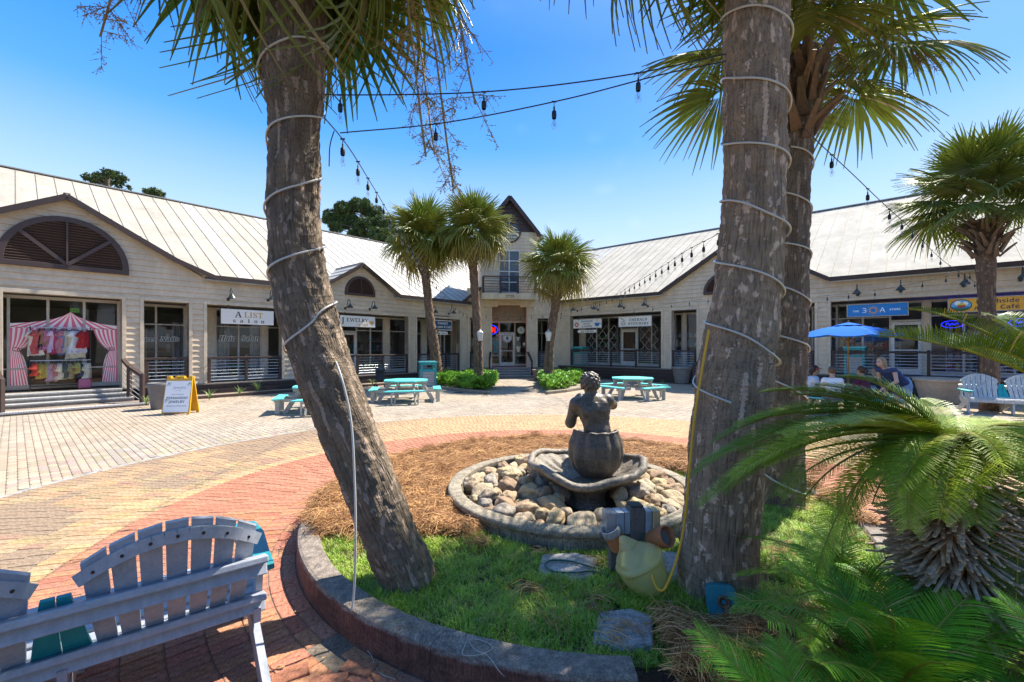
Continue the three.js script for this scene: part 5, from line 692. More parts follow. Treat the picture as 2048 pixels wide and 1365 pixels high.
sign('shop_sign', 'white sign reading Emerald Stitchery with a cherry shaped emblem', RW, [1237, 634, 1304, 650], .1, (x, w, h) => { paper(x, w, h); txt(x, 'EMERALD', w * .60, h * .33, h * .36, '#3a3533', 'serif', { max: w * .62 }); txt(x, 'STITCHERY', w * .61, h * .72, h * .36, '#3a3533', 'serif', { max: w * .68 }); x.strokeStyle = '#3a3533'; x.lineWidth = h * .035; x.beginPath(); x.arc(w * .145, h * .68, h * .2, 0, 7); x.stroke(); x.beginPath(); x.moveTo(w * .15, h * .5); x.bezierCurveTo(w * .16, h * .3, w * .1, h * .3, w * .06, h * .12); x.bezierCurveTo(w * .13, h * .1, w * .14, h * .3, w * .2, h * .42); x.stroke(); txt(x, 'ES', w * .147, h * .69, h * .22, '#3a3533'); }, { yl: 655, rim: true });
sign('shop_sign', 'blue sign reading THE 30A STORE with an orange sun for the zero', RW, [1694, 610, 1818, 633], .1, (x, w, h) => { x.fillStyle = '#1481cf'; x.fillRect(0, 0, w, h); txt(x, 'THE', w * .15, h * .56, h * .22, '#f4f7f8', 'sans-serif', { max: w * .13 }); txt(x, '3', w * .295, h * .52, h * .56, '#f6f8f8', 'sans-serif', { style: '' }); txt(x, 'A', w * .595, h * .52, h * .56, '#f6f8f8', 'sans-serif', { style: '' }); txt(x, 'STORE', w * .80, h * .52, h * .22, '#f4f7f8', 'sans-serif', { max: w * .22 }); x.strokeStyle = '#e2a047'; x.lineWidth = h * .075; x.beginPath(); x.arc(w * .44, h * .52, h * .21, 0, 7); x.stroke(); x.lineWidth = h * .035; for (let i = 0; i < 16; i++) { const a = i / 16 * 6.283; x.beginPath(); x.moveTo(w * .44 + Math.cos(a) * h * .29, h * .52 + Math.sin(a) * h * .29); x.lineTo(w * .44 + Math.cos(a) * h * (i % 2 ? .35 : .41), h * .52 + Math.sin(a) * h * (i % 2 ? .35 : .41)); x.stroke(); } }, { yl: 635.5, rim: true });
sign('shop_sign', 'orange sign reading Beachside Cafe with a round beach picture', RW, [1896, 598, 2056, 620], .1, (x, w, h) => { const g = x.createLinearGradient(0, 0, w, 0); g.addColorStop(0, '#e79a2a'); g.addColorStop(.4, '#eeb63c'); g.addColorStop(1, '#e8a52e'); x.fillStyle = g; x.fillRect(0, 0, w, h); for (let i = 0; i < 40; i++) { x.fillStyle = `rgba(250,215,110,${.1 + .15 * rnd()})`; x.beginPath(); x.ellipse(rnd() * w, rnd() * h, rr(5, 30), rr(3, 14), rnd() * 3, 0, 7); x.fill(); } txt(x, 'Beachside', w * .645, h * .28, h * .42, '#4a3a4e', 'sans-serif', { max: w * .64 }); txt(x, 'A', w * .375, h * .78, h * .38, '#4a3a4e', 'sans-serif'); txt(x, 'Café', w * .80, h * .73, h * .42, '#4a3a4e', 'sans-serif', { max: w * .3 }); const cx = w * .17, cy = h * .5, r = h * .42; x.save(); x.beginPath(); x.ellipse(cx, cy, r * 1.25, r, 0, 0, 7); x.clip(); x.fillStyle = '#6fb7e4'; x.fillRect(0, 0, w, h); x.fillStyle = '#f4f4f0'; x.beginPath(); x.arc(cx - r * .4, cy - r * .4, r * .4, 0, 7); x.arc(cx + r * .5, cy - r * .3, r * .35, 0, 7); x.fill(); x.fillStyle = '#2f86b0'; x.fillRect(cx - r * 2, cy + r * .25, r * 4, r); x.fillStyle = '#b2462c'; x.fillRect(cx - r * .4, cy - r * .1, r * .9, r * .5); x.fillStyle = '#e1c25a'; x.beginPath(); x.moveTo(cx - r * .6, cy); x.lineTo(cx + .1 * r, cy - r * .5); x.lineTo(cx + r * .7, cy); x.fill(); x.fillStyle = '#3d6a3a'; x.fillRect(cx - r, cy + r * .55, r * 2, r * .5); x.restore(); x.strokeStyle = '#2a3142'; x.lineWidth = h * .045; x.beginPath(); x.ellipse(cx, cy, r * 1.25, r, 0, 0, 7); x.stroke(); }, { yl: 626.5, rim: true });
sign('shop_sign', 'small rounded white sign under the orange cafe sign', RW, [1960, 628, 2025, 638], .1, (x, w, h) => { paper(x, w, h); txt(x, 'Salads & Subs', w * .52, h * .54, h * .66, '#55504a', 'serif', { max: w * .84 }); }, { yl: 640, round: true });
// gooseneck lamps
{ const arm = tube([V(0, 0, .02), V(0, .02, .12), V(0, .16, .2), V(0, .32, .26), V(0, .36, .36), V(0, .28, .43), V(0, .18, .44)], .014, 24, 7), shade = lathe([[.02, .12], [.035, .1], [.045, .06], [.09, .02], [.135, -.055], [.14, -.06], [.13, -.055], [.06, 0]], 22).translate(0, .06, .44);
  const lm = mat([.055, .06, .055], .4, { metalness: .4 }), P = [[LW, 456, 599, 'lamp over the salon sign, nearer the stair'], [LW, 536, 601, 'lamp over the salon sign beside the leaning trunk'], [LW, 690, 617, 'lamp over the left end of the jewelry sign'], [LW, 739, 619, 'lamp over the right end of the jewelry sign'], [LW, 861, 627, 'lamp over the left end of the dark blue cafe sign'], [LW, 897, 628, 'lamp over the right end of the dark blue cafe sign'], [RW, 1155, 622.5, 'lamp over the coffee sign, left one'], [RW, 1196, 620, 'lamp over the coffee sign, right one'], [RW, 1248, 616, 'lamp over the left end of the stitchery sign'], [RW, 1296, 613, 'lamp over the right end of the stitchery sign'], [RW, 1716, 590, 'lamp over the left end of the blue store sign'], [RW, 1802, 583, 'lamp over the right end of the blue store sign'], [RW, 1928, 572, 'lamp over the orange cafe sign, beside the round picture'], [RW, 2042, 560, 'lamp over the right end of the orange cafe sign']];
  let proto; P.forEach(([W, x, y, l], i) => { const h = W.hit(x, y, .03), wp = W.world(h.x, h.y, .03); if (!proto) { proto = thing('wall_lamp', '', 'lamp'); part('wall_plate', lathe([[.001, .03], [.05, .025], [.06, 0]], 16).rotateX(PI / 2), lm, proto); part('arm', arm, lm, proto); part('shade', shade, lm, proto); part('bulb', new THREE.SphereGeometry(.04, 12, 8).translate(0, .04, .44), M.wood_white, proto); }
    const o = i ? proto.clone() : proto; if (i) { o.name = numbered('wall_lamp'); scene.add(o); } o.position.copy(wp); o.rotation.y = turnOf(W); o.scale.setScalar(1.12); o.userData = { label: 'dark gooseneck ' + l, category: 'lamp', group: 'gooseneck wall lamps over the shop signs' }; }); }
// railings
function railing(label, W, x0, x1, rail, base, posts, d = -.06, nb = 7) { const a = W.s(x0, d) + .02, b = W.s(x1, d) - .02, T = placed('porch_railing', label, 'railing', W, (a + b) / 2, base, d, 'porch railings between the columns'), L = b - a, h = rail - base; delete T.userData.group;
  part('top_rail', rb(L, .085, .12, .01, 0, h - .04, 0), M.brown, T); for (const p of [x0 + 1.5, ...posts, x1 - 1.5]) part('post', rb(.10, h + (posts.includes(p) ? .05 : -.09), .1, .01, clamp(W.s(p, d) - (a + b) / 2, -L / 2 + .06, L / 2 - .06), (h + (posts.includes(p) ? .05 : -.09)) / 2, 0), M.brown, T);
  for (let i = 0; i < nb; i++) part('rail_bar', new THREE.CylinderGeometry(.0135, .0135, L, 6).rotateZ(PI / 2).translate(0, lerp(.1, h - .16, i / (nb - 1)), 0), M.steel, T); return T; }
railing('brown railing with steel bars between the two narrow left columns', LW, 287, 377, 1.5, .47, []);
railing('brown railing with steel bars in front of the hair salon window', LW, 413, 563, 1.5, .47, [492]);
railing('brown railing with steel bars in front of the jewelry shop', LW, 603, 816, 1.5, .47, [660, 715, 766]);
railing('brown railing with steel bars in front of the dark blue cafe sign shop', LW, 833, 919, 1.5, .47, [891]);
railing('brown railing in front of the stitchery shop with lattice windows', RW, 1141, 1323, 1.72, .73, [1222, 1272]);
railing('brown railing between the narrow columns right of the lattice windows', RW, 1344, 1394, 1.72, .73, []);
railing('brown railing of the narrow bay behind the right palm trunks', RW, 1577, 1630, 1.72, .73, []);
railing('long brown railing in front of the blue sign store', RW, 1662, 2130, 1.72, .73, [1757, 1858, 1960, 2060]);
railing('short brown railing left of the entrance door', CW, 939, 963, 1.6, .6, []);
railing('short brown railing right of the entrance door', CW, 1075, 1097, 1.6, .6, []);
function stairRail(label, P, Q, E, h, nb = 6) { // post at P (top), newel Q, end post E : world floor points
  const T = thing('stair_railing', label, 'railing', P.toArray()), p = V(0, 0, 0), q = Q.clone().sub(P), pts = [p, q]; if (E) pts.push(E.clone().sub(P)); const H = V(0, h, 0);
  pts.forEach((v, i) => { if (i) part('post', rb(.11, h + v.y * 0 + .1 + (0), .11, .01).translate(v.x, v.y + h / 2, v.z), M.brown, T); });
  for (let i = 0; i + 1 < pts.length; i++) { part('top_rail', bar(pts[i].clone().add(H), pts[i + 1].clone().add(H), .12, .09), M.brown, T); for (let k = 0; k < nb; k++) { const u = V(0, lerp(.12, h - .12, k / (nb - 1)), 0); part('rail_bar', rod(pts[i].clone().add(u), pts[i + 1].clone().add(u), .013), M.steel, T); } } return T; }
// steps
function steps(label, W, a, b, list, m = M.tread) { const T = placed('entrance_steps', label, 'steps', W, (a + b) / 2, 0, 0); const L = b - a; list.forEach(([y, d0, d1, l0 = 0, l1 = 0], i) => { part('tread', rb(L + l0 + l1, .05, d1 - d0, .008, (l1 - l0) / 2, y - .025, (d0 + d1) / 2), m, T); part('riser', bx(L + l0 + l1 - .01, y - .05, .03, (l1 - l0) / 2, (y - .05) / 2, d1 - .04), M.deck, T); }); return T; }
{ const a = LW.s(7, .4), b = LW.s(244, .4); const T = steps('three wide grey steps up to the children clothes shop on the left', LW, a, b, [[.465, -.2, .42], [.345, .3, .78, 0, .12], [.22, .7, 1.14, 0, .22]]);
  const L = LW.s(278, 2.1) - a + .6, x0 = -(b - a) / 2 - .35; part('landing', bx(L, .09, 1.0, x0 + L / 2, .045, 1.6), M.concrete, T); const bg = paverGeo(.2, .1, .05), bm = [[.52, .40, .30], [.58, .45, .33], [.48, .36, .27]].map((c) => mat(c, .85, { map: speck, tri: false })), wm = mat([.72, .72, .74], .7, { map: speck, tri: false });
  for (let i = 0; i * .104 < L - .05; i++) { const m = part('brick', bg, wm, T); m.position.set(x0 + .055 + i * .104, .101, 2.02); m.rotation.y = PI / 2; } for (let k = 0; k < 3; k++) for (let i = 0; i * .205 < L - .1; i++) { const m = part('brick', bg, pick(bm), T); m.position.set(x0 + .105 + i * .205 + (k % 2) * .1 - .05, .1, 1.86 - k * .105); m.scale.x = 1; }
  const w = (px, d, y) => LW.world(LW.s(px, d), y, d);
  stairRail('brown stair railing at the right side of the left steps', w(246, .2, .47), w(258, .95, .25), w(284, 2.0, .0), .98);
  stairRail('brown stair railing at the left edge of the picture', w(-14, .2, .47), w(-9, .9, .25), w(1.5, 2.0, .0), .98); }
{ const a = CW.s(986, .5), b = CW.s(1060, .5); steps('grey steps up to the entrance door under the tower', CW, a, b, [[.595, -.2, .35], [.45, .3, .65, .05, .05], [.30, .6, .95, .1, .1], [.15, .9, 1.28, .16, .16]]); const w = (px, d, y) => CW.world(CW.s(px, d), y, d); stairRail('brown railing on the right of the entrance steps', w(1056, .1, .6), w(1064, 1.2, .05), null, .95, 5); stairRail('brown railing on the left of the entrance steps', w(981, .1, .6), w(979, 1.0, .1), null, .95, 5); }
{ const a = RW.s(1420, .4), b = RW.s(1560, .4); steps('grey steps behind the right palm trunks', RW, a, b, [[.72, -.2, .3], [.54, .25, .6], [.36, .55, .9], [.18, .85, 1.2]]); const w = (px, d, y) => RW.world(RW.s(px, d), y, d); stairRail('brown railing beside the big pot left of the right palm trunk', w(1418, .1, .73), w(1406, .9, .35), w(1388, 1.9, 0), .98, 7); }
// paved strip with a dark edge along the left wing
{ const a = LW.s(296, 1.0), b = LW.s(925, 1.0); const T = placed('garden_strip', 'raised strip with mulch and a dark brick edge along the left railing', 'planting strip', LW, (a + b) / 2, 0, .75); const L = b - a; part('edge', rb(L, .11, .12, .01, 0, .055, .55), mat([.14, .09, .07], .9, { map: speck, sr: 1 }), T); part('soil_fill', bx(L, .07, .52, 0, .035, -.33), mat([.10, .07, .05], 1, { map: speck, sr: 3, bump: speck, bs: .01 }), T); part('walk', bx(L, .095, .55, 0, .0475, .215), mat([.46, .38, .29], .9, { map: speck, sr: 1.5 }), T); }
// bed edging
for (const [l, pts] of [['stone edging of the shrub bed left of the entrance path', [[868, 775], [930, 785], [978, 789]]], ['stone edging of the shrub bed right of the entrance path', [[1092, 789], [1130, 785], [1176, 777]]]]) { const P = pts.map(([x, y]) => gnd(x, y)); const T = thing('bed_edging', l, 'edging', P[0]); for (let i = 0; i + 1 < P.length; i++) { const a = P[i].clone().sub(P[0]), b = P[i + 1].clone().sub(P[0]); a.y = b.y = .06; part('edging_stone', bar(a, b, .16, .13, .03), M.rim, T); } }
// picnic tables
function picnicTable() { const T = new THREE.Group(), Rt = .80, H = .745, w = (2 * Rt * Math.cos(PI / 8)) / 7, c = Rt * Math.cos(PI / 8), e = Rt * Math.sin(PI / 8);
  for (let i = 0; i < 7; i++) { const y0 = -c + i * w + .003, y1 = -c + (i + 1) * w - .003, hw = (y) => Math.min(c, c + e - Math.abs(y) + 0); const pts = [[-hw(y0), y0], [hw(y0), y0], [hw(y1), y1], [-hw(y1), y1]]; if (i === 0 || i === 6 || i === 1 || i === 5) for (const s of [-e, e]) if (s > y0 + .01 && s < y1 - .01) { pts.splice(2, 0, [hw(s), s]); pts.push([-hw(s), s]); break; } part('tabletop_plank', extrude(pts, .034, .004).rotateX(-PI / 2).translate(0, H - .038, 0), M.teal_light, T); }
  for (let k = 0; k < 4; k++) { const a = k * PI / 2, G = (g) => g.rotateY(a); const r0 = .93, r1 = 1.2; for (const [p, q] of [[r0, (r0 + r1) / 2 - .004], [(r0 + r1) / 2 + .004, r1]]) { const h0 = p * .56, h1 = q * .56; part('seat_plank', G(extrude([[-h0, -p], [h0, -p], [h1, -q], [-h1, -q]].map(([x, y]) => [x, y]), .034, .004).rotateX(-PI / 2).translate(0, .42, 0)), M.teal_light, T); }
    for (const s of [-1, 1]) { part('leg', G(bar(V(s * .34, 0, .93), V(s * .25, H - .045, .52), .045, .1)), M.wood_white, T); part('seat_leg', G(bar(V(s * .42, 0, 1.09), V(s * .42, .42, 1.09), .045, .12)), M.wood_white, T); part('brace', G(bar(V(s * .38, .38, .5), V(s * .38, .38, 1.19), .04, .09)), M.wood_white, T); part('apron', G(bar(V(s * .22, H - .09, .05), V(s * .24, H - .09, .72), .04, .09)), M.wood_white, T); } 
    part('apron', G(bx(.75, .09, .04, 0, .38, .62)), M.wood_white, T); }
  return T; }
{ const proto = picnicTable(); [[-5.7, 13.1, .35, 'teal octagonal picnic table partly hidden behind the leaning trunk'], [-3.72, 15.45, .2, 'teal octagonal picnic table beside the teal bin, left of the entrance path'], [4.52, 16.5, .55, 'teal octagonal picnic table behind the statue, in front of the stitchery shop'], [9.75, 13.0, .3, 'teal octagonal picnic table under the blue umbrella where people sit']].forEach(([x, z, ry, l], i) => { const o = i ? proto.clone() : proto; o.name = numbered('picnic_table'); scene.add(o); o.position.set(x, 0, -z); o.rotation.y = ry; tag(o, l, 'picnic table', 'octagonal picnic tables in the court'); }); }
// bins
function bin(label, x, y, z, ry, s = 1) { const T = thing('litter_bin', label, 'litter bin', [x, y, -z], ry), w = .62, h = 1.15; for (const a of [-1, 1]) for (const b of [-1, 1]) part('post', rb(.075, h, .075, .008, a * w / 2, h / 2, b * w / 2), M.teal, T);
  part('roof', rb(w + .16, .06, w + .16, .01, 0, h + .02, 0), M.teal_light, T); for (const [yy, hh] of [[.06, .08], [.80, .1], [h - .05, .09]]) part('frame', [bx(w - .076, hh, .05, 0, yy, w / 2), bx(w - .076, hh, .05, 0, yy, -w / 2), bx(.05, hh, w - .076, w / 2, yy, 0), bx(.05, hh, w - .076, -w / 2, yy, 0)], M.teal, T);
  for (let k = 0; k < 4; k++) for (let i = 0; i < 5; i++) { const g = rb(w - .09, .118, .03, .006, 0, .175 + i * .128, w / 2 - .01).rotateY(k * PI / 2); part('slat', g, M.wood_white, T); } part('liner', bx(w - .16, .72, w - .16, 0, .42, 0), M.black, T); T.scale.setScalar(s); return T; }
{ const p = gnd(855, 776); bin('teal and white litter bin on the court beside the picnic table', p.x, 0, -p.z, .35, 1.02); 
  const b1 = RW.world(RW.s(1161, -.5), .73, -.5); bin('teal litter bin on the porch at the left end of the stitchery railing', b1.x, .73, -b1.z, turnOf(RW), .98); const b2 = RW.world(RW.s(1710, -.45), .73, -.45); bin('teal litter bin on the porch behind the umbrella pole', b2.x, .73, -b2.z, turnOf(RW), .98); }
// pots
function pot(label, p, r, h, m, o = {}) { const T = thing('planter_pot', label, 'pot', p); part('pot_body', lathe([[r * .05, .01], [r * .66, 0], [r * .70, .03], [r * .84, h * .55], [r * .86, h * .57], [r * .85, h * .59], [r * .93, h * .86]], 44), m, T); part('rim', lathe([[r * .93, h * .84], [r * .99, h * .87], [r * 1.0, h * .93], [r * .97, h], [r * .9, h], [r * .87, h * .92]], 44), m, T); part('soil_fill', new THREE.CircleGeometry(r * .88, 28).rotateX(-PI / 2).translate(0, h * .88, 0), M.roomfloor, T); return T; }
{ const pm = mat([.52, .42, .32], .75, { map: wear, sr: 1, bump: speck, bs: .003 }), pg = mat([.30, .25, .22], .7, { map: wear, sr: 1 }), pd = mat([.12, .11, .105], .6, { map: wear, sr: 1 });
  pot('large beige pot at the right beside the standing woman', gnd(1880, 806), .70, .84, pm); pot('grey brown pot in front of the narrow right columns', gnd(1364, 767), .50, .86, pg); pot('beige pot behind the leaning trunk by the jewelry railing', gnd(681, 775), .60, .66, pm); pot('grey pot on the left of the entrance steps', gnd(975, 760), .50, .58, pg); pot('dark grey pot on the right of the entrance steps', gnd(1083, 761), .55, .60, pd); pot('tall dark grey pot behind the yellow sign frame', gnd(322, 818, 0), .36, .8, mat([.17, .165, .165], .6, { map: wear, sr: 1 })); }
// lamp posts with glass lanterns
[[960, 773, 21.3, 'white glass lantern lamp post in the left shrub bed'], [1097, 772, 21.6, 'white glass lantern lamp post in the right shrub bed']].forEach(([x, y, z, l]) => { const T = thing('lamp_post', l, 'street lamp', [(x - CX) / F * z, 0, -z]); const h = 1.9 + (694 - 683) / F * z; part('post', lathe([[.001, h], [.035, h], [.035, .3], [.07, .25], [.08, 0]], 14), M.iron, T); part('lantern', lathe([[.09, 0], [.15, .30], [.165, .42], [.16, .44], [.06, .52], [.02, .53]], 18).translate(0, h, 0), mat([.85, .84, .78], .3, { phys: true, transmission: .35, thickness: 0 }), T); part('finial', lathe([[.165, .435], [.11, .49], [.05, .53], [.025, .58], [.001, .62]], 16).translate(0, h, 0), M.wood_white, T); part('collar', lathe([[.05, -.08], [.1, -.02], [.1, .01]], 14).translate(0, h, 0), M.iron, T); });
// folding sign
{ const p = gnd(346, 829), q = gnd(376, 826), T = thing('sandwich_board', 'yellow folding sign with a white poster reading Permanent Jewelry', 'sandwich board', p.clone().add(q).multiplyScalar(.5)); const A = gnd(322, 828), B = gnd(378, 828), dir = B.clone().sub(A).normalize(); T.rotation.y = Math.atan2(-dir.z, dir.x) + .12; const w = .72, h = 1.08, y = mat([.72, .40, .02], .45, { map: wear, sr: 2 }), lean = .2;
  const post = new THREE.MeshStandardMaterial({ roughness: .5 }); post.map = canvasTex(384, 512, (x, W, H) => { paper(x, W, H, '#eef0f1'); x.fillStyle = '#96a08a'; for (const [cx, cy, s] of [[30, 30, 1], [350, 26, -1], [20, 300, 1]]) for (let i = 0; i < 7; i++) { x.save(); x.translate(cx, cy); x.rotate(.3 * i * s + (s > 0 ? 0 : 2.2)); x.fillRect(0, -3, 60, 5); x.restore(); } txt(x, 'Jewelry', W * .55, H * .22, 54, '#5d6b74', 'serif', { style: 'italic' }); txt(x, 'OF 30A', W * .5, H * .31, 26, '#8b949a', 'serif', { style: '' }); txt(x, 'NOW OFFERING', W * .5, H * .44, 26, '#465a68', 'sans-serif', { style: '' }); txt(x, 'PERMANENT', W * .5, H * .55, 56, '#1f3b52', 'sans-serif', { max: W * .86 }); txt(x, 'JEWELRY', W * .5, H * .67, 58, '#1f3b52', 'sans-serif', { max: W * .72 }); txt(x, 'Walk Ins Welcome', W * .5, H * .80, 36, '#465a68', 'serif', { style: 'italic', max: W * .8 }); });
  for (const [s, n] of [[1, 'front_panel'], [-1, 'rear_panel']]) { const sh = new THREE.Shape([[-w / 2, 0], [-w / 2 + .07, 0], [-w / 2 + .07, .05], [w / 2 - .07, .05], [w / 2 - .07, 0], [w / 2, 0], [w / 2 - .03, h], [w / 2 - .12, h], [w / 2 - .13, h - .06], [.12, h - .06], [.11, h], [-.11, h], [-.12, h - .06], [-w / 2 + .13, h - .06], [-w / 2 + .12, h], [-w / 2 + .03, h]].map(([a, b]) => new THREE.Vector2(a, b))); const hl = new THREE.Path([[-.06, h - .07], [.06, h - .07], [.05, h - .03], [-.05, h - .03]].map(([a, b]) => new THREE.Vector2(a, b))); sh.holes.push(hl);
    const g = new THREE.ExtrudeGeometry(sh, { depth: .035, bevelEnabled: true, bevelSize: .006, bevelThickness: .006, bevelSegments: 1 }).translate(0, 0, -.02).rotateX(-lean * s).translate(0, 0, .235 * s); const P = part(n, g, y, T); if (s > 0) part('poster', new THREE.PlaneGeometry(w - .06, h - .2).translate(0, h * .47, .026).rotateX(-lean).translate(0, 0, .235), post, P); } }
// stroller by the left pot
{ const p = gnd(762, 777, .05), T = thing('stroller', 'small dark folded stroller parked by the left railing', 'stroller', p, .5); const k = M.black; part('frame', [rod(V(-.2, .1, .15), V(-.2, .95, -.3), .014), rod(V(.2, .1, .15), V(.2, .95, -.3), .014), rod(V(-.2, .95, -.3), V(.2, .95, -.3), .016), rod(V(-.2, .1, -.25), V(-.2, .6, -.05), .012), rod(V(.2, .1, -.25), V(.2, .6, -.05), .012)], M.iron, T); for (const [x, z] of [[-.22, .18], [.22, .18], [-.22, -.28], [.22, -.28]]) part('wheel', new THREE.TorusGeometry(.085, .02, 8, 18).rotateY(PI / 2).translate(x, .1, z), k, T); part('seat', [bar(V(0, .42, .18), V(0, .38, -.12), .34, .05, .02), bar(V(0, .4, -.12), V(0, .85, -.26), .34, .04, .015)], mat([.04, .045, .05], .8), T); part('canopy', new THREE.SphereGeometry(.24, 16, 8, 0, PI * 2, 0, PI / 2).scale(.8, .7, 1).translate(0, .8, -.1), mat([.05, .055, .06], .7), T); }
// umbrella
{ const Z = 13.0, T = thing('umbrella', 'blue market umbrella on a wooden pole over the picnic table', 'umbrella', [(1697 - CX) / F * Z, 0, -Z]); const top_ = 1.9 + (694 - 650) / F * Z, rim = 1.9 + (694 - 671) / F * Z, Ru = 1.30, cl = mat([.010, .125, .50], .9, { phys: true, specularIntensity: .2, side: THREE.DoubleSide }); const wood = mat([.50, .27, .07], .5, { map: grain, sr: 2 });
  part('pole', cyl(.022, .022, top_ + .03, 12), wood, T); const n = 8, P = []; for (let i = 0; i < n; i++) { const a0 = i / n * 2 * PI + .25, a1 = (i + 1) / n * 2 * PI + .25, tri = []; const pt = (u, t) => { const a = lerp(a0, a1, u), sagR = 1 - .055 * Math.sin(PI * u) * t; return V(Math.cos(a) * Ru * t * sagR, lerp(top_, rim, t) - .05 * Math.sin(PI * u) * t + .06 * Math.sin(PI * t), Math.sin(a) * Ru * t * sagR).toArray(); }; for (let j = 0; j < 6; j++) for (let k = 0; k < 6; k++) { const A = pt(k / 6, .1 + j * .15), B = pt((k + 1) / 6, .1 + j * .15), C = pt((k + 1) / 6, .1 + (j + 1) * .15), D = pt(k / 6, .1 + (j + 1) * .15); tri.push(...A, ...B, ...C, ...A, ...C, ...D); } part('canopy_panel', smooth(geoOf(tri)), cl, T); const e = pt(0, 1); part('rib', rod(V(0, top_ - .06, 0), V(e[0], e[1] - .02, e[2]), .012, .009, 6), wood, T); part('strut', rod(V(0, rim - .22, 0), V(e[0] * .55, lerp(top_, rim, .55) - .01, e[2] * .55), .009, .009, 6), wood, T); }
  const vent = []; for (let i = 0; i < 24; i++) { const a = i / 24 * 2 * PI, b = (i + 1) / 24 * 2 * PI; const w = (x, r, y) => [Math.cos(x) * r, y, Math.sin(x) * r]; vent.push(...w(a, .03, top_ + .07), ...w(b, .03, top_ + .07), ...w(b, .36, top_ - .02), ...w(a, .03, top_ + .07), ...w(b, .36, top_ - .02), ...w(a, .36, top_ - .02)); } part('vent_cap', smooth(geoOf(vent)), cl, T); part('finial', lathe([[.001, .07], [.022, .05], [.025, 0]], 10).translate(0, top_ + .07, 0), wood, T); }
// slatted benches, double seats with teal slats in the middle
function doubleBench(name, label, pos, turn, woodM, tealM, o = {}) { const T = thing(name, label, 'bench', pos, turn), k = o.k ?? 1; 
  const lean = (y) => -.22 - .42 * Math.pow((y - .34) / .7, 1.0) * .78 - .05 * Math.sin(PI * clamp((y - .34) / .7));
  const slat = (x0, x1, b0, b1, yt0, yt1, cv, m) => { const A = [], n = 12, th = .022; for (let i = 0; i <= n; i++) { const t = i / n, L = lerp(b0, x0, t), Q = lerp(b1, x1, t), y0 = lerp(.30, yt0, t), y1 = lerp(.30, yt1, t); A.push([V(L, y0, lean(y0) + cv(L) * t), V(Q, y1, lean(y1) + cv(Q) * t)]); } const p = [], q = (a, b, c, d) => p.push(...a.toArray(), ...b.toArray(), ...c.toArray(), ...a.toArray(), ...c.toArray(), ...d.toArray()), bk = (v) => v.clone().add(V(0, -.006, -th)); for (let i = 0; i < n; i++) { const [a, b] = A[i], [d, c] = A[i + 1]; q(a, b, c, d); q(bk(b), bk(a), bk(d), bk(c)); q(b, bk(b), bk(c), c); q(bk(a), a, d, bk(d)); } q(A[n][0], A[n][1], bk(A[n][1]), bk(A[n][0])); q(bk(A[0][0]), bk(A[0][1]), A[0][1], A[0][0]); return part('back_slat', geoOf(p), m, T); };
  for (const s of [-1, 1]) { const c = s * .44, cv = (x) => .075 * ((x - c) / .36) ** 2, N = 7, arch = (x) => 1.04 - .16 * ((x - c) / .37) ** 2;
    for (let i = 0; i < N; i++) { const x0 = c - .36 + i * .1045, x1 = x0 + .093, bc = c + (x0 + .044 - c) * .86, bw = .036; slat(x0, x1, bc - bw, bc + bw, arch(x0), arch(x1), cv, woodM); }
    const up = []; for (let i = 0; i <= 16; i++) { const x = c - .365 + .73 * i / 16, y = arch(x) - .075; up.push(V(x, y, lean(y) + cv(x) - .042)); } const strip = []; for (let i = 0; i < 16; i++) strip.push(bar(up[i], up[i + 1].clone().add(up[i + 1].clone().sub(up[i]).multiplyScalar(.03)), .034, .06)); part('top_strip', strip, woodM, T); for (let i = 0; i < N; i++) { const x = c - .316 + i * .1045, y = arch(x) - .075; part('screw', new THREE.CylinderGeometry(.008, .008, .008, 8).rotateX(PI / 2).translate(x, y, lean(y) + cv(x) - .061), M.black, T); } }
  for (const s of [-1, 1]) slat(s > 0 ? .003 : -.05, s > 0 ? .05 : -.003, s > 0 ? .003 : -.125, s > 0 ? .125 : -.003, .76, .76, () => .02, tealM);
  for (const [y, dz, w] of [[.70, -.055, 1.70], [.40, -.05, 1.74]]) { part('back_rail', rb(w, .04, .10, .01, 0, 0, 0).rotateX(.25).translate(0, y, lean(y) + dz + .012 - (y < .5 ? .0 : .0)), woodM, T); part('back_rail', rb(w, .085, .03, .006, 0, 0, 0).rotateX(.45).translate(0, y - .055, lean(y - .055) - .05), woodM, T); }
  for (let i = 0; i < 6; i++) part('seat_slat', rb(1.70, .026, .088, .008, 0, .40 - .012 * i + (i > 4 ? 0 : 0) - .0, .30 - i * .1).rotateX(0), woodM, T); part('seat_slat', rb(1.70, .09, .026, .008, 0, .345, .365), woodM, T);
  for (const x of [-.84, 0, .84]) { part('front_leg', rb(.04, x ? .56 : .36, .12, .008, x, x ? .28 : .18, .30), woodM, T); part('rear_leg', bar(V(x * .985, .33, .25), V(x * .985, .0, -.62), .04, .13), woodM, T); part('seat_bearer', bar(V(x * .985, .36, .34), V(x * .985, .29, -.3), .035, .09), woodM, T); if (x) part('arm_support', bar(V(x, .30, -.18), V(x, .58, -.26), .035, .09), woodM, T); }
  for (const s of [-1, 1]) { const g = extrude([[-.06, .42], [-.02, .45], [.06, .45], [.09, .40], [.085, .18], [.04, -.12], [.03, -.36], [-.05, -.36], [-.06, -.1], [-.08, .2]], .028, .006).rotateX(PI / 2).translate(s * .85, .605, 0); g.scale(1, 1, 1); part('armrest', g, tealM, T); part('arm_bracket', bx(.03, .14, .1, s * .81, .52, .30), woodM, T); }
  T.scale.setScalar(k); return T; }
doubleBench('double_bench', 'weathered blue grey slatted double bench in the left foreground seen from behind', [-2.36, 0, -2.36], PI + .665, M.wood_grey, M.teal_dark, { k: 1.0 });
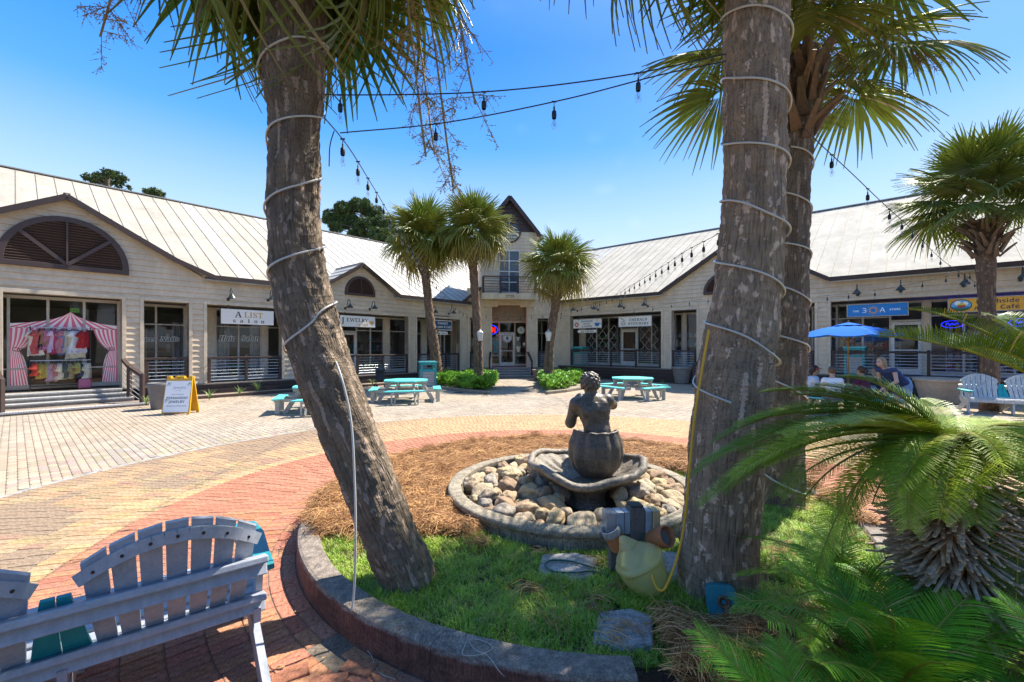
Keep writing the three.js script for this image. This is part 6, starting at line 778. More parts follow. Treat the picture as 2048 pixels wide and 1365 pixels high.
{ const a = gnd(1937, 826), T = doubleBench('double_bench', 'white slatted double bench with teal middle slats at the right edge', [0, 0, 0], 0, mat([.80, .79, .76], .5, { map: grain, sr: 1.2 }), M.teal, { k: 1.06 }); const yaw = -.56; T.rotation.y = yaw; const off = V(-.84 * 1.06, 0, .3 * 1.06).applyAxisAngle(V(0, 1, 0), yaw); T.position.set(a.x - off.x, 0, a.z - off.z); }
// ---------- the statue and fountain ----------
const bronze = mat([.16, .128, .096], .42, { phys: true, map: speck, tri: true, sr: 2, bump: speck, bs: .003, clearcoat: .25, clearcoatRoughness: .45 });
const bronzeShell = mat([.165, .13, .095], .5, { phys: true, map: speck, tri: true, sr: 2, bump: speck, bs: .004, clearcoat: .15, clearcoatRoughness: .5 });
const bowlM = mat([.34, .29, .225], .55, { map: speck, tri: true, sr: 2, bump: speck, bs: .006 });
const ZS = 4.28, S0 = at(1190, 960, ZS);
const js = (x, y, dz = 0) => { const p = at(x, y, ZS + dz).sub(S0); return p.toArray(); };
{ const T = thing('statue', 'dark bronze curly haired figure seated in a shell, seen from behind, arms raised left', 'statue', at(1190, 960, 4.93)); T.scale.setScalar(4.93 / ZS);
  const B = [
    [js(1196, 905, .02), js(1196, 868, 0), .115, .105, [1.18, 1, .95]], [js(1196, 868, 0), js(1188, 822, .02), .100, .118, [1.22, 1, .82]], [js(1188, 822, .02), js(1184, 803, .05), .118, .085, [1.3, 1, .8]],
    [js(1156, 808, .03), js(1214, 801, .04), .062, .062], [js(1170, 825, -.035), js(1163, 812, -.02), .04, .035], [js(1202, 822, -.035), js(1207, 808, -.02), .04, .035],
    [js(1183, 800, .05), js(1181, 783, .07), .052, .047], [js(1181, 772, .08), js(1181, 762, .09), .078, .082, [.92, 1, 1.08]], [js(1180, 778, .14), js(1180, 770, .15), .05, .05],
    [js(1151, 808, .04), js(1141, 846, .10), .060, .047], [js(1141, 846, .10), js(1157, 806, .22), .046, .032], [js(1158, 803, .22), js(1160, 792, .24), .036, .03],
    [js(1216, 802, .05), js(1225, 810, .18), .056, .044], [js(1225, 810, .18), js(1203, 804, .34), .040, .03], [js(1203, 803, .34), js(1192, 800, .36), .034, .028],
    [js(1182, 896, .06), js(1161, 874, .42), .095, .07], [js(1206, 896, .06), js(1232, 884, .40), .09, .065], [js(1161, 874, .42), js(1158, 930, .5), .062, .042], [js(1232, 884, .40), js(1228, 935, .48), .06, .042]];
  // fingers round the flute
  for (let i = 0; i < 4; i++) { const a = js(1153 + i * 3.4, 797 - i * 1.2, .25), b = [a[0] + .012, a[1] + .02, a[2] - .028]; B.push([js(1157 + i * 1.5, 800, .22), a, .012, .010], [a, b, .010, .008]); }
  B.push([js(1160, 804, .2), js(1165, 797, .2), .012, .009]);
  for (let i = 0; i < 4; i++) { const a = js(1196 - i * 4, 795 - i, .38); B.push([js(1199, 798, .36), a, .011, .009], [a, [a[0] - .004, a[1] - .022, a[2] + .014], .009, .008]); }
  const sp0 = js(1184, 806, -.06), sp1 = js(1198, 872, -.09);
  const g = body(B, js(1130, 950, .56).map((v, i) => v - (i === 2 ? 0 : .06)), js(1248, 748, -.16).map((v) => v + .04), .0078, .035, (p, m) => { const t = clamp((p[1] - sp1[1]) / (sp0[1] - sp1[1])), sx = lerp(sp1[0], sp0[0], t) , dx = p[0] - sx; if (p[2] > js(0, 0, .02)[2] && t > 0 && t < 1) { m += .011 * Math.exp(-dx * dx / .0003) - .006 * Math.exp(-((Math.abs(dx) - .04) ** 2) / .0006); m += .0035 * n3(p[0] * 14, p[1] * 14, p[2] * 14); } return m; });
  part('figure', g, bronze, T);
  const H = [], hc = js(1181, 765, .085); for (let i = 0; i < 64; i++) { const y = 1 - 2 * (i + .5) / 64, a = i * 2.39996, q = Math.sqrt(1 - y * y); if (y < -.62) continue; const p = [hc[0] + Math.cos(a) * q * .078, hc[1] + y * .088, hc[2] + Math.sin(a) * q * .088]; if (p[2] < hc[2] - .052 && y < .25) continue; const t = rnd() * 6.28, e = [p[0] + Math.cos(t) * .022, p[1] + Math.sin(t) * .018, p[2] + .004]; H.push([p, e, .024, .014]); }
  H.push([hc, hc, .076, .076]); part('hair', body(H, [hc[0] - .12, hc[1] - .12, hc[2] - .13], [hc[0] + .12, hc[1] + .12, hc[2] + .13], .0046, .009), bronze, T);
  part('flute', [rod(V(...js(1152, 798, .26)), V(...js(1178, 786, .2)), .011, .013, 10)], bronze, T);
  // scalloped shell seat
  const P = [], I = [], nu = 96, nv = 30, prof = (v) => { const q = Math.pow(v, .85); const K = [[0, .09], [.08, .155], [.25, .222], [.5, .262], [.75, .255], [1, .212]]; let i = 0; while (i < 4 && v > K[i + 1][0]) i++; const f = (v - K[i][0]) / (K[i + 1][0] - K[i][0]); return [lerp(K[i][1], K[i + 1][1], f), .455 * v]; };
  for (const side of [0, 1]) for (let j = 0; j <= nv; j++) for (let i = 0; i <= nu; i++) { const a = i / nu * 2 * PI, v = j / nv, [r, y] = prof(v), rib = 1 + (.14 * Math.pow(Math.abs(Math.sin(a * 5.5 + .4)), .5) - .11) * sm(0, .2, v), rr_ = (r - side * .028) * rib, front = Math.max(0, -Math.cos(a)); P.push(Math.sin(a) * rr_ * 1.0, y * (1 - .2 * front * sm(.3, 1, v)) + .011 * Math.abs(Math.sin(a * 5.5 + .4)) * sm(.7, 1, v), Math.cos(a) * rr_ * .95); }
  const W_ = nu + 1, off = W_ * (nv + 1); for (let s = 0; s < 2; s++) for (let j = 0; j < nv; j++) for (let i = 0; i < nu; i++) { const a = s * off + j * W_ + i, b = a + 1, c = a + W_, d = c + 1; s ? I.push(a, c, b, b, c, d) : I.push(a, b, c, b, d, c); }
  for (let i = 0; i < nu; i++) { const a = nv * W_ + i, b = a + 1, c = a + off, d = b + off; I.push(a, b, c, b, d, c); }
  const sg = new THREE.BufferGeometry(); sg.setAttribute('position', new THREE.Float32BufferAttribute(P, 3)); sg.setIndex(I); sg.computeVertexNormals(); sg.translate(...js(1191, 957, .0)); part('shell_seat', sg, bronzeShell, T);
  part('shell_rim', tube(Array.from({ length: 60 }, (_, i) => { const k = nv * W_ + Math.round(i / 60 * nu); return V(P[k * 3] * .95, P[k * 3 + 1], P[k * 3 + 2] * .95).add(V(...js(1191, 957, 0))); }), .015, 120, 7, true), bronzeShell, T);
}
{ const c = at(1176, 918, ZS), T = thing('fountain_bowl', 'stone scallop bowl with a rolled wavy rim on a pedestal under the statue', 'fountain', at(1172, 918, 4.93)); const h = c.y - .2; T.position.y -= h * 4.93 / ZS; T.scale.setScalar(4.93 / ZS);
  const P = [], I = [], nu = 132, nv = 22; for (const side of [0, 1]) for (let j = 0; j <= nv; j++) for (let i = 0; i <= nu; i++) { const a = i / nu * 2 * PI, v = j / nv, front = Math.pow(Math.max(0, Math.cos(a)), 3), r = (.13 + .415 * Math.pow(v, .8)) * (1 + .010 * Math.cos(a * 16) * v + .03 * Math.cos(a * 3 + .8) * v) * (1 - .10 * front), lift = .155 * Math.pow(v, 2.0) * (1 - .62 * front) + .018 * Math.cos(a * 20) * Math.sin(PI * v) + .02 * Math.sin(a * 5) * v * v; P.push(Math.sin(a) * (r - side * .0), h - .17 + lift - side * .06 * (1 - .4 * v), Math.cos(a) * r * .92); }
  const W_ = nu + 1, off = W_ * (nv + 1); for (let s = 0; s < 2; s++) for (let j = 0; j < nv; j++) for (let i = 0; i < nu; i++) { const a = s * off + j * W_ + i, b = a + 1, q = a + W_, d = q + 1; s ? I.push(a, q, b, b, q, d) : I.push(a, b, q, b, d, q); }
  const g = new THREE.BufferGeometry(); g.setAttribute('position', new THREE.Float32BufferAttribute(P, 3)); g.setIndex(I); g.computeVertexNormals(); part('bowl', g, bowlM, T);
  part('rolled_rim', tube(Array.from({ length: 96 }, (_, i) => { const k = nv * W_ + Math.round(i / 96 * nu); return V(P[k * 3], P[k * 3 + 1] - .018, P[k * 3 + 2]); }), .036, 220, 10, true), bowlM, T);
  const pr = [[.001, h - .17], [.30, h - .17], [.26, h - .22], [.185, h - .30], [.165, h - .37], [.19, h - .43], [.27, h - .52], [.33, -.25]]; const pg = lathe(pr, 64); warp(pg, (v) => { const a = Math.atan2(v.x, v.z), r = Math.hypot(v.x, v.z), k = 1 + .06 * Math.abs(Math.cos(a * 5)); v.x *= k; v.z *= k; }); part('pedestal', pg, bowlM, T);
  part('water', new THREE.CircleGeometry(.16, 32).rotateX(-PI / 2).translate(.0, h - .158, .2), mat([.16, .14, .11], .08, { phys: true }), T);
  part('spout_pipe', rod(V(.03, h - .1, .46), V(.17, h - .11, .46), .006), mat([.55, .42, .2], .4), T); }
// ---------- things in the grass by the tall trunk ----------
{ const Z = 3.42, B = at(1270, 1150, Z), T = thing('outlet_post', 'weathered wooden post with outlet boxes on both sides by the basin rim', 'post', [B.x, .1, B.z], .12), k = Z / F, y = (py) => 1.9 - (py - HY) * k - .1, x = (px) => (px - 1270) * k; const wd = mat([.21, .19, .175], .9, { map: grain, sr: 3, bump: grain, bs: .006 }), gm = mat([.33, .38, .44], .35, { map: wear, sr: 2 });
  part('post', rb(30 * k, y(1012), .11, .006, 0, y(1012) / 2, 0), wd, T); part('cap', rb(26 * k, .02, .10, .008, 0, y(1010), 0), mat([.06, .055, .05], .9), T); part('side_post', rb(22 * k, y(1090), .06, .006, x(1230), y(1090) / 2, -.02), wd, T);
  const box = (n, a, b, m, d = .11) => part(n, rb((b - a) * k, 44 * k, d, .008, (x(a) + x(b)) / 2, y(1040), .01), m, T);
  box('outlet_cover', 1205, 1225, mat([.7, .72, .75], .15, { phys: true, transmission: .75, thickness: 0 }), .12); box('outlet_box', 1226, 1242, gm); box('outlet_box', 1243, 1255, gm, .1); box('outlet_box', 1286, 1299, gm); box('outlet_box', 1300, 1315, mat([.55, .42, .22], .6, { map: wear, sr: 3 }), .12); part('conduit', tube([V(.03, y(1060), .07), V(.02, y(1090), .09), V(-.04, y(1150), .08), V(-.06, 0, .07)], .009, 16, 6), mat([.02, .10, .07], .5), T); part('cross_board', rb(.5, .05, .03, .006, x(1260), y(1066), .02), wd, T); }
{ const terr = mat([.52, .20, .085], .7, { map: wear, sr: 3, bump: speck, bs: .003 }), lip = mat([.52, .52, .50], .7, { map: speck, sr: 4 }), inn = mat([.20, .22, .21], .7);
  const pipe = (label, p, q, r, lm) => { const T = thing('clay_pipe', label, 'clay pipe', p), d = q.clone().sub(p), L = d.length(), qt = new THREE.Quaternion().setFromUnitVectors(V(0, 1, 0), d.clone().normalize()); T.quaternion.copy(qt); part('pipe_body', lathe([[r * .86, L * .9], [r * .86, L * .2], [r * .5, .01], [r * .8, 0], [r * .95, L * .1], [r * .96, L * .72]], 28), terr, T); part('collar', lathe([[r * .96, L * .70], [r * 1.08, L * .73], [r * 1.08, L * .98], [r * 1.04, L], [r * .9, L], [r * .86, L * .88]], 28), lm, T); part('lamp_lens', new THREE.CircleGeometry(r * .87, 24).rotateX(-PI / 2).translate(0, L * .78, 0), inn, T); return T; };
  pipe('terracotta pipe with a whitish collar pointing up left beside the outlet post', at(1240, 1098, 3.36), at(1219, 1056, 3.34), .070, lip);
  const T = pipe('terracotta pipe lying on its side right of the outlet post', at(1292, 1082, 3.42), at(1336, 1073, 3.25), .072, terr); }
{ const p = at(1306, 1182, 3.16), T = thing('plastic_jug', 'translucent yellow shell shaped jug tilted in the grass by the outlet post', 'jug', p); const prof = [[.001, 0], [.07, .0], [.125, .035], [.155, .10], [.170, .17], [.176, .20], [.186, .215], [.183, .235], [.168, .25], [.15, .28], [.10, .325], [.075, .345], [.07, .36], [.05, .385], [.043, .40], [.02, .425], [.001, .428]];const g = lathe(new THREE.SplineCurve(prof.map(([x, y]) => new THREE.Vector2(x, y))).getPoints(60).map((q) => [Math.max(.0005, q.x), q.y]), 64); warp(g, (v) => { const a = Math.atan2(v.x, v.z), k = 1 + .05 * Math.cos(a * 2 + 1) + .03 * Math.cos(a * 5 + v.y * 14); v.x *= k; v.z *= k; if (v.y > .25) { v.x -= (v.y - .25) * .25; } }); g.rotateZ(.42).rotateX(-.12);
  part('shell', g, mat([1, .90, .45], .35, { phys: true, transmission: .65, thickness: 0, bump: speck, bs: .004, specularIntensity: .6 }), T); }
{ top('garden_hose', tube([gnd(1232, 1166, .14), gnd(1215, 1152, .17), gnd(1190, 1143, .185), gnd(1150, 1146, .19), gnd(1105, 1143, .19), gnd(1090, 1130, .19), gnd(1100, 1122, .19), gnd(1140, 1123, .19), gnd(1180, 1134, .19), gnd(1205, 1140, .17), gnd(1228, 1158, .15)], .0075, 70, 7), mat([.015, .085, .06], .4), 'green garden hose looped on the pale stepping stone', 'hose'); }
{ const p = gnd(1450, 1250, .12), T = thing('ground_speaker', 'small teal box with rounded top and round holes leaning on the thick trunk', 'speaker box', p, -.35); const w = .165, h = .22, sh = new THREE.Shape(); sh.moveTo(-w / 2, 0); sh.lineTo(w / 2, 0); sh.lineTo(w / 2, h - .04); sh.quadraticCurveTo(w / 2, h, w / 2 - .05, h); sh.lineTo(-w / 2 + .05, h); sh.quadraticCurveTo(-w / 2, h, -w / 2, h - .04); sh.closePath(); const m = mat([.015, .24, .30], .6, { map: wear, sr: 4, bump: speck, bs: .003 }); part('case', new THREE.ExtrudeGeometry(sh, { depth: .13, bevelEnabled: true, bevelSize: .01, bevelThickness: .01, bevelSegments: 3 }).translate(0, 0, -.11).rotateX(-.28).rotateZ(.12), m, T); const mk = (y, r) => { part('speaker_ring', new THREE.TorusGeometry(r, .009, 8, 24).translate(.012, y, .035).rotateX(-.28).rotateZ(.12), mat([.16, .09, .05], .7), T); part('speaker_cone', new THREE.ConeGeometry(r, .02, 20, 1, true).rotateX(-PI / 2).translate(.012, y, .032).rotateX(-.28).rotateZ(.12), mat([.10, .06, .035], .8), T); }; mk(.135, .032); mk(.045, .028); }
{ const sk = mat([.42, .36, .30], .8, { map: grain, sr: 4 }); for (const [a, b, l, r] of [[[1340, 1205], [1352, 1245], 'pale dry stick in the grass below the yellow jug', .012], [[1405, 1258], [1432, 1285], 'brown dry stick left of the teal box', .01], [[1195, 1222], [1186, 1206], 'dry leaf scrap above the near stepping stone', .008]]) top('dry_stick', tube([gnd(...a, .17), gnd((a[0] + b[0]) / 2 + 2, (a[1] + b[1]) / 2, .19), gnd(...b, .17)], r, 8, 6), sk, l, 'stick'); }
{ const dm = mat([.05, .045, .04], .6); [[917, 786, 'small dark drain lid in the pavers near the left shrub bed'], [1050, 783, 'small dark drain lid in the pavers on the entrance path']].forEach(([x, y, l]) => { const p = gnd(x, y, .004), T = thing('drain_cover', l, 'drain cover', p); part('lid', cyl(.17, .17, .012, 24), dm, T); part('ring', new THREE.TorusGeometry(.18, .012, 6, 28).rotateX(PI / 2).translate(0, .008, 0), dm, T); });
  const q = []; for (let i = 0; i < 7; i++) { const a = i / 7 * 6.283; q.push(0, 0, 0, Math.cos(a), .1 * Math.sin(a * 2), Math.sin(a) * .38, Math.cos(a + .9), .12 * Math.sin(a * 2 + 1), Math.sin(a + .9) * .38); } const im = new THREE.InstancedMesh(geoOf(q), mat([1, 1, 1], .8, { side: THREE.DoubleSide }), 260), mm = new THREE.Object3D(), c = new THREE.Color(); let k = 0; while (k < 260) { const a = rnd() * 6.283, r = RO + .05 + Math.pow(rnd(), 2.2) * 6, x = RC.x + Math.sin(a) * r, z = RC.z + Math.cos(a) * r; mm.position.set(x, .012, z); mm.rotation.set(rr(-.3, .3), rnd() * 6.28, rr(-.3, .3)); mm.scale.setScalar(rr(.008, .026)); mm.updateMatrix(); im.setMatrixAt(k, mm.matrix); const d = rnd(); im.setColorAt(k++, c.setRGB(lerp(.16, .45, d), lerp(.09, .30, d), lerp(.04, .10, d))); } stuff('leaf_litter', 'tiny dry leaf scraps scattered over the bricks', 'leaf litter', im); }
// ---------- string lights ----------
{ const sock = lathe([[.001, 0], [.008, -.004], [.009, -.04], [.021, -.05], [.024, -.09], [.021, -.12], [.019, -.122]], 12), clip = merge([rb(.05, .014, .014, .004), bx(.006, .05, .006, 0, -.02, 0)]), bulb = lathe([[.014, 0], [.017, -.02], [.026, -.05], [.030, -.075], [.026, -.10], [.012, -.115], [.001, -.118]], 14).translate(0, -.118, 0), fil = tube([V(-.006, -.13, 0), V(-.009, -.175, .003), V(-.003, -.2, 0), V(.003, -.165, 0), V(.008, -.2, -.003), V(.009, -.17, 0), V(.005, -.13, 0)], .0016, 20, 4);
  window.strand = (label, pts, n, o = {}) => { const T = thing('string_light', label, 'string lights', [0, 0, 0]), cv = pts.length > 2 ? new THREE.CatmullRomCurve3(pts, false, 'centripetal') : new THREE.CatmullRomCurve3([0, .25, .5, .75, 1].map((t) => pts[0].clone().lerp(pts[1], t).add(V(0, -4 * (o.sag ?? .3) * t * (1 - t), 0)))); part('wire', new THREE.TubeGeometry(cv, 60, o.r ?? .005, 5), M.black, T);
    const t0 = o.t0 ?? .05, t1 = o.t1 ?? .97, s = o.s ?? 1; for (let i = 0; i < n; i++) { const p = cv.getPointAt(o.at ? o.at[i] : lerp(t0, t1, n > 1 ? i / (n - 1) : 0)); for (const [nm, g, m] of [['clip', clip, M.black], ['socket', sock, M.black], ['bulb', bulb, M.bulb], ['filament', fil, M.filament]]) { const q = part(nm, g, m, T); q.position.copy(p).add(V(0, nm === 'socket' || nm === 'bulb' || nm === 'filament' ? -.045 * s : 0, 0)); q.scale.setScalar(s); } } return T; };
  const A0 = at(648, 189, 3.05), A1 = at(1452, 108, 2.75); strand('string light across the sky between the two big trunks, upper one', [A0, at(680, 190, 3.05), at(980, 183, 2.95), at(1260, 149, 2.85), A1], 3, { at: [.042, .42, .80], r: .0045, s: .7 });
  strand('string light across the sky between the two big trunks, lower one', [at(680, 266, 3.2), at(885, 246, 3.15), at(1133, 198, 3.0), at(1320, 150, 2.9), at(1452, 122, 2.8)], 2, { at: [.265, .585], r: .0045, s: .7 });
  strand('string light running from the leaning trunk down to the palm by the tower', [at(648, 235, 3.1), at(688, 282, 3.6), at(745, 372, 5.3), at(790, 447, 7.6), at(840, 520, 11), at(872, 568, 14), at(915, 617, 18), at(950, 640, 21.3)], 26, { t0: .025, t1: .99, s: .8 });
  strand('string light running from the back palm to the palm by the orange sign', [at(1610, 258, 4.35), at(1632, 280, 4.5), at(1703, 346, 5.1), at(1755, 396, 5.6), at(1827, 462, 7.6), at(1885, 520, 9.8), at(1962, 572, 12.9)], 12, { t0: .05, t1: .93, s: .85 });
  strand('string light running from the back palm to the palm by the right lamp post', [at(1555, 395, 4.5), at(1440, 466, 6.2), at(1372, 502, 8), at(1330, 530, 10), at(1265, 570, 14), at(1200, 604, 18.5), at(1100, 628, 21.6)], 24, { t0: .1, t1: .99 });
  strand('string light along the right wing above the blue store sign', [at(1575, 604, 15.5), at(1618, 596, 15), at(1758, 580, 13), at(1840, 565, 13), at(1900, 552, 13), at(1960, 545, 13)], 8, { t0: .1, t1: .95, r: .004 });
  strand('string light in front of the lattice window shop', [at(1100, 632, 21.6), at(1215, 628, 21), at(1315, 612, 20), at(1480, 592, 17), at(1575, 604, 15.5)], 12, { t0: .05, t1: .95, r: .004 });
  strand('string light across the entrance between the two middle palms', [at(958, 628, 21.3), at(1022, 634, 21.6), at(1100, 628, 21.6)], 6, { t0: .1, t1: .9, r: .004 });
  top('loose_wire', tube([at(668, 262, 3.15), at(660, 290, 3.15), at(658, 333, 3.15)], .004, 10, 5), M.black, 'short loose end of black wire beside the leaning trunk', 'wire'); }
// ---------- people ----------
function person(label, pos, yaw, o) { const T = thing('person', label, 'person', pos, yaw), skin = mat(o.skin ?? [.50, .31, .22], .6), up = o.lean ?? .06, hipY = o.hip ?? .52, sh = o.torso ?? .50, tw = o.tw ?? 1;
  const hip = [0, hipY, 0], chest = [0, hipY + sh * .62, up * .6], neck = [0, hipY + sh, up], hd = o.head ?? [0, hipY + sh + .20, up + .03]; const hy = hd[1], S = (s) => [s * .165 * tw, hipY + sh - .045, up * .95];
  const bones = [[hip, chest, .125, .125, [1.15 * tw, 1, .85]], [chest, neck, .125, .07, [1.2 * tw, 1, .85]], [S(-1), S(1), .06, .06], [neck, [hd[0] * .8, hy - .09, hd[2] - .01], .055, .05], [[hd[0], hy - .035, hd[2] + .02], [hd[0], hy + .03, hd[2]], .078, .094, [.86, 1, 1.05]], [[hd[0], hy - .075, hd[2] + .055], [hd[0], hy - .07, hd[2] + .06], .038, .034], [[hd[0], hy - .01, hd[2] + .1], [hd[0], hy - .035, hd[2] + .118], .012, .015]];
  for (const s of [-1, 1]) bones.push([[hd[0] + s * .082, hy + .01, hd[2]], [hd[0] + s * .085, hy - .025, hd[2]], .016, .013]);
  const arms = o.arms, legs = o.legs; for (const [a, e, w] of arms) bones.push([a, e, .052, .042], [e, w, .041, .027]); for (const [h, k, f] of legs) bones.push([h, k, .095, .062], [k, f, .06, .038], [f, [f[0], f[1] - .02, f[2] + .15], .04, .032]);
  const all = bones.flatMap(([a, b]) => [a, b]), lo = [0, 1, 2].map((i) => Math.min(...all.map((p) => p[i])) - .16), hi = [0, 1, 2].map((i) => Math.max(...all.map((p) => p[i])) + .16);
  const parts = [body(bones, lo, hi, .0135, .035)];
  for (const [, e, w] of arms) { const d = V(...w).sub(V(...e)).normalize(), sd = d.clone().cross(V(0, 1, 0.3)).normalize(), P = (l, s, q = 0) => V(...w).addScaledVector(d, l).addScaledVector(sd, s).add(V(0, q, 0)); const hb = [[P(0, 0).toArray(), P(.075, 0).toArray(), .026, .032, [1, 1, 1]]]; for (let i = 0; i < 4; i++) { const s = (i - 1.5) * .019, L = [.062, .075, .07, .055][i]; hb.push([P(.075, s).toArray(), P(.075 + L * .55, s * 1.15, -.008).toArray(), .0095, .0085], [P(.075 + L * .55, s * 1.15, -.008).toArray(), P(.075 + L, s * 1.1, -.025).toArray(), .0085, .007]); } hb.push([P(.02, .022).toArray(), P(.06, .055, -.01).toArray(), .012, .009]); const q = hb.flatMap(([a, b]) => [a, b]); parts.push(body(hb, [0, 1, 2].map((i) => Math.min(...q.map((p) => p[i])) - .045), [0, 1, 2].map((i) => Math.max(...q.map((p) => p[i])) + .045), .0045, .008)); }
  const strip = (g) => { g = g.index ? g.toNonIndexed() : g; g.deleteAttribute('uv'); return g; }; part('body', merge(parts.map(strip)), skin, T);
  for (const s of [-1, 1]) part('eye', new THREE.SphereGeometry(.012, 8, 6).translate(hd[0] + s * .032, hy + .005, hd[2] + .088), M.black, T); part('mouth', bx(.04, .008, .01, hd[0], hy - .062, hd[2] + .094), mat([.35, .12, .10], .6), T);
  const grow = (list, k, kk = .03, ex) => { const q = list.flatMap(([a, b]) => [a, b]), m = Math.max(...list.map((b) => Math.max(b[2], b[3]) * Math.max(...(b[4] ?? [1])))) + k + .05; return body(list.map(([a, b, ra, rb_, s]) => [a, b, ra + k, rb_ + k, s]), [0, 1, 2].map((i) => Math.min(...q.map((p) => p[i])) - m), [0, 1, 2].map((i) => Math.max(...q.map((p) => p[i])) + m), .0135, kk, ex); };
  const folds = (p, m) => m + .006 * n3(p[0] * 9 + 3, p[1] * 13, p[2] * 9);
  const shirt = [[hip, chest, .127, .128, [1.16 * tw, 1, .9]], [chest, [neck[0], neck[1] - .05, neck[2]], .128, .075, [1.2 * tw, 1, .88]], [S(-1), S(1), .062, .062]]; for (const [a, e] of arms) { const t = o.sleeve ?? .6; if (t) shirt.push([a, a.map((v, i) => lerp(v, e[i], t)), .060, .056]); } part('shirt', grow(shirt, .012, .03, folds), mat(o.shirt, .85), T);
  const pants = [[hip, [hip[0], hip[1] + .08, hip[2]], .125, .12, [1.15 * tw, 1, .92]]]; for (const [h, k, f] of legs) { pants.push([h, k.map((v, i) => lerp(h[i], v, o.short ?? 1)), .10, o.short ? .088 : .07]); if (!o.short) pants.push([k, f, .066, .05]); } part(o.short ? 'shorts' : 'trousers', grow(pants, .012, .03, folds), mat(o.pants, .85), T);
  if (o.hair) { const hb = [[[hd[0], hy + .03, hd[2] - .02], [hd[0], hy + .045, hd[2] - .01], .092, .092], ...(o.hairx ?? []).map(([a, b, r0, r1]) => [[hd[0] + a[0], hy + a[1], hd[2] + a[2]], [hd[0] + b[0], hy + b[1], hd[2] + b[2]], r0, r1])]; const fc = hd[2]; part('hair', grow(hb, .006, .03, (p, m) => Math.max(m + .005 * n3(p[0] * 40, p[1] * 12, p[2] * 40), (p[2] - fc) * .8 - .03 - (p[1] - hy) * .55)), mat(o.hair, .6), T); }
  if (o.cap) { part('cap', [new THREE.SphereGeometry(.106, 20, 10, 0, PI * 2, 0, PI / 2).scale(.92, .85, 1.05).translate(hd[0], hy + .04, hd[2] - .005)], mat(o.cap, .8), T); part('cap_brim', extrude([[-.075, 0], [.075, 0], [.06, .07], [0, .09], [-.06, .07]], .008, .002).rotateX(PI / 2 - .12).translate(hd[0], hy + .05, hd[2] + .085), mat(o.cap, .8), T); }
  return T; }
{ const Z = 13, X = (px, z) => (px - CX) / F * z, sitLegs = [[[-.1, .5, .02], [-.12, .5, .42], [-.12, .08, .48]], [[.1, .5, .02], [.13, .5, .42], [.13, .08, .44]]], arm = (s, e, w) => [[s * .18, .97, .05], e, w];
  person('person in a red cap and pale blue shirt seated left at the umbrella table', [X(1619, 12.85), 0, -12.85], PI / 2 - .25, { skin: [.36, .20, .13], shirt: [.50, .57, .68], pants: [.05, .06, .08], cap: [.48, .07, .05], hair: [.02, .015, .012], hairx: [[[0, -.02, -.09], [0, -.12, -.1], .05, .03]], legs: sitLegs, arms: [[[-.18, .96, .06], [-.20, .76, .22], [-.06, .92, .38]], [[.18, .96, .06], [.23, .74, .2], [.06, .93, .40]]], lean: .12 });
  person('person with short brown hair in a white shirt, back turned, at the umbrella table', [X(1667, 12.0), 0, -12.0], PI - .45, { shirt: [.78, .78, .80], pants: [.12, .13, .16], hair: [.12, .065, .035], legs: sitLegs, arms: [[[-.18, .96, .08], [-.24, .74, .22], [-.08, .78, .44]], [[.18, .96, .08], [.24, .74, .22], [.08, .78, .44]]], lean: .12, tw: 1.1 });
  person('person with a brown bun in a maroon top seated right of the umbrella pole', [X(1733, 12.2), 0, -12.2], PI + .35, { shirt: [.13, .025, .06], pants: [.03, .03, .04], hair: [.10, .045, .025], hairx: [[[.0, .03, -.10], [.03, .0, -.15], .05, .045]], legs: sitLegs, arms: [[[-.18, .96, .08], [-.24, .74, .22], [-.08, .78, .44]], [[.18, .96, .08], [.24, .74, .22], [.08, .78, .44]]], lean: .1 });
  person('person in a dark navy top seated at the table behind the standing one', [X(1765, 12.75), 0, -12.75], -PI / 2 - .2, { shirt: [.02, .03, .075], pants: [.03, .03, .05], hair: [.16, .09, .05], legs: sitLegs, arms: [[[-.17, .93, .08], [-.22, .72, .22], [-.08, .78, .42]], [[.17, .93, .08], [.22, .72, .22], [.08, .78, .42]]], lean: .12, torso: .46, sleeve: .9 });
  person('grey blond person in navy sleeveless top and denim shorts bending over the table', [X(1806, 11.7), 0, -11.7], -PI / 2 + .1, { skin: [.58, .36, .27], hip: .90, torso: .42, lean: .50, head: [0, 1.50, .64], tw: 1.35, shirt: [.035, .06, .15], pants: [.22, .32, .48], short: .55, sleeve: 0, hair: [.30, .22, .14], hairx: [[[0, -.02, -.06], [-.02, -.16, -.14], .08, .05], [[.05, -.02, -.02], [.07, -.2, -.06], .045, .03]], legs: [[[-.12, .88, 0], [-.13, .47, .06], [-.13, .06, .0]], [[.12, .88, 0], [.13, .47, .02], [.14, .06, -.08]]], arms: [[[-.22, 1.26, .47], [-.27, .98, .42], [-.22, .78, .34]], [[.22, 1.26, .47], [.3, 1.0, .50], [.16, .82, .70]]] }); }
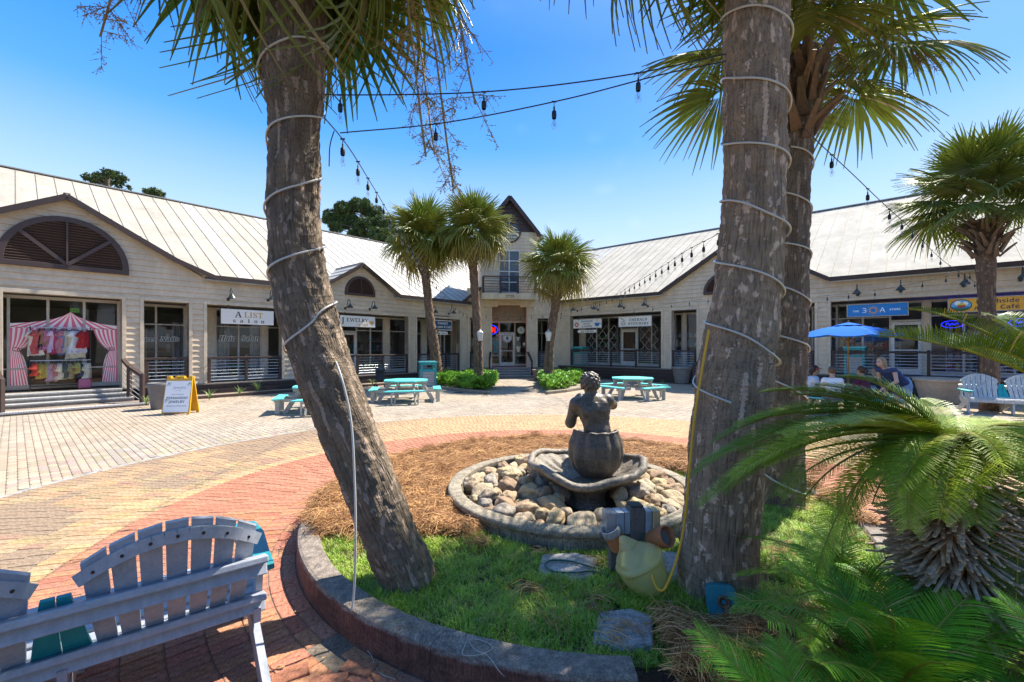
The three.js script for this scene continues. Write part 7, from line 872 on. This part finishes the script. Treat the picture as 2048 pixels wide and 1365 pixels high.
// ---------- shop window display, lettering on the glass, neon ----------
function decal(name, label, W, [x0, y0, x1, y1], d, pw, draw, cat = 'window lettering', o = {}) { const a = W.hit(x0, y0, d), b = W.hit(x1, y0, d), c = W.hit(x0, y1, d), w = b.x - a.x, h = a.y - c.y, ph = Math.round(pw * h / w); const m = new THREE.MeshStandardMaterial({ roughness: .6, alphaTest: .4, side: THREE.DoubleSide }); m.map = canvasTex(pw, ph, draw); m.transparent = true; const T = placed(name, label, cat, W, (a.x + b.x) / 2, (a.y + c.y) / 2, d); part('print', new THREE.PlaneGeometry(w, h), m, T); return T; }
decal('window_banner', 'pink and white striped circus tent print with tied curtains on the shop window', LW, [15, 611, 236, 776], -.725, 900, (x, w, h) => { const pk = '#f5748f', wt = '#fff2f0', gn = '#3e4a2c', ex = w * .535, ey = h * .05, L = w * .015, Rr = w * .985, yb = h * .26;
  const roof = new Path2D(); roof.moveTo(ex, ey); roof.quadraticCurveTo(ex - w * .13, h * .19, L, h * .215); roof.lineTo(L, yb); roof.lineTo(Rr, yb); roof.lineTo(Rr, h * .215); roof.quadraticCurveTo(ex + w * .13, h * .19, ex, ey); x.save(); x.clip(roof); x.fillStyle = wt; x.fillRect(0, 0, w, h); for (let i = 0; i < 22; i += 2) { x.fillStyle = pk; x.beginPath(); x.moveTo(ex, ey); x.lineTo(lerp(L - w * .1, Rr + w * .1, i / 22), yb + 30); x.lineTo(lerp(L - w * .1, Rr + w * .1, (i + 1) / 22), yb + 30); x.fill(); } x.restore();
  for (let i = 0; i < 20; i++) { x.fillStyle = i % 2 ? pk : wt; x.beginPath(); x.arc(lerp(L, Rr, (i + .5) / 20), yb, w * .024, 0, PI); x.fill(); } x.strokeStyle = gn; x.lineWidth = 4; x.beginPath(); for (let i = 0; i <= 80; i++) x.lineTo(lerp(L, Rr, i / 80), yb + 3 * Math.sin(i * 2.1)); x.stroke();
  for (const s of [1, -1]) { const bx_ = s > 0 ? L : Rr, p = new Path2D(); p.moveTo(bx_, yb + 10); p.lineTo(bx_ + s * w * .235, yb + 10); p.quadraticCurveTo(bx_ + s * w * .2, h * .46, bx_ + s * w * .075, h * .555); p.quadraticCurveTo(bx_ + s * w * .15, h * .66, bx_ + s * w * .15, h * .99); p.lineTo(bx_, h * .99); p.closePath(); x.save(); x.clip(p); x.fillStyle = wt; x.fillRect(0, 0, w, h); x.fillStyle = pk; for (let i = 0; i < 7; i++) { x.beginPath(); const t0 = bx_ + s * w * .044 * i, b0 = bx_ + s * w * .013 * i; x.moveTo(t0, yb); x.quadraticCurveTo(t0 * .8 + b0 * .2, h * .45, b0, h * .555); x.lineTo(b0 + s * w * .007, h * .555); x.quadraticCurveTo((t0 + s * w * .022) * .8 + b0 * .2, h * .45, t0 + s * w * .022, yb); x.fill(); x.beginPath(); x.moveTo(b0, h * .555); x.lineTo(b0 + s * w * .006, h * .555); x.lineTo(bx_ + s * w * (.026 * i + .013), h); x.lineTo(bx_ + s * w * .026 * i, h); x.fill(); } x.restore(); x.fillStyle = gn; for (let i = 0; i < 26; i++) { const t = i / 26; x.beginPath(); x.arc(bx_ + s * w * lerp(.085, .152, Math.sin(t * 1.57)), h * lerp(.57, .98, t), 4.5, 0, 7); x.fill(); } x.strokeStyle = '#8d5a60'; x.lineWidth = 6; x.beginPath(); x.ellipse(bx_ + s * w * .05, h * .535, w * .03, h * .022, .4, 0, 7); x.ellipse(bx_ + s * w * .085, h * .54, w * .025, h * .02, -.4, 0, 7); x.stroke(); }
  x.fillStyle = '#5f9a3d'; x.fillRect(ex - w * .005, 0, w * .085, h * .052); txt(x, 'FHD', ex + w * .036, h * .028, h * .04, '#24331c', 'sans-serif'); }, 'window print');
const scriptText = (s) => (x, w, h) => { x.font = `italic bold ${h * .8}px serif`; x.textAlign = 'center'; x.textBaseline = 'middle'; x.lineWidth = h * .10; x.strokeStyle = '#dfe6e2'; x.strokeText(s, w / 2, h / 2, w * .94); x.fillStyle = '#2a302c'; x.fillText(s, w / 2, h / 2, w * .94); };
decal('window_lettering', 'script word Hair on the salon window', LW, [436, 668, 470, 686], -1.235, 200, scriptText('Hair')); decal('window_lettering', 'script word Salon on the salon window', LW, [480, 668, 519, 686], -1.235, 220, scriptText('Salon'));
decal('window_lettering', 'script word Nails on the narrow left window', LW, [314, 671, 362, 686], -1.235, 220, scriptText('Nails')); decal('window_lettering', 'cut off script word ending in ures on the narrow left window', LW, [284, 671, 310, 686], -1.235, 140, scriptText('ures'));
decal('window_lettering', 'dark red word Salads on the store window behind the umbrella', RW, [1733, 686, 1778, 698], -.88, 220, (x, w, h) => { txt(x, 'SALADS', w / 2, h / 2, h * .8, '#7a1f20', 'serif', { style: 'italic bold', max: w * .95 }); });
const disc = (bg, fg, s) => (x, w, h) => { x.fillStyle = bg; x.beginPath(); x.arc(w / 2, h / 2, w * .48, 0, 7); x.fill(); x.strokeStyle = fg; x.lineWidth = w * .03; x.beginPath(); x.arc(w / 2, h / 2, w * .42, 0, 7); x.stroke(); x.fillStyle = fg; if (s === 'cup') { x.beginPath(); x.moveTo(w * .38, h * .42); x.lineTo(w * .62, h * .42); x.lineTo(w * .58, h * .72); x.lineTo(w * .42, h * .72); x.fill(); txt(x, 'SEAGROVE', w * .5, h * .28, h * .12, fg, 'sans-serif', { max: w * .6 }); } else if (s === 'donut') { x.globalCompositeOperation = 'destination-out'; x.beginPath(); x.arc(w / 2, h / 2, w * .13, 0, 7); x.fill(); x.globalCompositeOperation = 'source-over'; } else { x.fillRect(w * .3, h * .48, w * .4, h * .06); x.fillRect(w * .44, h * .26, w * .12, h * .14); } };
for (const [l, cx, cy, r, bg, fg, k] of [['round pale sticker with a cup on the entrance door', 1014.5, 675.5, 10.2, '#c9ced6', '#3d4750', 'cup'], ['round pale sticker on the glass right of the entrance door', 1042, 661, 7.8, '#c3d6d6', '#47616a', 'bar'], ['upper teal doughnut sticker left of the entrance door', 991, 687, 6.2, '#4d9b9f', '#2c6a70', 'donut'], ['lower teal doughnut sticker left of the entrance door', 991.5, 701, 5.4, '#4d9b9f', '#2c6a70', 'donut'], ['small grey doughnut sticker under the neon sign', 994.5, 671.5, 3, '#9fb0b0', '#50605f', 'donut']]) decal('window_sticker', l, CW, [cx - r, cy - r, cx + r, cy + r], -1.10, 128, disc(bg, fg, k), 'sticker');
for (const [l, x0, y0, x1, y1] of [['white cup shaped sticker, lowest, right of the entrance door', 1032, 693, 1041, 705], ['white cup shaped sticker at the right edge of the door glass', 1045, 685, 1051, 693], ['white bowl shaped sticker under the round one right of the door', 1032, 674, 1040, 682]]) decal('window_sticker', l, CW, [x0, y0, x1, y1], -1.10, 64, (x, w, h) => { x.fillStyle = '#d9dcdc'; x.beginPath(); x.moveTo(w * .05, h * .05); x.lineTo(w * .95, h * .05); x.lineTo(w * .75, h * .95); x.lineTo(w * .25, h * .95); x.fill(); }, 'sticker');
{ const T = placed('neon_sign', 'red and blue neon OPEN sign left of the entrance door', 'neon sign', CW, CW.s(977, -1.22), CW.y(977, 660, -1.22), -1.22); const red = new THREE.MeshStandardMaterial({ color: 0x400000, emissive: 0xff1808, emissiveIntensity: 2.2 }), blue = new THREE.MeshStandardMaterial({ color: 0x000040, emissive: 0x1030ff, emissiveIntensity: 2.2 }); const r = .016, seg = (a) => { const g = []; for (let i = 0; i + 1 < a.length; i++) g.push(rod(V(...a[i], 0), V(...a[i + 1], 0), r, r, 6)); return g; }; const E = .17, w = .115;
  part('neon_letter', new THREE.TorusGeometry(.085, r, 6, 20).scale(.75, 1.9, 1).translate(-.40, 0, 0), red, T); part('neon_letter', seg([[-.22, -E], [-.22, E], [-.12, E], [-.10, .09], [-.12, 0], [-.22, 0]]), red, T); part('neon_letter', [...seg([[.14, E], [.02, E], [.02, -E], [.14, -E]]), ...seg([[.02, 0], [.12, 0]])], red, T); part('neon_letter', seg([[.26, -E], [.26, E], [.42, -E], [.42, E]]), red, T); part('neon_ring', new THREE.TorusGeometry(.5, .014, 6, 44).scale(1.22, .66, 1), blue, T); part('back_board', rb(1.2, .66, .02, .01, 0, 0, -.03), M.black, T);
  const p = new THREE.PointLight(0xff3018, .6, 4); p.position.set(0, 0, .08); p.castShadow = true; p.name = 'neon_light'; T.add(p); }
{ const blue = new THREE.MeshStandardMaterial({ color: 0x000030, emissive: 0x1828ff, emissiveIntensity: 1.6 }); for (const [cx, cy, l] of [[1905, 649, 'blue neon oval in the cafe window left of the palm'], [2043, 645, 'blue neon oval in the cafe window at the right edge']]) { const T = placed('neon_sign', l, 'neon sign', RW, RW.s(cx, -1.0), RW.y(cx, cy, -1.0), -1.0); part('neon_ring', new THREE.TorusGeometry(.3, .012, 6, 36).scale(1, .46, 1), blue, T); part('neon_letter', tube([V(-.18, -.02, 0), V(-.12, .06, 0), V(-.08, -.04, 0), V(0, .04, 0), V(.05, -.03, 0), V(.12, .04, 0), V(.18, 0, 0)], .009, 30, 5), blue, T); const p = new THREE.PointLight(0x3040ff, .4, 3); p.position.set(0, 0, .08); p.castShadow = true; p.name = 'neon_light'; T.add(p); } }
// clothes rack in front of the left shop window
{ const d = -.42, W = LW, xs = (px) => W.s(px, d), T = placed('clothes_rack', 'metal double clothes rack in front of the striped window print', 'clothes rack', W, xs(122), .47, d); const c = xs(122), hw = xs(180) - c, y1 = W.y(122, 656, d) - .47, y2 = W.y(122, 721, d) - .47; part('bar', [rod(V(-hw, y1, 0), V(hw, y1, 0), .014), rod(V(-hw, y2, .06), V(hw, y2, .06), .014)], M.steel, T); for (const s of [-1, 1]) part('upright', [rod(V(s * hw, .05, 0), V(s * hw, y1 + .03, 0), .016), rod(V(s * hw, .05, -.25), V(s * hw, .05, .25), .016)], M.iron, T); part('shelf', bx(hw * 2, .02, .3, 0, .16, 0), M.iron, T);
  const dress = (L, w, fl) => { const sh = new THREE.Shape(); sh.moveTo(-.05, 0); sh.lineTo(-w * .5, -.04); sh.lineTo(-w * .72, -.2); sh.lineTo(-w * .52, -.23); sh.lineTo(-w * .42, -.16); sh.quadraticCurveTo(-w * .36, -L * .5, -w * fl * .5, -L); for (let i = 1; i <= 5; i++) sh.lineTo(-w * fl * .5 + w * fl * i / 5, -L + (i % 2 ? .025 : 0)); sh.quadraticCurveTo(w * .36, -L * .5, w * .42, -.16); sh.lineTo(w * .52, -.23); sh.lineTo(w * .72, -.2); sh.lineTo(w * .5, -.04); sh.lineTo(.05, 0); sh.quadraticCurveTo(0, -.06, -.05, 0); const g = new THREE.ExtrudeGeometry(sh, { depth: .07, bevelEnabled: true, bevelSize: .012, bevelThickness: .02, bevelSegments: 2, steps: 2 }).translate(0, -.06, -.035); return warp(g, (v) => { v.z += .035 * Math.sin(v.x * 26 + v.y * 5); }); };
  const floral = tex(256, 256, (u, v) => { const k = N4(u, v, 26), q = N4(u + .5, v, 40); return k > .38 ? [.95, .9, .5] : k < -.4 ? [.35, .5, .3] : q > .5 ? [1, 1, 1] : [.9, .85, .85]; });
  const hang = tube([V(0, -.06, 0), V(0, 0, 0), V(.015, .035, 0), V(0, .05, 0), V(-.014, .035, 0)], .004, 12, 5), gs = [dress(.88, .34, 1.3), dress(.62, .36, 1.0), dress(.95, .32, 1.5), dress(.45, .30, 1.05), dress(.38, .28, 1.2)];
  const A = [[[.70, .68, .62], 'white dress with red trim'], [[.62, .12, .15], 'red and white dress'], [[.02, .02, .025], 'black sequinned top'], [[.30, .17, .10], 'brown dress'], [[.55, .22, .42], 'lilac pink dress'], [[.62, .45, .62], 'pale lilac full dress'], [[.62, .10, .28], 'bright pink dress'], [[.60, .25, .38], 'pink patterned dress'], [[.12, .22, .48], 'blue dress'], [[.50, .46, .38], 'cream dress'], [[.72, .71, .68], 'white shirt dress'], [[.70, .72, .76], 'bluish white dress'], [[.55, .54, .66], 'pale lavender dress'], [[.48, .02, .035], 'deep red dress']];
  A.forEach(([c0, l], i) => { const x = lerp(xs(66), xs(167), i / 13), m = thing('hanging_garment', l + ' on the upper bar of the clothes rack', 'garment', W.world(x, .47 + y1 - .05, d), turnOf(W) + rr(.2, 1.2)); m.scale.set(rr(.8, 1.15), rr(.72, 1.05), 1.2); m.rotation.z = rr(-.08, .08); part('garment', gs[[0, 2, 1, 1, 0, 2, 0, 2, 0, 0, 2, 0, 0, 1][i]], mat(c0, .85, i % 3 === 1 || i === 6 ? { map: floral, sr: 1.6 } : { map: wear, sr: 3 }), m); part('hanger', hang, M.steel, m); });
  const Bc = [[[.55, .06, .05], 'red'], [[.60, .45, .12], 'mustard'], [[.45, .36, .10], 'olive'], [[.55, .46, .20], 'gold'], [[.50, .36, .55], 'lilac'], [[.55, .20, .30], 'rose'], [[.70, .68, .66], 'white'], [[.10, .12, .14], 'black'], [[.32, .30, .20], 'khaki'], [[.40, .16, .12], 'rust'], [[.42, .40, .16], 'moss'], [[.05, .07, .15], 'navy'], [[.62, .62, .66], 'grey white']];
  Bc.forEach(([c0, l], i) => { const x = lerp(xs(72), xs(172), i / 12), m = thing('hanging_garment', l + ' small garment on the lower bar of the clothes rack', 'garment', W.world(x, .47 + y2 - .05, d + .06), turnOf(W) + rr(.1, 1.2)); m.scale.set(rr(.75, 1.1), rr(.75, 1.25), 1.2); m.rotation.z = rr(-.1, .1); part('garment', gs[3 + i % 2], mat(c0, .85, { map: floral, sr: 2.2 }), m); part('hanger', hang, M.steel, m); });
  const b = thing('tote_bag', 'pink checked bag standing below the right end of the clothes rack', 'bag', W.world(xs(168), .47, d + .12), turnOf(W)); part('bag_body', warp(rb(.34, .34, .2, .06, 0, .19, 0), (v) => { v.x *= 1 - .25 * v.y; }), mat([.55, .16, .30], .7, { map: speck, sr: 4 }), b); part('handle', tube([V(-.1, .34, 0), V(-.07, .5, 0), V(.07, .5, 0), V(.1, .34, 0)], .012, 16, 6), M.black, b); }
// curtains and a little of what stands inside the shops
{ const cur = (W, x0, x1, y0, y1, d, l, c = [.55, .55, .56]) => { const a = W.s(x0, d), b = W.s(x1, d), g = new THREE.PlaneGeometry(b - a, y1 - y0, 48, 1); warp(g, (v) => { v.z = .04 * Math.sin(v.x * 38); }); const T = placed('curtain', l, 'curtain', W, (a + b) / 2, (y0 + y1) / 2, d); part('cloth', g, mat(c, .9, { phys: true, transmission: .4, thickness: 0, side: THREE.DoubleSide }), T); };
  cur(LW, 344, 367, .55, 2.9, -1.6, 'sheer grey curtain at the right of the narrow left window'); cur(LW, 432, 458, .55, 3.2, -1.6, 'sheer curtain at the left of the hair salon window'); cur(LW, 500, 520, .55, 3.2, -1.6, 'sheer curtain at the right of the hair salon window');
  const shelfy = (W, x, d, l, cols, base) => { const T = placed('display_shelf', l, 'shelf', W, W.s(x, d), base, d), w = 1.8; for (let r = 0; r < 4; r++) { part('shelf_board', bx(w, .04, .4, 0, .1 + r * .55, 0), M.frame, T); const g = []; for (let i = 0; i < 8; i++) { const h = rr(.12, .4); part('goods', rb(.14, h, .18, .02, -w / 2 + .14 + i * .22, .12 + r * .55 + h / 2, rr(-.08, .08)), mat(pick(cols), .7), T); } } for (const s of [-1, 1]) part('shelf_side', bx(.04, 2.3, .4, s * w / 2, 1.15, 0), M.frame, T); };
  const cols = [[.5, .45, .4], [.2, .35, .5], [.5, .15, .12], [.1, .3, .3], [.6, .55, .2], [.3, .2, .4], [.65, .65, .65]];
  shelfy(LW, 700, -4.6, 'goods shelf deep inside the jewelry shop', cols, .47); shelfy(LW, 757, -3.6, 'goods shelf by the right window of the jewelry shop', cols, .47); shelfy(LW, 340, -5, 'goods shelf inside the narrow left shop', cols, .47); shelfy(RW, 1700, -4.5, 'goods shelf inside the store with the blue sign, left one', cols, .73); shelfy(RW, 1752, -5, 'goods shelf inside the store with the blue sign, middle one', cols, .73); shelfy(RW, 1950, -4.8, 'goods shelf inside the orange sign cafe', cols, .73); shelfy(RW, 1380, -3.6, 'shelf with bright goods behind the narrow right window', [[.05, .25, .6], [.7, .7, .7], [.4, .55, .7]], .73); shelfy(RW, 1215, -5, 'goods shelf inside the lattice window shop', [[.1, .35, .15], [.5, .5, .45], [.2, .4, .2]], .73); shelfy(CW, 1043, -4, 'goods shelf right of the entrance door', cols, .6); shelfy(CW, 990, -4.4, 'goods shelf left of the entrance door', cols, .6); }
renderer.render(scene, camera);
